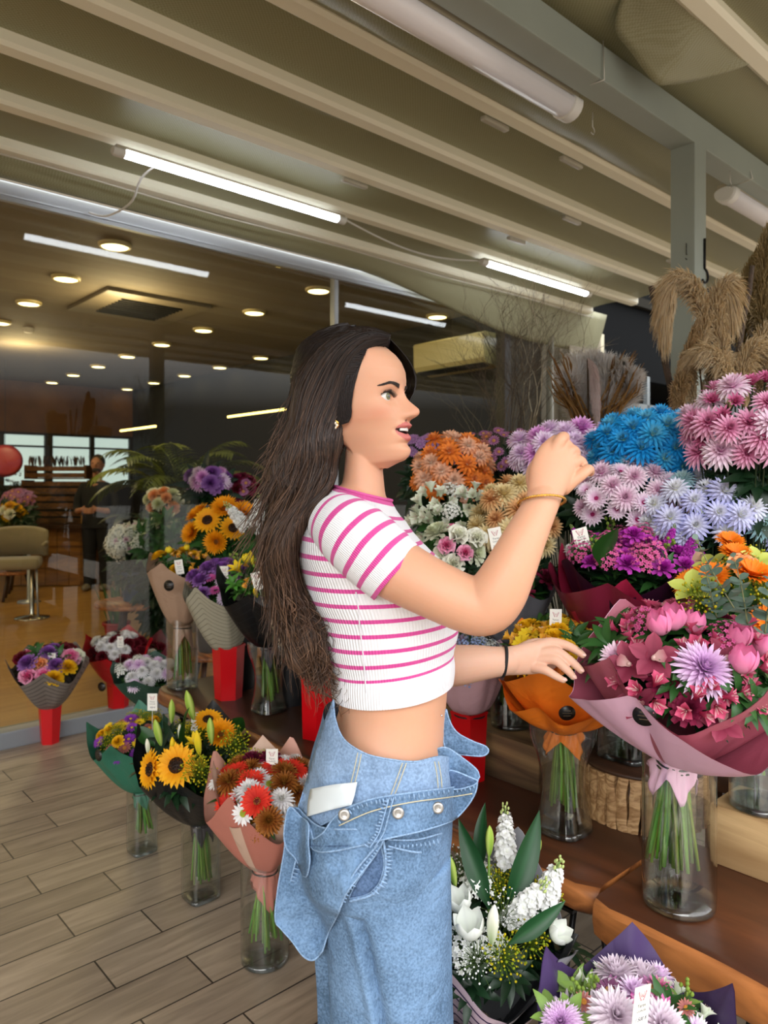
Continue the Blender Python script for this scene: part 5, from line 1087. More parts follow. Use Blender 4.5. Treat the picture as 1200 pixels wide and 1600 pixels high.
# --- on the far end of the bench: kraft, newsprint, black
vb = ST(1.475, 2.93, .5) ; vase(vb, .056, .30, 'tall square glass vase at the far bench corner under the kraft bouquet', 'square', .55)
b16 = bq('kraft paper bouquet with small yellow flowers and black round sticker', vb + Z * .27, lean(-.03, -.05), .29, .12, [dict(m=P_kraft, lo=.86, hi=1.12, corners=4, ph=.35, fdrop=.10, h=.28, R=.135, crease=.08, puff=.12)],
  [('yellow_carnation', 5, .9), ('yellow_tulip', 2, .7), ('orange_alstroemeria', 3, 1), ('leaf_cluster', 2, 1.2)], 16, .034, foliage=[('leaf_cluster', 12, .06)], rn=.035, stem=(16, .22, .038), tailp=(.16, .04, P_kraft, 2), seed=56, zmin=.54, hf=.92)
sticker(P(264, 915, 2.95), (-.2, -1, 0), .022, b16)
pb = G(357, 1090, .5); pot(pb, .055, .066, .215, 'red flower pot on the bench under the newsprint bouquet', 6, .2)
b17 = bq('newsprint paper bouquet of violet and pink carnations in a red pot', pb + Z * .20, lean(-.16, -.05), .30, .12, [dict(m=P_news, lo=.8, hi=1.16, corners=4, ph=.4, fdrop=.14, h=.28, R=.14, crease=.07, puff=.08)],
  [('violet_carnation', 7, 1.1), ('pink_daisy', 2, .8), ('lilac_chrysanthemum', 3, 1)], 22, .036, foliage=[('leaf_cluster', 10, .06)], rn=.045, stem=None, seed=59, hf=.95)
vb = G(420, 1110, .5); vase(vb, .062, .26, 'waisted square glass vase on the bench under the black bouquet beside her hair', 'waist', .62)
b18 = bq('black paper bouquet with yellow lilies and dried slices beside her hair', vb + Z * .25, lean(-.14, -.06), .30, .14, [dict(m=P_black, lo=.72, hi=1.14, corners=4, ph=.2, fdrop=.34, h=.30, R=.155, crease=.06, puff=.1)],
  [('yellow_lily', 2, 1.2), ('yellow_lily_bud', 3, 1), ('green_bud_spray', 2, 1.2), ('orange_alstroemeria', 2, 1), ('yellow_tulip', 3, .9), ('fresh_leaf_cluster', 3, 1.4)], 18, .036, foliage=[('fresh_leaf_cluster', 12, .06)], rn=.03, stem=(18, .2, .038), tailp=(.10, .035, P_black), seed=62, zmin=.54, hf=.92)
pb = G(496, 1150, .5); pot(pb, .056, .062, .215, 'red flower pot on the bench under her long hair', 6, .55)
P_news2 = paper('paper_script', '#a8967f', .7, stripes=('#3f352c', 0, .35, 11), fold=.4)
b19 = bq('script patterned paper bouquet mostly hidden behind her hair', pb + Z * .20, lean(-.15, .02), .28, .12, [dict(m=P_news2, lo=.8, hi=1.1, corners=4, ph=.4, fdrop=.1, h=.28, R=.13, crease=.1)],
  [('white_rose', 3, 1), ('pink_rose', 3, 1)], 12, .036, foliage=[('leaf_cluster', 10, .06)], rn=.045, stem=None, seed=66)
# taller bunches at the far end of the steps
bunch('tall orange sunflowers with green leaves behind the kraft bouquet', (352, 828, 52, 42, 3.2), ST(1.66, 2.78, .52), [('ragged_sunflower', 6, 1.0), ('sunflower', 3, 1)], 10, .065, .12, seed=70, leafk='leaf_cluster', nleaf=46, under=.25, leafs=.12)
bunch('white stock stems between the sunflowers and her hair', (404, 822, 14, 20, 3.0), ST(1.70, 2.45, .52), [('white_stock', 1, 1)], 4, .05, .06, seed=71, leafk='leaf_cluster', nleaf=10, under=.3)
for s, t, lab in ((1.66, 2.78, 'black flower bucket holding the tall sunflowers'), (1.70, 2.45, 'black flower bucket holding the white stock')): bucket(s, t, .5, .085, .2, lab)
# --- price tags
price_tag(1034, 962, 1.62, 'price tag rising behind the pink tulips', tilt=-.2, yaw=.1)
price_tag(868, 969, 1.83, 'price tag in the orange bouquet behind her fingers', '1.400 ₺', w=.03, h=.055, tilt=.03)
price_tag(775, 842, 1.95, 'price tag on the peach chrysanthemums beside her forearm', '2.500 ₺', tilt=-.2, w=.034, h=.06, stick=.16)
price_tag(908, 840, 1.92, 'price tag among the magenta stock in front of her wrist', '1.650 ₺', tilt=-.25, yaw=.2, w=.042, h=.05)
price_tag(1002, 1572, 1.06, 'price tag at the lowest edge, in the violet paper bouquet', '1.500 ₺', tilt=.15, yaw=.55)
price_tag(425, 1186, 2.12, 'price tag in the salmon gerbera bouquet', '1.250 ₺', w=.034, h=.058)
price_tag(304, 1128, 2.42, 'price tag half behind a lily bud in the black sunflower bouquet', '1.300 ₺', w=.022, h=.062, tilt=.05)
price_tag(238, 1097, 2.7, 'price tag in the green paper bouquet', '900 ₺', w=.036, h=.062)
price_tag(188, 1003, 4.1, 'price tag behind the red paper bouquet', '850 ₺', w=.035, h=.062)
price_tag(81, 1028, 3.85, 'price tag in the striped grey bouquet', '850 ₺', w=.04, h=.05)
price_tag(280, 886, 3.05, 'price tag in the kraft bouquet, leaning', '700 ₺', w=.034, h=.06, tilt=-.15)
price_tag(350, 897, 2.95, 'price tag in the newsprint bouquet, upright', '750 ₺', w=.034, h=.064)
price_tag(402, 908, 2.72, 'price tag in the black bouquet beside her hair', '950 ₺', w=.036, h=.066, tilt=-.25)
# ================================================================== THE WOMAN REACHING FOR THE FLOWERS
YB = 1.30
def ring(c, d, ra, rb, n=40, e=2.0, dyv=0.0):
    """ellipse around direction d; ra across the picture plane, rb along the depth"""
    d = d.normalized(); a = d.cross(V((0, 1, 0))).normalized(); bb = a.cross(d).normalized(); out = []
    for i in range(n):
        t = 2 * pi * i / n; cx, sy = cos(t), sin(t); cx = math.copysign(abs(cx) ** (2 / e), cx); sy = math.copysign(abs(sy) ** (2 / e), sy)
        out.append(c + a * (ra * cx) + bb * (rb * sy) + Z * (dyv * cx * -1))
    return out
def limb(b, pts, n=28, k=4, depth=1.0, col=None):
    """pts: (px, py, Y, radius in px[, depth factor]) joined by a smooth tapering tube"""
    q = [tuple(P(p[0], p[1], p[2])) + (p[3] * p[2] / F, p[4] if len(p) > 4 else depth) for p in pts]; q = spline(q, (len(q) - 1) * k + 1); rings = []
    for i, p in enumerate(q):
        c = V(p[:3]); d = V(q[min(i + 1, len(q) - 1)][:3]) - V(q[max(i - 1, 0)][:3]); rings.append(ring(c, d, p[3], p[3] * p[4], n))
    # rounded ends
    for end, sgn in ((0, -1), (-1, 1)):
        c = V(q[end][:3]); d = (V(q[1][:3]) - c).normalized() if end == 0 else (c - V(q[-2][:3])).normalized(); r = q[end][3]; extra = []
        for f in (.5, .85): extra.append(ring(c + d * (sgn * r * f * .9), d, r * sqrt(1 - f * f), r * sqrt(1 - f * f) * q[end][4], n))
        rings = (extra[::-1] + rings) if end == 0 else rings + extra
    b.loft(rings, True, True, col); return q
# ---- torso rings: py at body depth, left px, right px, half depth (m), tilt px
TORSO = [(700, 538, 596, .048, 0), (735, 536, 600, .050, 0), (765, 532, 604, .056, -8), (776, 522, 612, .072, -13), (788, 506, 620, .105, -14), (804, 488, 632, .136, -12), (826, 474, 645, .156, -8), (850, 467, 664, .160, -4), (880, 471, 688, .158, 2), (915, 481, 708, .150, 5), (950, 495, 714, .143, 7), (985, 507, 712, .136, 9), (1020, 516, 708, .130, 12),
         (1060, 524, 703, .124, 12), (1095, 528, 699, .122, 6), (1130, 524, 696, .128, -8), (1165, 512, 694, .142, -18), (1210, 500, 694, .155, -18), (1270, 490, 698, .165, -10)]
def torso_at(py):
    T = TORSO
    if py <= T[0][0]: return T[0][1:]
    for i in range(len(T) - 1):
        if py <= T[i + 1][0]:
            t = (py - T[i][0]) / (T[i + 1][0] - T[i][0]); p = [T[max(i - 1, 0)], T[i], T[i + 1], T[min(i + 2, len(T) - 1)]]
            return tuple(.5 * (2 * p[1][j] + (p[2][j] - p[0][j]) * t + (2 * p[0][j] - 5 * p[1][j] + 4 * p[2][j] - p[3][j]) * t * t + (3 * p[1][j] - p[0][j] - 3 * p[2][j] + p[3][j]) * t ** 3) for j in range(1, 5))
    return T[-1][1:]
def torso_ring(py, off=0.0, n=72, tab=torso_at, e=2.15, bust=True):
    L, R, hd, dy = tab(py); c = (L + R) / 2; hw = (R - L) / 2; cc = P(c, py, YB); rx = hw * YB / F + off; ry = hd + off; out = []
    for i in range(n):
        t = 2 * pi * i / n; cx, sy = cos(t), sin(t); k = (abs(cx) ** e + abs(sy) ** e) ** (-1 / e); x = cx * k; y = sy * k
        ryy = ry * (1 - .14 * max(0, x) ** 2)
        out.append(cc + V((rx * x, ryy * y, dy * YB / F * x)))
    return out
body = MB()
body.loft([torso_ring(py, -.002) for py in [700 + 6 * i for i in range(96)]])
# ---- head
HO = P(552, 621, YB); yaw = radians(23); pit = radians(2)
hf = V((cos(yaw) * cos(pit), -sin(yaw) * cos(pit), sin(pit))); hl = V((sin(yaw), cos(yaw), 0)); hu = hf.cross(hl)
def HW(p): return HO + hf * p[0] + hl * p[1] + hu * p[2]
W_t = [(-.128, .014), (-.118, .030), (-.108, .035), (-.09, .043), (-.07, .0535), (-.045, .064), (-.02, .069), (.01, .0715), (.04, .073), (.065, .070), (.085, .060), (.10, .044), (.111, .022), (.117, .004)]
XF_t = [(-.128, .060), (-.1185, .080), (-.1145, .0925), (-.108, .0985), (-.097, .1015), (-.0875, .0985), (-.075, .0985), (-.06, .0985), (-.045, .0965), (-.03, .093), (-.01, .091), (.01, .0925), (.024, .0955), (.04, .094), (.057, .087), (.07, .077), (.085, .060), (.10, .036), (.111, .012), (.117, -.004)]
XB_t = [(-.128, .058), (-.119, .055), (-.111, .040), (-.10, .014), (-.088, -.006), (-.075, -.028), (-.05, -.066), (-.02, -.086), (.01, -.094), (.04, -.095), (.065, -.088), (.085, -.072), (.10, -.048), (.111, -.022), (.117, -.008)]
NOSE = [(-.054, 0), (-.050, .003), (-.0465, .010), (-.043, .019), (-.039, .0265), (-.034, .0300), (-.029, .0290), (-.022, .0215), (-.014, .0135), (-.004, .0070), (.006, .003), (.018, 0)]
def gs(x, s): return exp(-(x / s) ** 2)
def head_pt(th, z, raw=False):
    w_ = interp(W_t, z); xf_ = interp(XF_t, z); xb = interp(XB_t, z); c, s = cos(th), sin(th); cx = .012
    if c > 0: x = cx + (xf_ - cx) * c ** .82
    else: x = cx + (xb - cx) * abs(c) ** .9
    y = w_ * math.copysign(abs(s) ** .98, s); fr = smoothstep(.05, .55, c); ay = abs(y)
    if raw: return V((x, y, z))
    d = 0
    # nose
    sig = interp([(-.054, .012), (-.04, .0135), (-.030, .0125), (-.015, .0095), (0, .0085), (.02, .010)], z); d += interp(NOSE, z) * gs(ay, sig)
    d += .0080 * gs(ay - .0135, .0055) * gs(z + .0385, .0075)                       # wings
    d -= .003 * gs(ay - .0080, .0034) * gs(z + .0475, .0028)                         # nostrils
    d -= .0035 * gs(ay - .020, .004) * gs(z + .039, .009)
    # eyes, brow, cheek
    d -= .0100 * gs(ay - .030, .0150) * gs(z + .008, .0105); d += .0022 * gs(ay - .030, .016) * gs(z - .011, .006); d -= .004 * gs(ay - .014, .006) * gs(z + .007, .009)
    d += .0042 * gs(ay - .046, .017) * gs(z + .033, .017); d -= .0035 * gs(ay - .048, .016) * gs(z + .066, .014)
    op = (ay - .0315) / .0152
    if abs(op) < 1 and fr > .3:
        hh = .0057 * (1 - op * op); zz = z + .0085 - .0016 * op
        if -hh * .8 < zz < hh: d -= .0075
        else: d += .0016 * gs(abs(zz) - hh - .0022, .0022)
    # lips, mouth slightly open
    lw = max(0, 1 - (ay / .0265) ** 2)
    d += .0092 * lw * gs(z + .0555, .0046) * (1 - .18 * gs(ay, .004)); d += .0065 * lw * gs(z + .0775, .0058); d -= .004 * gs(z + .087, .004) * gs(ay, .02); d += .003 * gs(z + .101, .010) * gs(ay, .016)
    zo = z + .0655 - .0018 * (ay / .024) ** 2; mo = .0046 * max(0, 1 - (ay / .0245) ** 2)
    if abs(zo) < mo: d -= .017
    d -= .003 * gs(ay - .027, .0035) * gs(z + .064, .004)
    d += -.0015 * gs(ay, .0035) * gs(z + .0495, .004)
    return V((x + d * fr, y, z))
zs = [-.128 + .245 * i / 150 for i in range(151)]
body.loft([[HW(head_pt(2 * pi * j / 200, z)) for j in range(200)] for z in zs])
# ears
for sgn in (-1, 1):
    rings = []; cE = V((-.006, sgn * .0705, -.022))
    for i in range(13):
        f = i / 12 * 2 * pi; p = cE + V((cos(f) * .013 - .003 * sin(f), sgn * (.006 + .004 * cos(f + pi)), sin(f) * .026 * (1 if sin(f) > 0 else .95))); rings.append(p)
    body.tube([HW(p) for p in rings], .0042, 10); body.ball(HW(cE + V((.006, sgn * -.003, 0))), (.010, .006, .02), 12, 8); body.ball(HW(cE + V((.004, sgn * .001, -.026))), (.0075, .0045, .008), 12, 8)
# ---- near arm (her right)
limb(body, [(540, 838, 1.19, 50), (575, 862, 1.15, 51), (625, 893, 1.13, 49), (680, 922, 1.11, 46), (728, 943, 1.10, 45), (757, 947, 1.095, 46), (778, 926, 1.09, 45), (797, 890, 1.09, 40), (818, 845, 1.10, 34), (836, 808, 1.115, 29), (849, 781, 1.13, 26.5)], n=36, k=5, depth=.95)
# hand: back of the hand to us, fingers curling away
limb(body, [(848, 785, 1.13, 26, .75), (853, 765, 1.135, 29, .62), (860, 742, 1.145, 34, .5), (869, 720, 1.155, 34, .48), (878, 704, 1.17, 29, .5)], n=30, k=4)
limb(body, [(858, 722, 1.15, 13), (868, 700, 1.155, 10.5), (876, 687, 1.16, 9.6), (881, 683, 1.18, 9.0), (882, 686, 1.205, 8.0)], n=16)
limb(body, [(875, 725, 1.16, 13), (888, 706, 1.165, 10.5), (897, 706, 1.185, 9.5), (898, 716, 1.215, 8.4), (893, 724, 1.23, 7.5)], n=16)
limb(body, [(884, 738, 1.16, 13), (897, 722, 1.165, 10.5), (907, 722, 1.18, 9.6), (911, 732, 1.21, 8.6), (906, 741, 1.23, 7.6)], n=16)
limb(body, [(880, 762, 1.15, 13), (896, 751, 1.15, 10), (912, 739, 1.155, 8.8), (920, 733, 1.17, 8.0), (922, 738, 1.19, 7.2)], n=16)
limb(body, [(838, 762, 1.15, 14), (834, 740, 1.175, 12.5), (842, 722, 1.205, 10.5), (854, 708, 1.23, 8.8)], n=16)
# ---- far arm (her left)
limb(body, [(575, 850, 1.44, 44), (600, 910, 1.48, 41), (625, 975, 1.52, 39), (640, 1020, 1.53, 38), (665, 1036, 1.52, 35), (705, 1040, 1.50, 32.5), (745, 1036, 1.50, 28), (775, 1034, 1.51, 23.5), (795, 1032, 1.52, 22)], n=30, k=5)
limb(body, [(790, 1033, 1.515, 22, .8), (810, 1031, 1.52, 23.5, .6), (832, 1028, 1.525, 25.5, .5), (850, 1027, 1.53, 24, .45), (860, 1028, 1.535, 20, .45)], n=28, k=4)
FT = [[(838, 1010, 1.53, 10), (862, 1004, 1.53, 8.3), (886, 1009, 1.525, 7.2), (903, 1018, 1.52, 6.4), (911, 1024, 1.515, 5.4)],
      [(842, 1020, 1.525, 10), (868, 1018, 1.515, 8.2), (888, 1030, 1.505, 7.2), (901, 1041, 1.50, 6.4), (908, 1048, 1.495, 5.4)],
      [(842, 1030, 1.52, 10), (866, 1031, 1.505, 8), (881, 1042, 1.495, 7), (890, 1051, 1.49, 6.2), (896, 1058, 1.487, 5.3)],
      [(836, 1042, 1.515, 9.5), (852, 1047, 1.50, 7.4), (866, 1055, 1.492, 6.4), (875, 1060, 1.488, 5.6), (881, 1063, 1.486, 4.8)],
      [(812, 1018, 1.545, 11), (832, 1008, 1.56, 10), (850, 1006, 1.575, 8.2), (866, 1012, 1.585, 6.5)]]
for q in FT: limb(body, q, n=16)
me = body.mesh('person', []) if False else None
me = bpy.data.meshes.new('tmp'); me.from_pydata([tuple(v) for v in body.v], [], body.f); me.update()
bm = bmesh.new(); bm.from_mesh(me); bmesh.ops.recalc_face_normals(bm, faces=bm.faces); bm.to_mesh(me); bm.free()
tmp = bpy.data.objects.new('tmp', me); COL.objects.link(tmp)
md = tmp.modifiers.new('r', 'REMESH'); md.mode = 'VOXEL'; md.voxel_size = .0019; md.use_smooth_shade = True
md = tmp.modifiers.new('s', 'SMOOTH'); md.factor = .5; md.iterations = 3
dg = bpy.context.evaluated_depsgraph_get(); dg.update(); pm = bpy.data.meshes.new_from_object(tmp.evaluated_get(dg)); bpy.data.objects.remove(tmp)
pm.name = 'person'; pm.materials.clear(); M_skin = attr_mat('skin', .48, 0, .35, 0, .35); pm.materials.append(M_skin)
skin = srgb('#d7a283'); lipc = srgb('#c4716a'); blush = srgb('#c98266'); dark = srgb('#3a1512'); paleskin = srgb('#dcb097'); 
def mixc(a, b, t): return tuple(a[i] + (b[i] - a[i]) * t for i in range(3))
co = [0.0] * (len(pm.vertices) * 3); pm.vertices.foreach_get('co', co); buf = []
for i in range(len(pm.vertices)):
    p = V(co[3 * i:3 * i + 3]); c = skin; q = p - HO; x, y, z = q.dot(hf), q.dot(hl), q.dot(hu)
    if x > -.02 and -.13 < z < .12 and abs(y) < .09:
        ay = abs(y)
        c = mixc(c, blush, .55 * gs(ay - .052, .017) * gs(z + .036 + (ay - .05) * .35, .014))
        c = mixc(c, blush, .35 * gs(ay - .0, .012) * gs(z + .03, .012)); c = mixc(c, srgb('#a9765f'), .45 * gs(ay - .030, .014) * gs(z - .001, .006) * (x > .06))
        if x > .078:
            lw = sqrt(max(0, 1 - (ay / .0262) ** 2)); zc = z + .0655 - .0018 * (ay / .024) ** 2
            up = .0050 * lw * 3.2 * (1 - .25 * gs(ay, .003)); lo = .0052 * lw * 3.4
            if lw > 0 and -lo < zc < up: c = lipc
            if lw > .05 and abs(zc) < .0045 * lw and x < .094 + .0 * ay: c = dark
            if gs(ay - .008, .003) * gs(z + .0485, .0024) > .55 and x > .09: c = mixc(c, dark, .75)
    elif p.z < 1.15 and p.y > 1.4: c = paleskin
    buf.extend((c[0], c[1], c[2], 1))
at = pm.color_attributes.new('Col', 'FLOAT_COLOR', 'POINT'); at.data.foreach_set('color', buf)
person = link('person', pm)
tag(person, 'young woman in striped crop top and jeans reaching for the flowers with both hands', 'person')
def child(b, name, m, label=None, **k):
    o = b.build(name, m, person, **k)
    if label: o['label'] = label
    return o
# ---- eyes, lashes, brows, teeth, earring
M_eye = mat('eye_white', '#dcd6d0', .15, spec=.6); M_iris = mat('hazel_iris', '#6b6a48', .2, spec=.6); M_pupil = mat('pupil', '#0a0908', .1, spec=.8)
for s in (-1, 1):
    ce = V((.0700, s * .0310, -.0090)); r = .0122; b = MB(); b.ball(HW(ce), r, 28, 18); eye = child(b, 'eye', M_eye)
    g = (hf * 1.0 + hl * (-.30 if s < 0 else -.1) + hu * .06).normalized(); R = face_to(g)
    b = MB(); b.lathe([(.0001, r + .0007), (.003, r + .0005), (.0058, r * .895 + .0004)], HW(ce), 24, False, R=R); o = b.build('iris', M_iris, eye)
    b = MB(); b.lathe([(.0001, r + .0011), (.0024, r + .0009)], HW(ce), 16, False, R=R); b.build('pupil', M_pupil, eye)
M_hairdk = mat('brow_hair', '#241812', .6)
def face_xyz(y, z, off=0.0):
    """point on the face for a given y and height"""
    w_ = interp(W_t, z); s = max(-1, min(1, (abs(y) / w_) ** (1 / .98))); th = math.asin(s) * (1 if y > 0 else -1); p = head_pt(th, z, False); q = head_pt(th, z, True); return V((max(p.x, q.x - .012) + off, y, z))
rb = random.Random(9)
for s in (-1, 1):
    b = MB()
    for i in range(420):
        f = rb.random(); y = .013 + .036 * f; z = .0095 + .0050 * sin(pi * min(1, f * 1.15) * .62) - .005 * max(0, f - .6) / .4 + rb.uniform(-.0034, .0034) * (1 - .75 * f)
        p = face_xyz(s * y, z, .0006); dz = .0012 * (1 - f); dy = .0055; q = face_xyz(s * (y + dy), z + dz - .001 * f, .0009); b.tube([HW(p), HW((p + q) / 2 + V((.0005, 0, 0))), HW(q)], [.0005, .00045, .00012], 4)
    child(b, 'eyebrow', M_hairdk)
    b = MB()
    for i in range(46):
        f = i / 45; op = -1 + 2 * f; y = .0315 + .0152 * op; z = -.0085 + .0016 * op + .0052 * (1 - op * op); p = face_xyz(s * y, z + .0014, .0); p.x = max(p.x, .0705 + .0122 * sqrt(max(0, 1 - ((y - .031) / .0122) ** 2)) * .62 + .002)
        q = p + V((.0062, s * (.003 * op + .0008), .0052)); m_ = (p + q) / 2 + V((.0010, 0, -.0010)); b.tube([HW(p), HW(m_), HW(q)], [.00034, .0003, .0001], 4)
    pts = []
    for i in range(15):
        op = -1 + 2 * i / 14; y = .0315 + .0155 * op; z = -.0085 + .0016 * op + .0050 * (1 - op * op) + .0008; p = face_xyz(s * y, z + .001, .0006); pts.append(HW(p))
    b.tube(pts, .0006, 6); child(b, 'eyelashes', M_hairdk)
b = MB(); M_teeth = mat('teeth', '#e9e4dc', .25, spec=.5)
for i in range(10):
    a = (i - 4.5) * .135; rr = .024; b.box(HW((.0735 + rr * cos(a), rr * sin(a) * 1.05, -.0625)), (.0035, .0044, .0062), Matrix((hf, hl, hu)).transposed() @ Matrix.Rotation(a, 3, 'Z'), bev=.001)
child(b, 'teeth', M_teeth)
b = MB(); b.ball(HW((.086, 0, -.0745)), (.014, .012, .0042), 14, 8); child(b, 'tongue', mat('tongue', '#b9605c', .4))
M_gold = mat('gold', '#e0ab52', .25, .95); ear_c = HW((.000, -.0765, -.053))
b = MB(); b.tube([ear_c + V((.006 * cos(t), -.002, .006 * sin(t))) for t in [pi * 2 * i / 16 for i in range(17)]], .002, 8); er = child(b, 'earring', M_gold)
b = MB()
for i in range(5): b.ball(ear_c + V((.004 * cos(i * 1.25), -.004, .004 * sin(i * 1.25) - .002)), .0026, 8, 6)
b.build('pearl', mat('pearl', '#f2e6cf', .2), er)
# ---- bangle and wrist band
dv = (P(858, 742, 1.145) - P(832, 815, 1.11)).normalized(); cb = P(846, 785, 1.125)
e1 = dv.cross(V((0, 1, 0))).normalized(); e2 = dv.cross(e1); tl = .35
b = MB(); nB = 90
for k in range(2):
    b.tube([cb + (e1 * cos(t) * .0325 + e2 * sin(t) * .0315) + dv * (.016 * cos(t) * -1.0) + (e1 * cos(t) + e2 * sin(t)) * .0012 * cos(26 * t + k * pi) + dv * .0012 * sin(26 * t + k * pi) for t in [2 * pi * i / nB for i in range(nB + 1)]], .0013, 6)
child(b, 'bangle', M_gold, 'twisted gold bangle on her raised wrist')
cw = P(787, 1033, 1.515); b = MB(); rings = []
for t in [2 * pi * i / 40 for i in range(41)]:
    d = V((0, cos(t), 0)) + Z * sin(t); c = cw + V((0, cos(t) * .0300, 0)) + Z * (sin(t) * .0305) + V((.004 * sin(t), 0, 0)); rings.append([c + V((x, 0, 0)) + d * h for x, h in ((-.0032, 0), (-.0032, .0022), (.0032, .0022), (.0032, 0))])
b.loft(rings, True, False); child(b, 'wrist_band', mat('black_elastic', '#0f0f12', .7), 'black elastic band on her lower wrist')
M_nail = mat('nail', '#e6b5a6', .2, spec=.6)
for q in FT[:4]:
    a, c = P(*q[-2][:3]), P(*q[-1][:3]); d = (c - a).normalized(); up = (V((0, -.75, .75)) - d * V((0, -.75, .75)).dot(d)).normalized(); R = Matrix((d, up.cross(d), up)).transposed(); b = MB(); b.ball(c + up * .0052, (.0062, .0042, .0016), 12, 8, R=R); child(b, 'fingernail', M_nail)

# ---- crop top
def knit_mat():
    m, t, b = new_mat('striped_knit'); a = t.nodes.new('ShaderNodeAttribute'); a.attribute_name = 'st'; g = t.nodes.new('ShaderNodeAttribute'); g.attribute_name = 'rib'
    fr = t.nodes.new('ShaderNodeMath'); fr.operation = 'FRACT'; t.links.new(a.outputs['Fac'], fr.inputs[0]); lt = t.nodes.new('ShaderNodeMath'); lt.operation = 'LESS_THAN'; lt.inputs[1].default_value = .27; t.links.new(fr.outputs[0], lt.inputs[0])
    gt = t.nodes.new('ShaderNodeMath'); gt.operation = 'GREATER_THAN'; gt.inputs[1].default_value = .0; t.links.new(a.outputs['Fac'], gt.inputs[0]); mu = t.nodes.new('ShaderNodeMath'); mu.operation = 'MULTIPLY'; t.links.new(lt.outputs[0], mu.inputs[0]); t.links.new(gt.outputs[0], mu.inputs[1])
    mx = t.nodes.new('ShaderNodeMix'); mx.data_type = 'RGBA'; t.links.new(mu.outputs[0], mx.inputs[0]); mx.inputs[6].default_value = (*srgb('#f0f0f4'), 1); mx.inputs[7].default_value = (*srgb('#d9489a'), 1)
    t.links.new(mx.outputs[2], b.inputs['Base Color']); b.inputs['Roughness'].default_value = .8; b.inputs['Sheen Weight'].default_value = .2
    s = t.nodes.new('ShaderNodeMath'); s.operation = 'SINE'; t.links.new(g.outputs['Fac'], s.inputs[0]); bp = t.nodes.new('ShaderNodeBump'); bp.inputs['Strength'].default_value = .5; bp.inputs['Distance'].default_value = .0012; t.links.new(s.outputs[0], bp.inputs['Height']); t.links.new(bp.outputs[0], b.inputs['Normal'])
    return m
M_knit = knit_mat(); vs = []; fs = []; st = []; rib = []
def shell(rings, stv, ribn):
    o = len(vs); n = len(rings[0])
    for r, s_ in zip(rings, stv):
        for j, p in enumerate(r): vs.append(p); st.append(s_); rib.append(ribn * 2 * pi * j / n)
    for i in range(len(rings) - 1):
        for j in range(n): fs.append((o + i * n + j, o + i * n + (j + 1) % n, o + (i + 1) * n + (j + 1) % n, o + (i + 1) * n + j))
n_ = 110; rings = []; sv = []
PERIOD = 21.5
for i in range(n_):
    py = 771 + (1073 - 771) * i / (n_ - 1); off = .0035 + .0015 * sin(py * .09) * (py > 860); off += .003 * smoothstep(1030, 1050, py)
    rg = torso_ring(py, off, 120); f = smoothstep(860, 1000, py)
    if py < 790:                                                    # neckline dips at the front
        pass
    rings.append(rg); sv.append((1036 - py) / PERIOD if py < 1036 else -1)
shell(rings, sv, 150)
r2 = [torso_ring(1073, .0065 - .004 * k, 120) for k in range(3)]; shell([rings[-1]] + r2, [-1] * 4, 150)
# sleeve
q = [(520, 812, 1.20, 44), (545, 830, 1.168, 53), (572, 853, 1.150, 56), (598, 876, 1.14, 55), (621, 897, 1.135, 52.5)]
qq = spline([tuple(P(*p[:3])) + (p[3] * p[2] / F,) for p in q], 60); rings = []; sv = []; L = 0
dcuff = (V(qq[-1][:3]) - V(qq[-12][:3])).normalized()
for i, p in enumerate(qq):
    d = (V(qq[min(i + 1, 59)][:3]) - V(qq[max(i - 1, 0)][:3])).normalized(); 
    if i: L += (V(p[:3]) - V(qq[i - 1][:3])).length
    rg = ring(V(p[:3]), d, p[3] + .002, (p[3] + .002) * .97, 90); rg = [x + d * .002 * noise.noise(x * 22) for x in rg]; rings.append(rg); sv.append(L)
Lt = sv[-1]; sv = [(Lt - x) / .0262 + .001 + .0 for x in sv]; shell(rings, sv, 110)
rin = [V(p) - (V(p) - V(qq[-1][:3])).normalized() * .004 for p in rings[-1]]; rin2 = [p - dcuff * .02 for p in rin]; shell([rings[-1], rin, rin2], [sv[-1]] * 3, 110)
# far sleeve
q = [(560, 815, 1.40, 42), (578, 850, 1.45, 50), (592, 885, 1.475, 50), (600, 915, 1.485, 47)]
qq = spline([tuple(P(*p[:3])) + (p[3] * p[2] / F,) for p in q], 40); shell([ring(V(p[:3]), (V(qq[min(i + 1, 39)][:3]) - V(qq[max(i - 1, 0)][:3])), p[3] + .002, p[3] + .002, 60) for i, p in enumerate(qq)], [(40 - i) * .12 for i in range(40)], 100)
tm = bpy.data.meshes.new('crop_top'); tm.from_pydata([tuple(v) for v in vs], [], fs); tm.update(); tm.materials.append(M_knit); tm.polygons.foreach_set('use_smooth', [True] * len(fs))
tm.attributes.new('st', 'FLOAT', 'POINT').data.foreach_set('value', st); tm.attributes.new('rib', 'FLOAT', 'POINT').data.foreach_set('value', rib)
top = link('crop_top', tm, person); top['label'] = 'white ribbed crop top with magenta stripes'
M_seam = mat('white_seam', '#e4e4ea', .8)
b = MB(); b.tube([p for p in torso_ring(771, .0045, 60)] + [torso_ring(771, .0045, 60)[0]], .0028, 8); b.build('neckline_band', mat('magenta_edge', '#cf5597', .8), top)
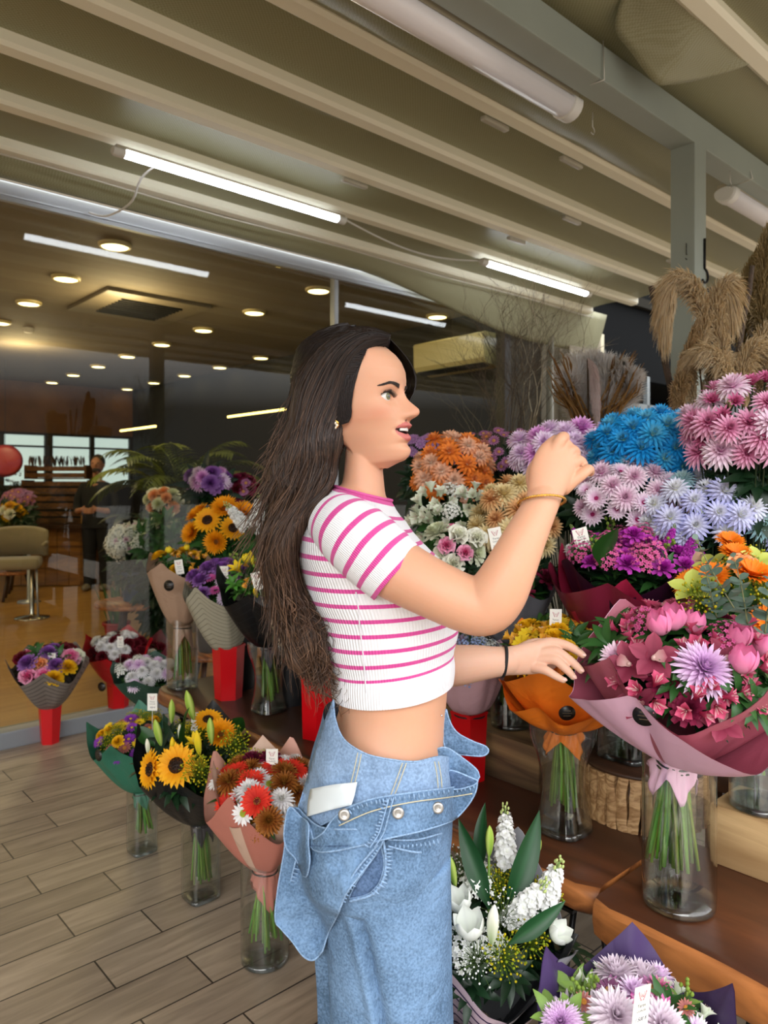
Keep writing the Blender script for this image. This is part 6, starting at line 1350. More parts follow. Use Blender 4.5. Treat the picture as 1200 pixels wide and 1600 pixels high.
def near_pt(px, py, off, tab=torso_at, tag_=None):
    """point on the near side of the body under a pixel"""
    Yn = YB - .12
    for _ in range(7):
        p = P(px, py, Yn); pyc = HY + (H - p.z) * F / YB; pxc = 600 + p.x * F / YB; L_, R_, hd, dy = tab(pyc); c = (L_ + R_) / 2; hw = (R_ - L_) / 2 + off * F / YB
        pyc2 = pyc + dy * (pxc - c) / max(hw, 1); L_, R_, hd, dy = tab(pyc2); c = (L_ + R_) / 2; hw = (R_ - L_) / 2 + off * F / YB
        x = max(-.985, min(.985, (pxc - c) / hw)); e = 2.15; Yt = YB - (hd + off) * (1 - abs(x) ** e) ** (1 / e); Yn = Yn * .4 + Yt * .6
    return P(px, py, Yn)
b = MB(); b.tube([near_pt(x, y, .0052) for x, y in ((556, 925), (560, 950), (562, 980), (566, 1010), (569, 1040), (571, 1070), (574, 1098))], .0011, 6); b.build('side_seam', M_seam, top)
b = MB(); b.ball(near_pt(690, 1118, .001), .0018, 10, 8); child(b, 'navel_stud', mat('silver_stud', '#c9c9c9', .2, .9))
# ---- hair: long dark waves
OUT = [(610, 528), (585, 519), (556, 518), (525, 528), (498, 546), (476, 572), (459, 606), (452, 645), (443, 688), (431, 728), (419, 768), (413, 815), (416, 862), (424, 905), (430, 950), (444, 992), (462, 1022), (480, 1048)]
INN = [(606, 538), (584, 547), (567, 566), (557, 590), (551, 618), (549, 645), (543, 668), (534, 692), (530, 720), (527, 748), (512, 778), (486, 806), (474, 850), (482, 905), (494, 955), (508, 1000), (520, 1036), (524, 1056)]
NEARD = [0.035, .055, .068, .075, .079, .082, .085, .086, .085, .084, .086, .092, .090, .082, .074, .064, .05, .03]   # half depth towards us
YC = [1.275, 1.275, 1.28, 1.285, 1.29, 1.295, 1.295, 1.29, 1.285, 1.275, 1.262, 1.25, 1.245, 1.245, 1.25, 1.255, 1.26, 1.26]
FAR = [0.05, .06, .07, .078, .082, .085, .085, .085, .084, .082, .080, .078, .074, .07, .064, .056, .045, .03]
def hair_at(s):
    """s 0..1 along the fall -> outer px, inner px, depth centre, near and far half depth"""
    k = len(OUT) - 1; t = max(0, min(.99999, s)) * k; a = int(t); f = t - a
    def cr(tab, j=None):
        p = [tab[max(a - 1, 0)], tab[a], tab[a + 1], tab[min(a + 2, k)]]
        if j is not None: p = [q[j] for q in p]
        return .5 * (2 * p[1] + (p[2] - p[0]) * f + (2 * p[0] - 5 * p[1] + 4 * p[2] - p[3]) * f * f + (3 * p[1] - p[0] - 3 * p[2] + p[3]) * f ** 3)
    return (cr(OUT, 0), cr(OUT, 1)), (cr(INN, 0), cr(INN, 1)), cr(YC), cr(NEARD), cr(FAR)
def hair_pt(s, phi, grow=0.0, near_in=0.0):
    (ox, oy), (ix, iy), yc, nd, fd = hair_at(s); k = (1 - cos(phi)) / 2       # 0 at the outer line, 1 at the inner
    x = ox + (ix - ox) * k; y = oy + (iy - oy) * k; sn = sin(phi); dep = yc - nd * max(0, sn) ** .85 if sn > 0 else yc + fd * (-sn) ** .85
    c = P((ox + ix) / 2, (oy + iy) / 2, yc); p = P(x, y, yc); p.y = dep
    if grow: v = p - c; p = p + v.normalized() * grow
    return p
M_hair = None
def hwave(s, ph): lw = smoothstep(.30, .62, s); return lw * (.0105 * sin(27 * s + 1.1 * ph) + .0055 * sin(46 * s + 3 * ph) - .004)
def hlat(s, ph): return smoothstep(.30, .7, s) * (.26 * sin(20 * s + 1.7 * ph) + .10 * sin(37 * s - 2 * ph))
def hair_mat():
    m, t, b = new_mat('dark_brown_hair'); a = t.nodes.new('ShaderNodeAttribute'); a.attribute_name = 'Col'; t.links.new(a.outputs['Color'], b.inputs['Base Color'])
    b.inputs['Roughness'].default_value = .34; b.inputs['Specular IOR Level'].default_value = .45; return m
M_hair = hair_mat(); hr = random.Random(21)
h0 = srgb('#150f0e'); h1 = srgb('#271c19'); h2 = srgb('#8a6850')
def hcol(s, r):
    base = mixc(h0, h1, min(1, r * .9)); return mixc(base, h2, smoothstep(.35, .95, s) * (.15 + .75 * r * r))
core = MB(); rings = []; cc = []
for i in range(90):
    s = i / 89 * .985; ring_ = []
    for j in range(48):
        ph = 2 * pi * j / 48; g = -.005 + .003 * sin(6 * ph + 9 * s) + hwave(s, ph); ring_.append(hair_pt(s, ph + hlat(s, ph), g)); cc.append(hcol(s, .12))
    rings.append(ring_)
core.loft(rings, True, True, cc)
# far side swept back behind the forehead
hair = core
ns = 0
def strand(b, pts, r, c0, c1, n=3):
    k = len(pts); b.tube(pts, [r * (1 - .75 * (i / (k - 1)) ** 3) for i in range(k)], n, False, col=[mixc(c0, c1, i / (k - 1)) for i in range(k)])
for i in range(3600):
    ph = hr.uniform(0, 2 * pi) if i % 4 else hr.uniform(0.15, pi - .1); s0 = (hr.random() ** 2.2) * .55; s1 = min(1, s0 + .35 + .65 * hr.random()); g0 = hr.uniform(-.002, .005)
    if i % 9 == 0: s1 = 1.0
    wav = hr.uniform(.02, .10); w1 = hr.uniform(0, 6.28); cl = int(ph * 5) * 1.7; rr = hr.random(); pts = []; K = 16 if s1 - s0 < .6 else 24; fly = hr.random() ** 8 * .02
    for k in range(K):
        f = k / (K - 1); s = s0 + (s1 - s0) * f; lw = smoothstep(.35, .9, s)
        p = hair_pt(s, ph + wav * .6 * sin(9 * s + w1) + hlat(s, ph) + .05 * lw * sin(15 * s + cl), g0 + hwave(s, ph) + .004 * lw * sin(21 * s + cl) + fly * f * lw)
        pts.append(p)
    strand(hair, pts, hr.uniform(.0006, .0013), hcol(s0, rr), hcol(s1, rr))
# wavy free ends and stray locks along the back
for i in range(420):
    s0 = hr.uniform(.35, .93); ph = hr.choice((hr.uniform(-.5, .7), hr.uniform(.2, 2.4))); p = hair_pt(s0, ph, .003); q = hair_pt(min(.999, s0 + .06), ph, .003); d = (q - p).normalized(); c = P(*[sum(x) / 2 for x in zip(*hair_at(s0)[:2])], 1.27)
    out = (p - c); out.z = 0; out = out.normalized() if out.length > 1e-5 else V((-1, 0, 0)); L = hr.uniform(.05, .15); pts = []; w1 = hr.uniform(0, 6); am = hr.uniform(.003, .012)
    for k in range(14):
        f = k / 13; pts.append(p + d * L * f + out * (L * .16 * f * f * hr.uniform(.9, 1.1)) + out * am * sin(f * 7 + w1) * f + V((-.012 * f * f, 0, .004 * f * f)))
    rr = hr.random(); strand(hair, pts, hr.uniform(.0004, .0009), hcol(s0, rr), hcol(1, rr))
# curled ends at the bottom
for i in range(520):
    ph = hr.uniform(0, 2 * pi); s0 = hr.uniform(.78, .99); p = hair_pt(s0, ph, .001); pts = []; L = hr.uniform(.06, .12); w1 = hr.uniform(0, 6); cr_ = hr.uniform(.008, .02)
    for k in range(18):
        f = k / 17; pts.append(p + V((.35 * L * f + cr_ * sin(f * 8 + w1) * f, cr_ * cos(f * 8 + w1) * f, -L * .55 * f)))
    rr = hr.random(); strand(hair, pts, hr.uniform(.0005, .001), hcol(.9, rr), hcol(1, rr))
# hairline strands: over the forehead corner and temple on the near side, and the swept-back far side
def face_outer(th, z, off): p = head_pt(th, z, True); q = V((p.x - .012, p.y, 0)).normalized() * off; return HW(p + V((q.x, q.y, off * (.6 if z > .07 else 0))))
for i in range(1500):
    side = -1 if i % 3 else 1; f0 = hr.random()
    # start along the hairline, from the parting to the temple
    z0 = .098 - .085 * f0 ** 1.2; th0 = radians(25 + 60 * f0 ** .72) * side; z0 += hr.uniform(-.003, .003); pts = []
    back = radians(150 - 20 * hr.random()) * side; drop = hr.uniform(.02, .09) * (.3 + f0)
    for k in range(12):
        f = k / 11; th = th0 + (back - th0) * f; z = z0 + .018 * sin(pi * f) * (1 - f0) - drop * f * f; z = min(z, .112)
        pts.append(face_outer(th, z, .003 + .017 * sin(pi * min(1, f * 1.1) * .5) + hr.uniform(0, .0012)))
    rr = hr.random(); strand(hair, pts, hr.uniform(.0006, .0012), hcol(0, rr), hcol(.2, rr))
# lock falling in front of the ear
for i in range(260):
    f0 = hr.random(); pts = []
    for k in range(14):
        f = k / 13; px = interp([(0, 569), (.12, 566), (.28, 560), (.5, 553), (.75, 549), (.9, 550), (1, 545)], f) - 24 * f0 * smoothstep(0, .2, f); py = 548 + 112 * f + 8 * f0; c = near_head = None
        zz = (621 - py) / 888; w_ = interp(W_t, max(-.1, zz)); pts.append(P(px, py, YB - w_ * .93 - .012 - .003 * hr.random()))
    rr = hr.random(); strand(hair, pts, hr.uniform(.0005, .0010), hcol(.1, rr), hcol(.3, rr))
# far side volume falling behind the face
for i in range(1700):
    f0 = hr.random(); pts = []; L = hr.uniform(.6, 1)
    for k in range(14):
        f = k / 13 * L; px = 600 + 60 * sin(pi * min(1, f * 1.25 + .05) * .62) * (.35 + .65 * f0) - 46 * f * f * (1 - .3 * f0); py = 521 + 8 * (1 - f0) + 6 * f0 + 136 * f; pts.append(P(px + hr.uniform(-.6, .6), py, 1.345 + .035 * sin(pi * f) + .03 * (1 - f0) - .02 * (1 - f)))
    rr = hr.random(); strand(hair, pts, hr.uniform(.0009, .0017), hcol(0, rr * .6), hcol(.2, rr * .6))
# crown cap
rings = []
for i in range(12):
    row = []
    for j in range(40):
        th = 2 * pi * j / 40; zs_ = .020 + .070 * (.5 + .5 * cos(th)) ** .8; z = zs_ + (.1168 - zs_) * (i / 11); p = head_pt(th, z, True); k_ = 1.0 + .10 * smoothstep(0, .35, i / 11 + .35 * (cos(th) < 0))
        row.append(HW(V(((p.x - .012) * k_ + .006, p.y * k_, z + .012 * smoothstep(0, 1, i / 11)))))
    rings.append(row)
o_ = len(hair.v); hair.loft(rings, True, True, hcol(0, .1))
ho = hair.build('hair', M_hair, person); ho['label'] = 'long wavy dark brown hair down to her waist'

# ---- jeans: baggy, with the top folded over like a turned down jacket collar
def denim(name, c, dark=.35, scale=260):
    m, t, b = new_mat(name); co = t.nodes.new('ShaderNodeTexCoord'); c = srgb(c)
    n = t.nodes.new('ShaderNodeTexNoise'); n.inputs['Scale'].default_value = scale; n.inputs['Detail'].default_value = 3; t.links.new(co.outputs['Object'], n.inputs[0])
    n2 = t.nodes.new('ShaderNodeTexNoise'); n2.inputs['Scale'].default_value = 9; n2.inputs['Detail'].default_value = 4; t.links.new(co.outputs['Object'], n2.inputs[0])
    a = t.nodes.new('ShaderNodeMath'); a.operation = 'ADD'; t.links.new(n.outputs[0], a.inputs[0]); t.links.new(n2.outputs[0], a.inputs[1])
    r = t.nodes.new('ShaderNodeValToRGB'); r.color_ramp.elements[0].position = .38; r.color_ramp.elements[1].position = .62
    h = t.nodes.new('ShaderNodeMath'); h.operation = 'MULTIPLY'; h.inputs[1].default_value = .5; t.links.new(a.outputs[0], h.inputs[0]); t.links.new(h.outputs[0], r.inputs[0])
    r.color_ramp.elements[0].color = (*[x * (1 - dark) for x in c], 1); r.color_ramp.elements[1].color = (*[min(1, x * 1.35 + .05) for x in c], 1)
    t.links.new(r.outputs[0], b.inputs['Base Color']); b.inputs['Roughness'].default_value = .85
    n3 = t.nodes.new('ShaderNodeTexNoise'); n3.inputs['Scale'].default_value = 14; n3.inputs['Detail'].default_value = 2; n3.inputs['Distortion'].default_value = 1.6; t.links.new(co.outputs['Object'], n3.inputs[0]); hh_ = t.nodes.new('ShaderNodeMath'); hh_.operation = 'MULTIPLY_ADD'; hh_.inputs[1].default_value = 6.0; t.links.new(n3.outputs[0], hh_.inputs[0]); t.links.new(n.outputs[0], hh_.inputs[2])
    bp = t.nodes.new('ShaderNodeBump'); bp.inputs['Strength'].default_value = .5; bp.inputs['Distance'].default_value = .0022; t.links.new(hh_.outputs[0], bp.inputs['Height']); t.links.new(bp.outputs[0], b.inputs['Normal']); return m
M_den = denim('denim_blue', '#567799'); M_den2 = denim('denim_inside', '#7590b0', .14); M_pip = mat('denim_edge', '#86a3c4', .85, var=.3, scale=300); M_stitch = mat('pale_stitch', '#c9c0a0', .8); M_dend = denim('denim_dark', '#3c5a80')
HIPS = [(1085, 520, 697, .126, -30), (1120, 516, 697, .134, -38), (1150, 508, 696, .145, -34), (1200, 494, 700, .160, -16), (1250, 482, 703, .170, -6), (1300, 476, 704, .175, 0), (1345, 480, 700, .165, 0), (1380, 500, 682, .12, 0), (1430, 515, 668, .09, 0), (1500, 500, 698, .15, 0), (1560, 505, 700, .145, 0), (1620, 508, 704, .14, 0), (1750, 505, 710, .135, 0), (1960, 500, 715, .13, 0)]
def hips_at(py):
    T = HIPS
    if py <= T[0][0]: return T[0][1:]
    for i in range(len(T) - 1):
        if py <= T[i + 1][0]: t = (py - T[i][0]) / (T[i + 1][0] - T[i][0]); t = t * t * (3 - 2 * t) * .5 + t * .5; return tuple(T[i][j] + (T[i + 1][j] - T[i][j]) * t for j in range(1, 5))
    return T[-1][1:]
def wr(p): return .009 * noise.noise(V((p.x * 9, p.y * 9, p.z * 4))) + .003 * noise.noise(V((p.x * 22, p.y * 22, p.z * 9)))
b = MB(); rings = []
pys = [1144 + i * 5 for i in range(56)]
for py in pys:
    rg = torso_ring(py, .004, 110, hips_at); cc_ = sum(rg, V((0, 0, 0))) / len(rg)
    rings.append([p + (p - cc_).normalized() * wr(p) * smoothstep(1140, 1200, py) for p in rg])
b.loft(rings, True, False)
inner = [[p - (p - cc_).normalized() * .004 for p in rings[0]]]
seat = b
def leg(px_off, Yoff, L0, R0, L1, R1, y0, y1, hd0, hd1, seed, crease=None):
    rr_ = []; n = 100
    for i in range(90):
        f = i / 89; py = y0 + (y1 - y0) * f; L = L0 + (L1 - L0) * f; R = R0 + (R1 - R0) * f; hd = hd0 + (hd1 - hd0) * f; Yc = Yoff; rg = []
        for j in range(n):
            t = 2 * pi * j / n; x = cos(t); y = sin(t); p = P((L + R) / 2, py, Yc) + V(((R - L) / 2 * Yc / F * x, hd * y, 0)); c = P((L + R) / 2, py, Yc); dd = (p - c).normalized()
            d = .008 * noise.noise(V((p.x * 6 + seed, p.y * 6, p.z * 3))) + .003 * noise.noise(V((p.x * 18, p.y * 18, p.z * 8 + seed)))
            if crease and y < 0:
                sc = 600 + p.x * F / max(.5, p.y); xs = crease[0] + (crease[1] - crease[0]) * f; k = (sc - xs); d += (-.034 * exp(-(k / 11) ** 2) * (1 if k < 0 else .6) - .022 * smoothstep(0, -40, k)) * smoothstep(0, .12, f)
            rg.append(p + dd * d)
        rr_.append(rg)
    seat.loft(rr_, True, True)
leg(0, 1.24, 484, 703, 506, 716, 1335, 1985, .112, .095, 3, (548, 712))
leg(0, 1.40, 500, 690, 506, 690, 1390, 1960, .085, .085, 8)
jeans = seat.build('jeans', M_den, person, solid=0); jeans['label'] = 'light blue baggy jeans with folded down waist'
def inpoly(p, poly):
    c = False; j = len(poly) - 1
    for i in range(len(poly)):
        a, b_ = poly[i], poly[j]
        if (a[1] > p[1]) != (b_[1] > p[1]) and p[0] < (b_[0] - a[0]) * (p[1] - a[1]) / (b_[1] - a[1]) + a[0]: c = not c
        j = i
    return c
def smooth_poly(poly, n=8, sharp=()):
    out = []; k = len(poly)
    for i in range(k):
        p = [poly[(i - 1) % k], poly[i], poly[(i + 1) % k], poly[(i + 2) % k]]
        if i in sharp: p[0] = p[1]
        if (i + 1) % k in sharp: p[3] = p[2]
        for q in range(n):
            f = q / n; out.append(tuple(.5 * (2 * p[1][j] + (p[2][j] - p[0][j]) * f + (2 * p[0][j] - 5 * p[1][j] + 4 * p[2][j] - p[3][j]) * f * f + (3 * p[1][j] - p[0][j] - 3 * p[2][j] + p[3][j]) * f ** 3) for j in range(2)))
    return out
def dist_edge(p, poly):
    m = 1e9
    for i in range(len(poly)):
        a, b_ = poly[i - 1], poly[i]; vx, vy = b_[0] - a[0], b_[1] - a[1]; L = vx * vx + vy * vy + 1e-9; t = max(0, min(1, ((p[0] - a[0]) * vx + (p[1] - a[1]) * vy) / L)); m = min(m, (p[0] - a[0] - t * vx) ** 2 + (p[1] - a[1] - t * vy) ** 2)
    return sqrt(m)
def patch(name, poly, off, m, parent, sharp=(), th=.0035, grid=5.0, wrk=.003, edge=.0, seed=0, piping=True, label=None, lift=None, Yflat=None, pipes=None):
    pl = smooth_poly(poly, 7, sharp); xs = [p[0] for p in pl]; ys = [p[1] for p in pl]; pts = list(pl); nb = len(pl); x = min(xs)
    while x < max(xs):
        y = min(ys)
        while y < max(ys):
            if inpoly((x, y), pl) and dist_edge((x, y), pl) > grid * .55: pts.append((x + .01 * sin(y), y))
            y += grid
        x += grid
    r = geometry.delaunay_2d_cdt([V(p) for p in pts], [(i, (i + 1) % nb) for i in range(nb)], [], 1, 1e-4)
    tab = hips_at; out = []
    for v in r[0]:
        e_ = dist_edge((v.x, v.y), pl); o_ = off + edge * exp(-e_ / 6) + wrk * noise.noise(V((v.x / 26, v.y / 26, seed))) + wrk * .5 * noise.noise(V((v.x / 9, v.y / 9, seed + 5)))
        if lift: o_ += lift(v.x, v.y)
        p = near_pt(v.x, v.y, .006, tab) if Yflat is None else P(v.x, v.y, Yflat); p = P(v.x, v.y, p.y - o_); out.append(p)
    b = MB(); b.v = out; b.f = [tuple(f) for f in r[2]]; b.c = [(1, 1, 1)] * len(out); b.m = [0] * len(b.f)
    o = b.build(name, m, parent, True, solid=th, )
    if label: o['label'] = label
    if piping:
        bb = MB(); q = []
        for p in pl:
            w_ = near_pt(p[0], p[1], .006, tab) if Yflat is None else P(p[0], p[1], Yflat); o_ = off + edge + wrk * noise.noise(V((p[0] / 26, p[1] / 26, seed))) + wrk * .5 * noise.noise(V((p[0] / 9, p[1] / 9, seed + 5))) + (lift(*p) if lift else 0); q.append(P(p[0], p[1], w_.y - o_ - .001))
        q.append(q[0]); bb.tube(q, .0015, 6, False); bb.build('edge_piping', M_pip, o)
    return o
def seamline(pts, off, r=.0012, m=None, parent=None, dash=None):
    q = spline([tuple(p) for p in pts], len(pts) * 8); w_ = [P(x, y, near_pt(x, y, .006, hips_at).y - off) for x, y in q]; b = MB()
    if dash:
        for i in range(0, len(w_) - 1, 2): b.tube([w_[i], w_[i + 1]], r, 5)
    else: b.tube(w_, r, 6)
    b.build('seam', m or M_pip, parent)
def pucker(pts, off, L=6, step=5.0, parent=None, side=1):
    q = spline([tuple(p) for p in pts], 80); b = MB(); acc = 0
    for i in range(1, 80):
        dx, dy = q[i][0] - q[i - 1][0], q[i][1] - q[i - 1][1]; acc += sqrt(dx * dx + dy * dy)
        if acc > step:
            acc = 0; l = sqrt(dx * dx + dy * dy) + 1e-6; nx, ny = -dy / l * side, dx / l * side; l2 = L * hr.uniform(.7, 1.4); a = (q[i][0] + nx * 1.5, q[i][1] + ny * 1.5); c = (q[i][0] + nx * l2, q[i][1] + ny * l2)
            pa, pc = [P(x, y, near_pt(x, y, .006, hips_at).y - off) for x, y in (a, c)]; b.tube([pa, (pa + pc) / 2 - V((0, .0006, 0)), pc], [.0008, .0016, .0005], 5)
    b.build('pucker_line', M_pip, parent)
# inside-out waist piece
wb = patch('turned_waist', [(521, 1094), (524, 1124), (538, 1156), (572, 1178), (612, 1187), (650, 1190), (690, 1182), (722, 1192), (744, 1206), (747, 1218), (735, 1232), (690, 1238), (640, 1243), (590, 1250), (545, 1266), (500, 1290), (476, 1296), (466, 1262), (482, 1212), (500, 1150)], .010, M_den2, jeans, (0, 17), edge=.003, wrk=.003, seed=1, label='lighter inside-out denim waist')
for q in (((562, 1176), (556, 1205), (549, 1232)), ((632, 1192), (622, 1220), (612, 1246)), ((682, 1190), (686, 1212), (688, 1236))):
    for dx in (-3, 3): seamline([(x + dx, y) for x, y in q], .0145, .0008, M_stitch, wb)
# big hanging flap
fl1 = patch('hanging_flap', [(462, 1262), (500, 1292), (560, 1296), (600, 1300), (590, 1330), (560, 1370), (540, 1398), (528, 1428), (514, 1456), (504, 1486), (490, 1500), (474, 1494), (456, 1470), (440, 1452), (430, 1436), (434, 1390), (444, 1330), (448, 1290)], .026, M_den, jeans, (9,), edge=.003, wrk=.006, seed=2, label='large hanging denim flap', lift=lambda x, y: .022 * smoothstep(1340, 1430, y))
for q in ([(462, 1345), (454, 1380), (450, 1410), (460, 1440), (466, 1466)], [(590, 1320), (560, 1355), (545, 1380), (535, 1405)]): seamline(q, .033, .0018, M_pip, fl1)
seamline([(456, 1468), (480, 1466), (505, 1462)], .035, .0012, M_pip, fl1)
seamline([(448, 1318), (500, 1322), (545, 1322)], .034, .0010, M_dend, fl1)
# pocket opening and lower panels
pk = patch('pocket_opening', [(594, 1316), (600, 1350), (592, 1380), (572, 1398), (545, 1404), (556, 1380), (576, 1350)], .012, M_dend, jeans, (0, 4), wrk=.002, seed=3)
seamline([(598, 1310), (603, 1345), (598, 1376), (580, 1398), (546, 1408)], .018, .0022, M_pip, jeans)
seamline([(606, 1322), (640, 1330), (658, 1332)], .012, .0016, M_pip, jeans); seamline([(606, 1312), (650, 1312), (690, 1302)], .012, .0014, M_pip, jeans)
# turned down collar band with buttons
cb_ = patch('folded_band', [(484, 1290), (490, 1312), (506, 1300), (520, 1280), (540, 1264), (575, 1250), (612, 1243), (660, 1236), (710, 1230), (746, 1222), (742, 1240), (728, 1262), (706, 1282), (660, 1298), (606, 1310), (560, 1322), (520, 1330), (496, 1330), (484, 1318)], .030, M_den, jeans, (0, 1, 9), edge=.004, wrk=.005, seed=4, label='folded denim band with metal buttons')
for k, dx in enumerate((0, 7)): seamline([(608 + dx, 1246), (600 + dx, 1275), (592 + dx, 1302), (578 + dx, 1324)], .0385, .0012, M_pip, cb_)
seamline([(530, 1290), (580, 1268), (640, 1254), (700, 1246), (738, 1240)], .038, .0009, M_stitch, cb_)
pucker([(520, 1282), (545, 1264), (575, 1251), (612, 1244), (660, 1237), (710, 1231), (742, 1224)], .0385, 9, 5.5, cb_)
pucker([(608, 1248), (600, 1275), (592, 1302), (576, 1326)], .039, 9, 5, cb_)
pucker([(590, 1322), (560, 1357), (545, 1382), (530, 1412)], .033, 8, 5, fl1, -1)
pucker([(462, 1350), (454, 1384), (450, 1412), (460, 1442)], .034, -7, 6, fl1)
pucker([(603, 1322), (603, 1348), (596, 1376), (578, 1398)], .020, -8, 5, jeans)
pucker([(612, 1318), (650, 1317), (688, 1308)], .013, 8, 6, jeans)
M_btn = mat('silver_button', '#b5b2ad', .35, .9)
for x, y in ((538, 1273), (622, 1270), (684, 1262)):
    c = P(x, y, near_pt(x, y, .006, hips_at).y - .040); R = face_to(V((-.05, -1, .12))); b = MB(); b.lathe([(.0001, .0024), (.0035, .0026), (.0055, .0036), (.0082, .0032), (.0092, .0010), (.0088, -.001)], c, 24, False, R=R); o = b.build('button', M_btn, cb_)
    b = MB(); b.tube([c + R @ V((.0035 * cos(t), .0035 * sin(t), .0034)) for t in [i * .5 for i in range(10)]], .0005, 5); b.build('button_relief', M_btn, o)
# pointed collar flap at the back
patch('collar_point', [(452, 1262), (470, 1276), (482, 1288), (482, 1318), (484, 1345), (480, 1368), (474, 1368), (462, 1342), (448, 1325), (444, 1300)], .040, M_den, jeans, (6,), edge=.003, wrk=.004, seed=6, label='pointed denim collar flap')
# flaps at the front
patch('front_lapel', [(697, 1108), (704, 1130), (716, 1146), (738, 1158), (758, 1166), (763, 1174), (754, 1181), (730, 1180), (704, 1176), (694, 1164), (693, 1135)], .0, M_den, jeans, (0,), edge=.002, wrk=.006, seed=7, Yflat=1.27, label='curled denim lapel at the front')
patch('front_lapel', [(676, 1178), (696, 1168), (722, 1184), (744, 1202), (749, 1214), (740, 1222), (710, 1222), (690, 1205)], .0, M_den, jeans, (4,), edge=.002, wrk=.007, seed=8, Yflat=1.235)
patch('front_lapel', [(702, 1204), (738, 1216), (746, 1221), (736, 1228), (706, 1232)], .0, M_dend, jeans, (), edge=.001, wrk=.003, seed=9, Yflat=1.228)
# white care label
patch('care_label', [(485, 1233), (520, 1226), (558, 1222), (554, 1242), (549, 1258), (515, 1266), (480, 1276), (481, 1255)], .030, mat('white_label', '#dfe8ec', .6), jeans, (0, 2, 4, 6), th=.0008, wrk=.002, seed=10, piping=False, label='white care label hanging out')
# shoes below the view
M_shoe = mat('white_shoe', '#d9d6d0', .5)
for Yc, px in ((1.245, 612), (1.40, 600)):
    x0 = P(px, 1950, Yc).x; b = MB(); rings = []
    for i in range(15):
        f = i / 14; x = x0 - .08 + .27 * f; w_ = .045 * (sin(pi * min(1, f * 1.0 + .08)) ** .5 if 0 < f < 1 else .3); hh = .085 - .05 * smoothstep(.3, .85, f) - .02 * (f > .95)
        rings.append([V((x, Yc + w_ * cos(t) * (1 if True else 0), .004 + hh * .5 + hh * .5 * sin(t))) for t in [2 * pi * j / 20 for j in range(20)]])
    b.loft(rings); child(b, 'shoe', M_shoe)
# ================================================================== DRIED GRASSES, TWIGS AND STICKS
M_plume = attr_mat('plume', .8, .65, .1)
def plume(b, path, spread, n, c0, c1, L=.06, r=.0006, droop=.6, rd=random):
    q = spline([tuple(p) for p in path], 40); a0, a1 = srgb(c0), srgb(c1)
    b.tube([V(p) for p in q], [.003 - .002 * i / 39 for i in range(40)], 5, col=a0)
    for i in range(n):
        f = rd.random() ** .8; k = min(38, int(f * 39)); p = V(q[k]); d = (V(q[k + 1]) - p).normalized(); a = rd.random() * 6.28; e1 = d.orthogonal().normalized(); e2 = d.cross(e1)
        o = e1 * cos(a) + e2 * sin(a); w_ = spread * (sin(pi * min(1, f * .85 + .12)) ** .7); l = L * rd.uniform(.6, 1.2); p1 = p + d * l * .55 + o * w_ * .55; p2 = p1 + d * l * .5 + o * w_ * .45 * rd.uniform(.3, 1) - Z * droop * l * rd.uniform(.2, 1)
        t = rd.random(); c = tuple(a0[j] + (a1[j] - a0[j]) * t for j in range(3)); b.tube([p, p1, p1.lerp(p2, .5) + Z * .003, p2], [r, r * 1.3, r, r * .3], 3, False, col=c)
pr = random.Random(5)
def dried(label, foot, items, cat='dried grass', extra=None, vs_=None, vlabel=None):
    root = empty('pampas_bundle', foot, label, cat)
    for path, spread, n, c0, c1, L, dr in items:
        b = MB(); plume(b, path, spread, n, c0, c1, L, .0011, dr, pr); b.build('plume', M_plume, root)
    b = MB(); c = srgb('#6d5338')
    for path, *_ in items: b.tube([V(foot) + Z * .05, V(foot).lerp(V(path[0]), .6), V(path[0])], .003, 5, False, col=c)
    b.build('stalk_mass', M_plume, root)['kind'] = 'stuff'
    return root
f1 = ST(2.56, 1.62, .80)
Yp = 2.9; it = []
for px, top, lean_ in ((905, 572, -6), (925, 562, -3), (945, 565, 2), (965, 570, 8), (980, 590, 10), (893, 590, -8), (935, 575, 0), (955, 585, 4)):
    it.append(([P(928 + (px - 928) * .35, 690, Yp), P(px - lean_ * .3, 630, Yp + pr.uniform(-.05, .06)), P(px + lean_ * .3, top + 12, Yp + pr.uniform(-.06, .06)), P(px + lean_, top, Yp + pr.uniform(-.08, .08))], .065, 1300, '#efe6de', '#ffffff', .07, .3))
it.append(([P(918, 560, 2.78), P(926, 575, 2.74), P(930, 610, 2.72), P(932, 640, 2.72)], .022, 500, '#e6d4cf', '#f7ece8', .05, .6))
w1 = dried('white fluffy pampas bundle with brown reeds behind her raised hand', f1, it)
b = MB(); c0, c1 = srgb('#8a6238'), srgb('#c09a62')
for i in range(70):
    s = -1 if i % 2 else 1; x0 = 925 + pr.uniform(-22, 25); x1 = (876 + pr.uniform(-14, 18)) if s < 0 else (985 + pr.uniform(-35, 12)); y1 = pr.uniform(550, 620); Yy = Yp - .08 + pr.uniform(-.05, .05); c = mixc(c0, c1, pr.random())
    b.tube([P(x0, 700, Yy), P(x0 * .5 + x1 * .5, 640, Yy), P(x1, y1 + 10, Yy), P(x1 + s * pr.uniform(0, 12), y1 - 6, Yy)], [.003, .004, .003, .0008], 4, False, col=c)
b.build('reed_mass', M_plume, w1)['kind'] = 'stuff'
f2 = ST(2.38, 1.02, .80)
it2 = []; tan = ('#dcc498', '#faecd0')
def arc(pts, spread, n, cs=tan, L=.07, dr=.9, Yq=2.42): it2.append(([P(x, y, Yq + dy) for x, y, dy in pts], spread, n, cs[0], cs[1], L, dr))
arc([(1092, 560, 0), (1100, 500, 0), (1085, 455, 0), (1060, 440, 0), (1042, 470, 0), (1040, 505, 0)], .050, 2200)
arc([(1085, 640, .05), (1078, 590, .05), (1090, 540, .05), (1105, 500, .05)], .042, 1600)
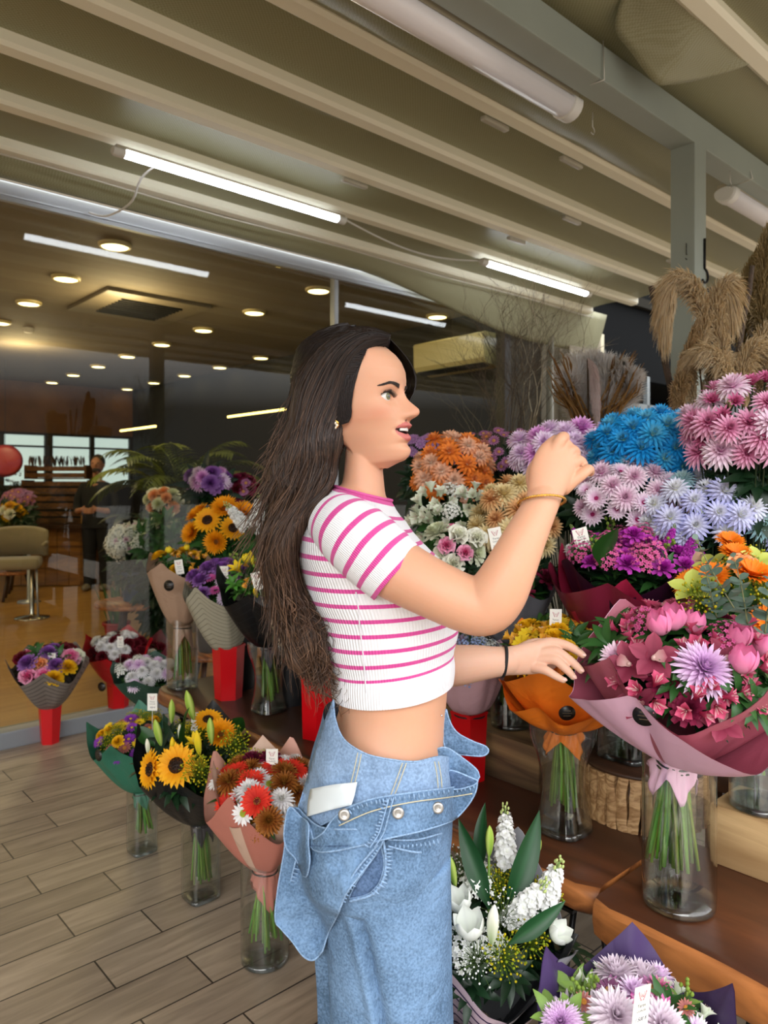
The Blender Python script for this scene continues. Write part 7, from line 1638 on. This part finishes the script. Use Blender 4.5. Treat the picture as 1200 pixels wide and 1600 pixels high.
arc([(1070, 660, 0), (1062, 620, 0), (1072, 570, 0), (1085, 520, 0)], .038, 1500, ('#b8976a', '#e2caa0'))
arc([(1130, 600, 0), (1128, 540, 0), (1120, 480, 0), (1132, 450, 0), (1140, 470, 0)], .045, 1900)
arc([(1140, 640, .0), (1135, 590, -.04), (1115, 560, -.05), (1100, 555, -.04)], .045, 1500)
arc([(1165, 640, 0), (1160, 590, 0), (1175, 550, 0), (1200, 560, 0), (1225, 600, 0)], .055, 2000)
arc([(1195, 560, .15), (1190, 490, .15), (1192, 430, .15), (1200, 370, .15)], .06, 2000, ('#b09a6c', '#dccaa0'), .08)
arc([(1165, 560, .2), (1160, 500, .2), (1170, 440, .2), (1185, 400, .2)], .05, 1300, ('#a8935f', '#d2bf92'), .08)
arc([(1200, 640, .1), (1195, 600, .1), (1190, 540, .1), (1210, 500, .1)], .05, 1300)
arc([(1105, 650, .02), (1110, 610, .02), (1125, 575, .02), (1150, 560, .02)], .045, 1400)
w2 = dried('tall beige pampas plumes curling around the grey post', f2, it2)
M_bark = mat('brown_bark', '#4f4034', .85, var=.35, scale=30, bump=.5)
def stick(px0, py0, px1, py1, Y, r, label):
    a, c = P(px0, py0, Y), P(px1, py1, Y); d = (c - a); foot = c + d * ((c.z - .83) / max(.01, a.z - c.z)) if a.z > c.z else c
    b = MB(); pts = [a.lerp(foot, i / 14) + V((.003 * sin(i * 1.9), .003 * cos(i * 1.3), 0)) for i in range(15)]; b.tube(pts, [r * (.8 + .4 * i / 14 + .12 * sin(i * 2.3)) for i in range(15)], 8)
    for i in (2, 4, 6): b.ball(pts[i] + V((r * .8, 0, 0)), r * .45, 6, 4)
    tag(b.build('stick', M_bark, None), label, 'stick')
stick(1018, 447, 1054, 645, 2.6, .013, 'rough brown stick leaning by the white pampas')
stick(1176, 415, 1156, 540, 2.5, .010, 'thin dark cane standing in front of the far pampas')
stick(1188, 462, 1180, 545, 2.65, .012, 'short dark stick beside the thin cane')
M_twig = attr_mat('twig', .8, 0)
def twigs(label, foot, n, px, py, sx, sy, Y, c0, c1, seed, r0=.0022, top=.9):
    rd = random.Random(seed); b = MB(); a0, a1 = srgb(c0), srgb(c1)
    def grow(p, d, r, L, lev):
        pts = [p]; q = p; k = 7
        for i in range(k):
            d = (d + V((rd.uniform(-.32, .32), rd.uniform(-.2, .2), rd.uniform(-.18, .22)))).normalized(); q = q + d * L / k; pts.append(q)
            if lev < 3 and rd.random() < .5 and i > 0: grow(q, (d + V((rd.uniform(-.8, .8), rd.uniform(-.5, .5), rd.uniform(-.2, .5)))).normalized(), r * .6, L * .55, lev + 1)
        b.tube(pts, [r * (1 - .8 * i / k) for i in range(k + 1)], 4, False, col=mixc(a0, a1, rd.random()))
    for i in range(n):
        tx, ty = px + rd.uniform(-sx, sx), py + rd.uniform(-sy, 0); p = V(foot) + V((rd.uniform(-.04, .04), rd.uniform(-.04, .04), .25)); t = P(tx, ty, Y + rd.uniform(-.1, .1)); m_ = p.lerp(t, .55); b.tube([p, p.lerp(m_, .5), m_], [r0 * 1.6, r0 * 1.4, r0], 5, False, col=a0); grow(m_, (t - m_).normalized(), r0, (t - m_).length * top, 0)
    o = b.build('twig_bundle', M_twig, None); return tag(o, label, 'twigs')
tf = ST(2.70, 2.15, 0)
twigs('tangled grey-brown twigs in front of the timber wall', V((tf.x, tf.y, .79)), 26, 805, 560, 55, 60, 3.5, '#3c3128', '#6b5c4a', 11)
twigs('pale curly willow twigs rising to the second tube light', V((tf.x + .05, tf.y + .02, .79)), 5, 850, 480, 26, 20, 3.5, '#8d7f66', '#d6ccb4', 17, .0026)
twigs('fine dark twigs before the air conditioner', V((tf.x - .1, tf.y, .79)), 10, 765, 600, 30, 60, 3.5, '#4a4234', '#8c8266', 23, .0013)
bucket(2.70, 2.15, .80 - .0, .10, .26, 'black bucket holding the tangled twigs'); bucket(2.56, 1.62, .80, .085, .26, 'black bucket holding the white pampas'); bucket(2.40, 1.02, .80, .09, .26, 'black bucket holding the beige pampas') 

# ================================================================== INSIDE THE SHOP
M_bluepot = mat('blue_glaze', '#1f3a55', .35, var=.2, scale=8); M_clay = mat('dark_clay', '#3a2c22', .7); M_rpot = mat('red_plastic', '#8e1018', .4)
def plantpot(loc, r, h, m, label, name='plant_pot'):
    root = empty(name, loc, label, 'pot'); b = MB(); b.lathe([(r * .7, 0), (r * .98, h), (r * .9, h), (r * .65, .01)], V(loc), 28, True, True); b.build('body', m, root, auto=40)
    b = MB(); b.lathe([(r * .96, h - .02), (r * 1.08, h - .018), (r * 1.08, h + .006), (r * .9, h + .006)], V(loc), 28, False, False); b.build('rim', m, root)
def stool(loc, r, h, label):
    root = empty('plant_stool', loc, label, 'stool'); b = MB(); b.lathe([(r, h - .03), (r * 1.02, h - .015), (r, h)], V(loc), 28, True, True); b.build('top', M_bench, root)
    for i in range(3):
        a = 2 * pi * i / 3 + .4; b = MB(); b.tube([V(loc) + V((r * .55 * cos(a), r * .55 * sin(a), h - .03)), V(loc) + V((r * .95 * cos(a), r * .95 * sin(a), .0))], .018, 8); b.build('leg', M_darktop, root)
lp = P(212, 800, 5.4); lp.z = .0
stool(lp, .28, .52, 'wooden three legged stool under the blue pot inside the shop')
plantpot(V((lp.x, lp.y, .525)), .12, .21, M_bluepot, 'dark blue glazed pot on the wooden stool inside the shop')
def interior_bunch(label, px, py, hw, hh, Y, kinds, n, sz, footz, seed, leafk='dark_leaf_cluster', nleaf=26, leafs=.16, under=.25, dp=.16, foot=None):
    f = P(px, 800, Y + dp) if foot is None else foot; f = V((f.x, f.y, footz)); return bunch(label, (px, py, hw, hh, Y), f, kinds, n, sz, dp, seed=seed, leafk=leafk, nleaf=nleaf, leafs=leafs, under=under)
interior_bunch('dense pale pink and white alstroemeria plant in the blue pot', 212, 848, 36, 26, 5.25, [('white_filler', 4, 1.2), ('white_alstroemeria', 3, 1), ('pale_pink_chrysanthemum', 4, .6)], 46, .055, .73, 80, nleaf=60, leafs=.15, under=.2, foot=lp)
interior_bunch('salmon and white lisianthus bunch behind the blue pot', 258, 786, 26, 22, 5.9, [('peach_rose', 4, 1), ('white_rose', 4, 1), ('lisianthus', 3, 1)], 14, .055, .55, 81, nleaf=30, leafs=.2, under=.5)
interior_bunch('lilac and violet chrysanthemums inside the window above the sunflowers', 330, 752, 30, 15, 4.6, [('lilac_chrysanthemum', 3, 1), ('violet_carnation', 4, 1), ('magenta_chrysanthemum', 2, 1)], 20, .055, .55, 82, nleaf=46, leafs=.17, under=.5)
interior_bunch('dusky wine red blooms inside the window next to her hair', 380, 765, 24, 20, 4.7, [('deep_red_rose', 3, 1), ('burgundy_carnation', 5, 1), ('mauve_spray_daisy', 3, .8)], 18, .05, .55, 83, nleaf=40, leafs=.17, under=.5)
interior_bunch('dark green leafy plant on the shop floor behind the kraft bouquet', 262, 850, 40, 40, 5.2, [('leaf_cluster', 1, 2.4)], 16, .05, .05, 84, nleaf=70, leafs=.2, under=.5)
for s_, px, Y in ((0, 258, 6.06), (1, 330, 4.76), (2, 380, 4.86)):
    q = P(px, 800, Y); q.z = 0; stool(q, .2, .30, ('low stool under the salmon and white bunch', 'low stool under the lilac bunch inside the window', 'low stool under the wine red bunch inside the window')[s_]); plantpot(V((q.x, q.y, .30)), .11, .27, M_clay, ('dark clay pot of the salmon and white bunch', 'dark clay pot of the lilac bunch inside the window', 'dark clay pot of the wine red bunch inside the window')[s_])
# snake plant in red pot
q = G(182, 1003, .0); plantpot(q, .11, .17, M_rpot, 'small red pot on the shop floor with the snake plant')
sp = empty('snake_plant', q + Z * .15, 'upright snake plant leaves in the small red pot', 'plant'); b = MB()
for i in range(13):
    a = i * 2.4; d = .02 + .05 * (i / 13); M_ = Matrix.Translation(q + V((d * cos(a), d * sin(a), .16))) @ az(a); cg = srgb('#2c5a33'); b.petal(M_, .30 + .12 * rnd.random(), .055, 84 - 14 * (i / 13), 70, tuple(x * .7 for x in cg), cg, cup=.4, nu=8, nv=3, peak=.45, base=.5, mid=srgb('#6d8a45'))
b.build('foliage', M_leafm, sp)
# palm
q = P(285, 800, 6.9); q.z = 0; plantpot(q, .2, .34, M_clay, 'large dark pot of the palm inside the shop')
pa = empty('potted_palm', q + Z * .3, 'tall feathery palm plant standing inside the shop', 'plant')
b = MB(); 
for i in range(5): b.tube([q + V((.05 * cos(i * 1.3), .05 * sin(i * 1.3), .3)), q + V((.09 * cos(i * 1.3), .09 * sin(i * 1.3), 1.35))], .016, 6, col=srgb('#5a5230'))
b.build('stem', M_stem, pa)
for i in range(20):
    a = i * 2.39996; el = radians(82 - 50 * (i / 20)); L = .85; b = MB(); base_ = q + V((.05 * cos(a), .05 * sin(a), 1.2)); pts = []; p = base_
    for k in range(13):
        e_ = el - radians(95) * (k / 12) ** 1.5; pts.append(p); p = p + V((cos(e_) * cos(a), cos(e_) * sin(a), sin(e_))) * (L / 12)
    cg = mixc(srgb('#3d4f1a'), srgb('#7a8432'), rnd.random()); b.tube(pts, .006, 5, col=cg)
    for k in range(2, 12):
        for f_ in (0, .5):
            pp = pts[k].lerp(pts[min(12, k + 1)], f_); d = (pts[min(12, k + 1)] - pts[k]).normalized() if k < 12 else d; sd = d.cross(Z).normalized()
            for s_ in (-1, 1): b.petal(Matrix.Translation(pp) @ frame_x(sd * s_ * .8 + d * .7 - Z * .15).to_4x4(), .26 * (1 - .55 * abs(k / 12 - .4)), .03, 5, -25, cg, cg, nu=4, nv=3, cup=.3, peak=.35)
    b.build('frond', M_leafm, pa)
# broad dark leafed plant
q = P(250, 800, 7.6); q.z = 0; plantpot(q, .17, .3, M_clay, 'dark pot of the broad leafed plant behind the blue pot')
dp_ = empty('leafy_plant', q + Z * .25, 'spreading broad leafed dark plant beside the man', 'plant'); b = MB(); cg = srgb('#2b3a20')
for i in range(26):
    a = i * 2.39996; M_ = Matrix.Translation(q + V((.05 * cos(a), .05 * sin(a), .6 + .75 * (i % 5) / 5))) @ az(a); d = .7 + .5 * rnd.random(); b.petal(M_, .62, .26, 50, -35, tuple(x * d for x in cg), tuple(x * d * 1.4 for x in cg), cup=.2, nu=9, nv=3, peak=.55, base=.12)
b.tube([q + Z * .25, q + Z * 1.4], .02, 6, col=cg); b.build('foliage', M_leafm, dp_)
# counter and crates
cp = P(92, 800, 10.2); cp.z = 0
M_cw = wood_mat('counter_planks', '#5a3512', '#a3702c', 1, .5, 4, Z, .15)
ct = empty('counter', cp, 'wooden plank counter at the back of the shop', 'counter'); RC = Matrix.Rotation(-.42 + AN * .6, 3, 'Z')
for i in range(7):
    b = MB(); b.box(cp + RC @ V((-.48 + .16 * i, 0, .40)), (.155, .5, .78), RC, bev=.004); b.build('plank_panel', M_cw, ct, False)
b = MB(); b.box(cp + RC @ V((0, 0, .80)), (1.2, .58, .05), RC, bev=.005); b.build('worktop', M_darktop, ct, False)
M_crate = wood_mat('crate_slats', '#3f2610', '#70481f', 1, .7, 5, U, .2)
cols_ = ['lowest', 'middle', 'upper', 'topmost']
for k in range(4):
    cz = .83 + .205 * k; w_ = 1.05 - .08 * k; r_ = empty('crate', cp + RC @ V((.02, .05, cz)), 'slatted wooden crate on the back counter, %s of the stack' % cols_[k], 'crate', 'crates stacked on the back counter')
    for sx in (-1, 1): b = MB(); b.box(cp + RC @ V((sx * w_ / 2, .05, cz + .095)), (.03, .34, .19), RC); b.build('end_panel', M_crate, r_, False)
    for j in range(2): b = MB(); b.box(cp + RC @ V((0, -.12, cz + .05 + .09 * j)), (w_, .018, .062), RC); b.build('slat', M_crate, r_, False)
    b = MB(); b.box(cp + RC @ V((0, .05, cz + .008)), (w_, .34, .016), RC); b.build('bottom_board', M_crate, r_, False)
pl = empty('small_plant', cp + RC @ V((0, .05, 1.63)), 'spiky little plants along the top crate at the back', 'plant'); b = MB(); cg = srgb('#4a3a2c')
for i in range(60):
    x = -.42 + .84 * rnd.random(); leaf(b, Matrix.Translation(cp + RC @ V((x, .05 + rnd.uniform(-.08, .08), 1.62))) @ az(rnd.random() * 6.28), .16, .03, cg, 85, 60)
b.build('foliage', M_leafm, pl)
pl = empty('small_plant', cp + RC @ V((-.5, -.2, 1.1)), 'bushy green plant hanging at the side of the crates', 'plant'); b = MB(); cg = srgb('#4d5a24')
for i in range(120): leaf(b, Matrix.Translation(cp + RC @ V((-.5 + rnd.uniform(-.09, .09), -.22 + rnd.uniform(-.09, .09), 1.62 - .62 * rnd.random()))) @ az(rnd.random() * 6.28), .10, .04, cg, 40, -30)
b.build('foliage', M_leafm, pl)
b = MB(); b.box(cp + RC @ V((.42, -.18, .885)), (.09, .02, .12), RC); tag(b.build('small_card', mat('amber_card', '#a67a2e', .6), None, False), 'small amber card standing on the back counter', 'card')
# purple and yellow flowers left of the crates
interior_bunch('dark purple heather like plant at the far left of the shop', 30, 785, 22, 20, 9.2, [('purple_spray_daisy', 1, 1), ('mauve_spray_daisy', 2, 1)], 40, .06, .6, 90, nleaf=20, leafs=.18, under=.3, dp=.25)
interior_bunch('yellow roses low beside the counter in the shop', 22, 800, 14, 10, 8.6, [('yellow_carnation', 2, 1), ('white_rose', 1, 1)], 9, .07, .6, 91, nleaf=34, leafs=.22, under=.35, dp=.2)
for k, (px, Y) in enumerate(((30, 9.45), (22, 8.8))):
    q = P(px, 800, Y); q.z = 0; stool(q, .22, .34, ('stool under the purple plant at the far left', 'stool under the yellow roses by the counter')[k]); plantpot(V((q.x, q.y, .34)), .12, .28, M_clay, ('clay pot of the purple plant at the far left', 'clay pot of the yellow roses by the counter')[k])
# red round balloon-like sign and red barrier ribbon
q = P(8, 720, 9.6); b = MB(); b.lathe([(.001, .03), (.16, .025), (.21, 0), (.16, -.025), (.001, -.03)], q, 36, False, R=face_to(V((.5, -1, 0)))); sg = tag(b.build('round_sign', mat('sign_red', '#b3434a', .35)), 'round red sign hanging before the back window at the far left', 'sign')
b = MB(); b.tube([q + Z * .2, V((q.x, q.y, 3.0))], .003, 5); b.build('hanging_cord', M_dkmetal, sg)
r_ = empty('barrier', P(20, 838, 8.4) * 1, 'red ribbon barrier between slim metal posts in the shop', 'barrier'); q0, q1 = P(-40, 838, 8.2), P(45, 838, 8.6)
b = MB(); b.add([q0 - Z * .03, q1 - Z * .03, q1 + Z * .03, q0 + Z * .03], [(0, 1, 2, 3)]); b.build('ribbon', mat('ribbon_red', '#b8101c', .5), r_, False, solid=.003)
for p in (q0, q1): b = MB(); b.lathe([(.13, 0), (.12, .02), (.02, .035), (.02, .86), (.028, .88), (.001, .89)], V((p.x, p.y, 0)), 20, True); b.build('post', M_alu, r_)
# chair with round chrome foot
q = G(50, 966, 0); cr_ = empty('salon_chair', q, 'beige upholstered chair on a round chrome foot inside the shop', 'chair'); M_uph = mat('beige_velvet', '#8d7f60', .8, sheen=.3)
cx_ = P(22, 880, q.y); 
b = MB(); b.lathe([(.17, 0), (.165, .015), (.03, .03), (.022, .05), (.022, .60), (.001, .61)], q, 30, True); b.build('chrome_foot', mat('chrome', '#b9b2a5', .15, .95), cr_)
sc_ = V((cx_.x, q.y + .05, 0)); RS = Matrix.Rotation(.35, 3, 'Z')
b = MB(); b.box(sc_ + V((0, 0, .56)), (.46, .44, .11), RS, bev=.045); b.build('seat', M_uph, cr_)
b = MB(); rings = []
for i in range(13):
    a = radians(-75 + 150 * i / 12); ring_ = [sc_ + RS @ V((.26 * sin(a) * (1 + o), .08 + .2 * cos(a) * (1 + o), z)) for o, z in ((0, .62), (0, .90 - .06 * (1 - cos(a))), (.12, .93 - .06 * (1 - cos(a))), (.16, .88), (.16, .62))]; rings.append(ring_)
b.loft(rings); b.build('backrest', M_uph, cr_)
b = MB(); b.tube([sc_ + RS @ V((.25, -.1, .74)), sc_ + RS @ V((.28, .1, .76)), sc_ + RS @ V((.24, .2, .62))], .018, 8); b.build('armrest', M_uph, cr_)
for s_ in (-1, 1): b = MB(); b.tube([sc_ + RS @ V((s_ * .2, -.15, .52)), sc_ + RS @ V((s_ * .22, -.18, 0))], .011, 8); b.build('leg', M_alu, cr_)

# ---- the man in dark clothes behind the counter
Ym = 9.6; mo = P(152, 800, Ym); mo.z = 0
def mp(x, y, z): return mo + V((x, y, z))
def vl(b, pts, n=18, k=4):
    q = spline([tuple(mp(*p[:3])) + (p[3],) + (p[4] if len(p) > 4 else 1,) for p in pts], (len(pts) - 1) * k + 1)
    b.loft([ring(V(p[:3]), V(q[min(i + 1, len(q) - 1)][:3]) - V(q[max(i - 1, 0)][:3]), p[3], p[3] * p[4], n) for i, p in enumerate(q)])
b = MB()
vl(b, [(0, 0, 1.36, .055), (.005, -.01, 1.48, .058), (.01, -.015, 1.52, .06)])
b.ball(mp(.012, -.02, 1.63), (.078, .095, .118), 20, 16); b.ball(mp(.018, -.075, 1.55), (.045, .04, .045), 12, 10); b.ball(mp(.022, -.118, 1.615), (.013, .02, .022), 8, 6)
for s in (-1, 1): b.ball(mp(.012 + s * .08, -.01, 1.62), (.012, .02, .03), 8, 6)
vl(b, [(-.04, 0, 1.38, .07, 1.2), (0, 0, 1.30, .19, .55), (0, 0, 1.1, .175, .6), (0, 0, .95, .165, .62), (0, 0, .85, .175, .6)])
for s in (-1, 1):
    vl(b, [(s * .17, 0, 1.34, .055), (s * .23, 0, 1.20, .05), (s * .235, -.03, 1.06, .045), (s * .20, -.14, 1.03, .038), (s * .11, -.24, 1.05, .03), (s * .07, -.27, 1.06, .028)])
    vl(b, [(s * .085, 0, .88, .10), (s * .10, 0, .5, .07), (s * .11, .01, .1, .05), (s * .11, 0, .06, .05)])
    for f in range(4): vl(b, [(s * .07, -.27, 1.075 - .02 * f, .012), (s * .03, -.30, 1.07 - .02 * f, .010), (s * .0, -.30, 1.065 - .02 * f, .008)], 8)
    vl(b, [(s * .075, -.26, 1.085, .013), (s * .05, -.285, 1.10, .010)], 8)
me = bpy.data.meshes.new('tmp'); me.from_pydata([tuple(v) for v in b.v], [], b.f); bm = bmesh.new(); bm.from_mesh(me); bmesh.ops.recalc_face_normals(bm, faces=bm.faces); bm.to_mesh(me); bm.free()
tmp = bpy.data.objects.new('tmp', me); COL.objects.link(tmp); md = tmp.modifiers.new('r', 'REMESH'); md.mode = 'VOXEL'; md.voxel_size = .007; md = tmp.modifiers.new('s', 'SMOOTH'); md.iterations = 3
dg = bpy.context.evaluated_depsgraph_get(); dg.update(); mm = bpy.data.meshes.new_from_object(tmp.evaluated_get(dg)); bpy.data.objects.remove(tmp); mm.name = 'person'; mm.materials.clear(); mm.materials.append(mat('man_skin', '#a8755a', .6)); mm.polygons.foreach_set('use_smooth', [True] * len(mm.polygons))
man = link('person', mm); tag(man, 'bearded man in dark clothes with hands together at the back of the shop', 'person')
M_cloth = mat('black_cloth', '#121214', .85); b = MB()
vl(b, [(-.0, 0, 1.41, .10, .9), (0, 0, 1.38, .17, .6), (0, 0, 1.30, .205, .62), (0, 0, 1.1, .19, .68), (0, 0, .92, .19, .70), (0, 0, .80, .20, .68)], 26)
for s in (-1, 1): vl(b, [(s * .15, 0, 1.36, .065), (s * .235, 0, 1.20, .062), (s * .24, -.03, 1.06, .056), (s * .19, -.15, 1.03, .045)])
b.build('sweater', M_cloth, man); b = MB()
for s in (-1, 1): vl(b, [(s * .085, 0, .86, .115), (s * .10, 0, .5, .085), (s * .11, .01, .1, .07), (s * .11, .01, .07, .07)])
b.build('trousers', M_cloth, man)
b = MB(); b.lathe([(.07, 1.40), (.062, 1.45), (.058, 1.46)], mp(0, -.005, 0), 20, False); b.build('shirt_collar', mat('collar_white', '#cfc8bd', .8), man)
b = MB(); b.ball(mp(.012, .0, 1.66), (.086, .098, .105), 18, 12); o = b.build('hair', M_hairdk, man)
for v in o.data.vertices:
    if v.co.z < 1.68 and v.co.y < mo.y - .045: v.co.y = mo.y - .045
b = MB(); b.ball(mp(.014, -.068, 1.553), (.052, .05, .045), 14, 10); b.build('beard', M_hairdk, man)
for s in (-1, 1): b = MB(); b.ball(mp(.016 + s * .033, -.108, 1.645), (.016, .006, .006), 8, 6); b.build('eye', M_hairdk, man)
for s in (-1, 1): b = MB(); b.ball(mp(s * .115, -.05, .045), (.05, .14, .045), 14, 8); b.build('shoe', mat('man_shoe', '#8d8370', .6), man)
# ================================================================== GROUPS OF THINGS OF A KIND
for o in bpy.data.objects:
    if o.parent is None and 'category' in o and 'group' not in o:
        g = {'vase': 'glass vases of the display', 'price tag': 'white price tags of the florist', 'bouquet': 'wrapped bouquets of the display', 'flowers': 'loose bunches of cut flowers', 'hook': 'hooks on post and beam', 'tube light': 'tube lights under the awning',
             'light strip': 'amber light strips in the shop', 'stool': 'stools in the shop', 'stick': 'sticks among the pampas', 'twigs': 'bundles of twigs', 'dried grass': 'pampas bundles', 'bench': 'slab benches', 'timber': 'timber risers', 'shelf': 'wooden steps', 'cable': 'lamp cables'}.get(o['category'])
        if o['category'] == 'pot': g = 'red flower pots under bouquets' if o.name.startswith('flower_pot') else 'plant pots in the shop'
        if g: o['group'] = g
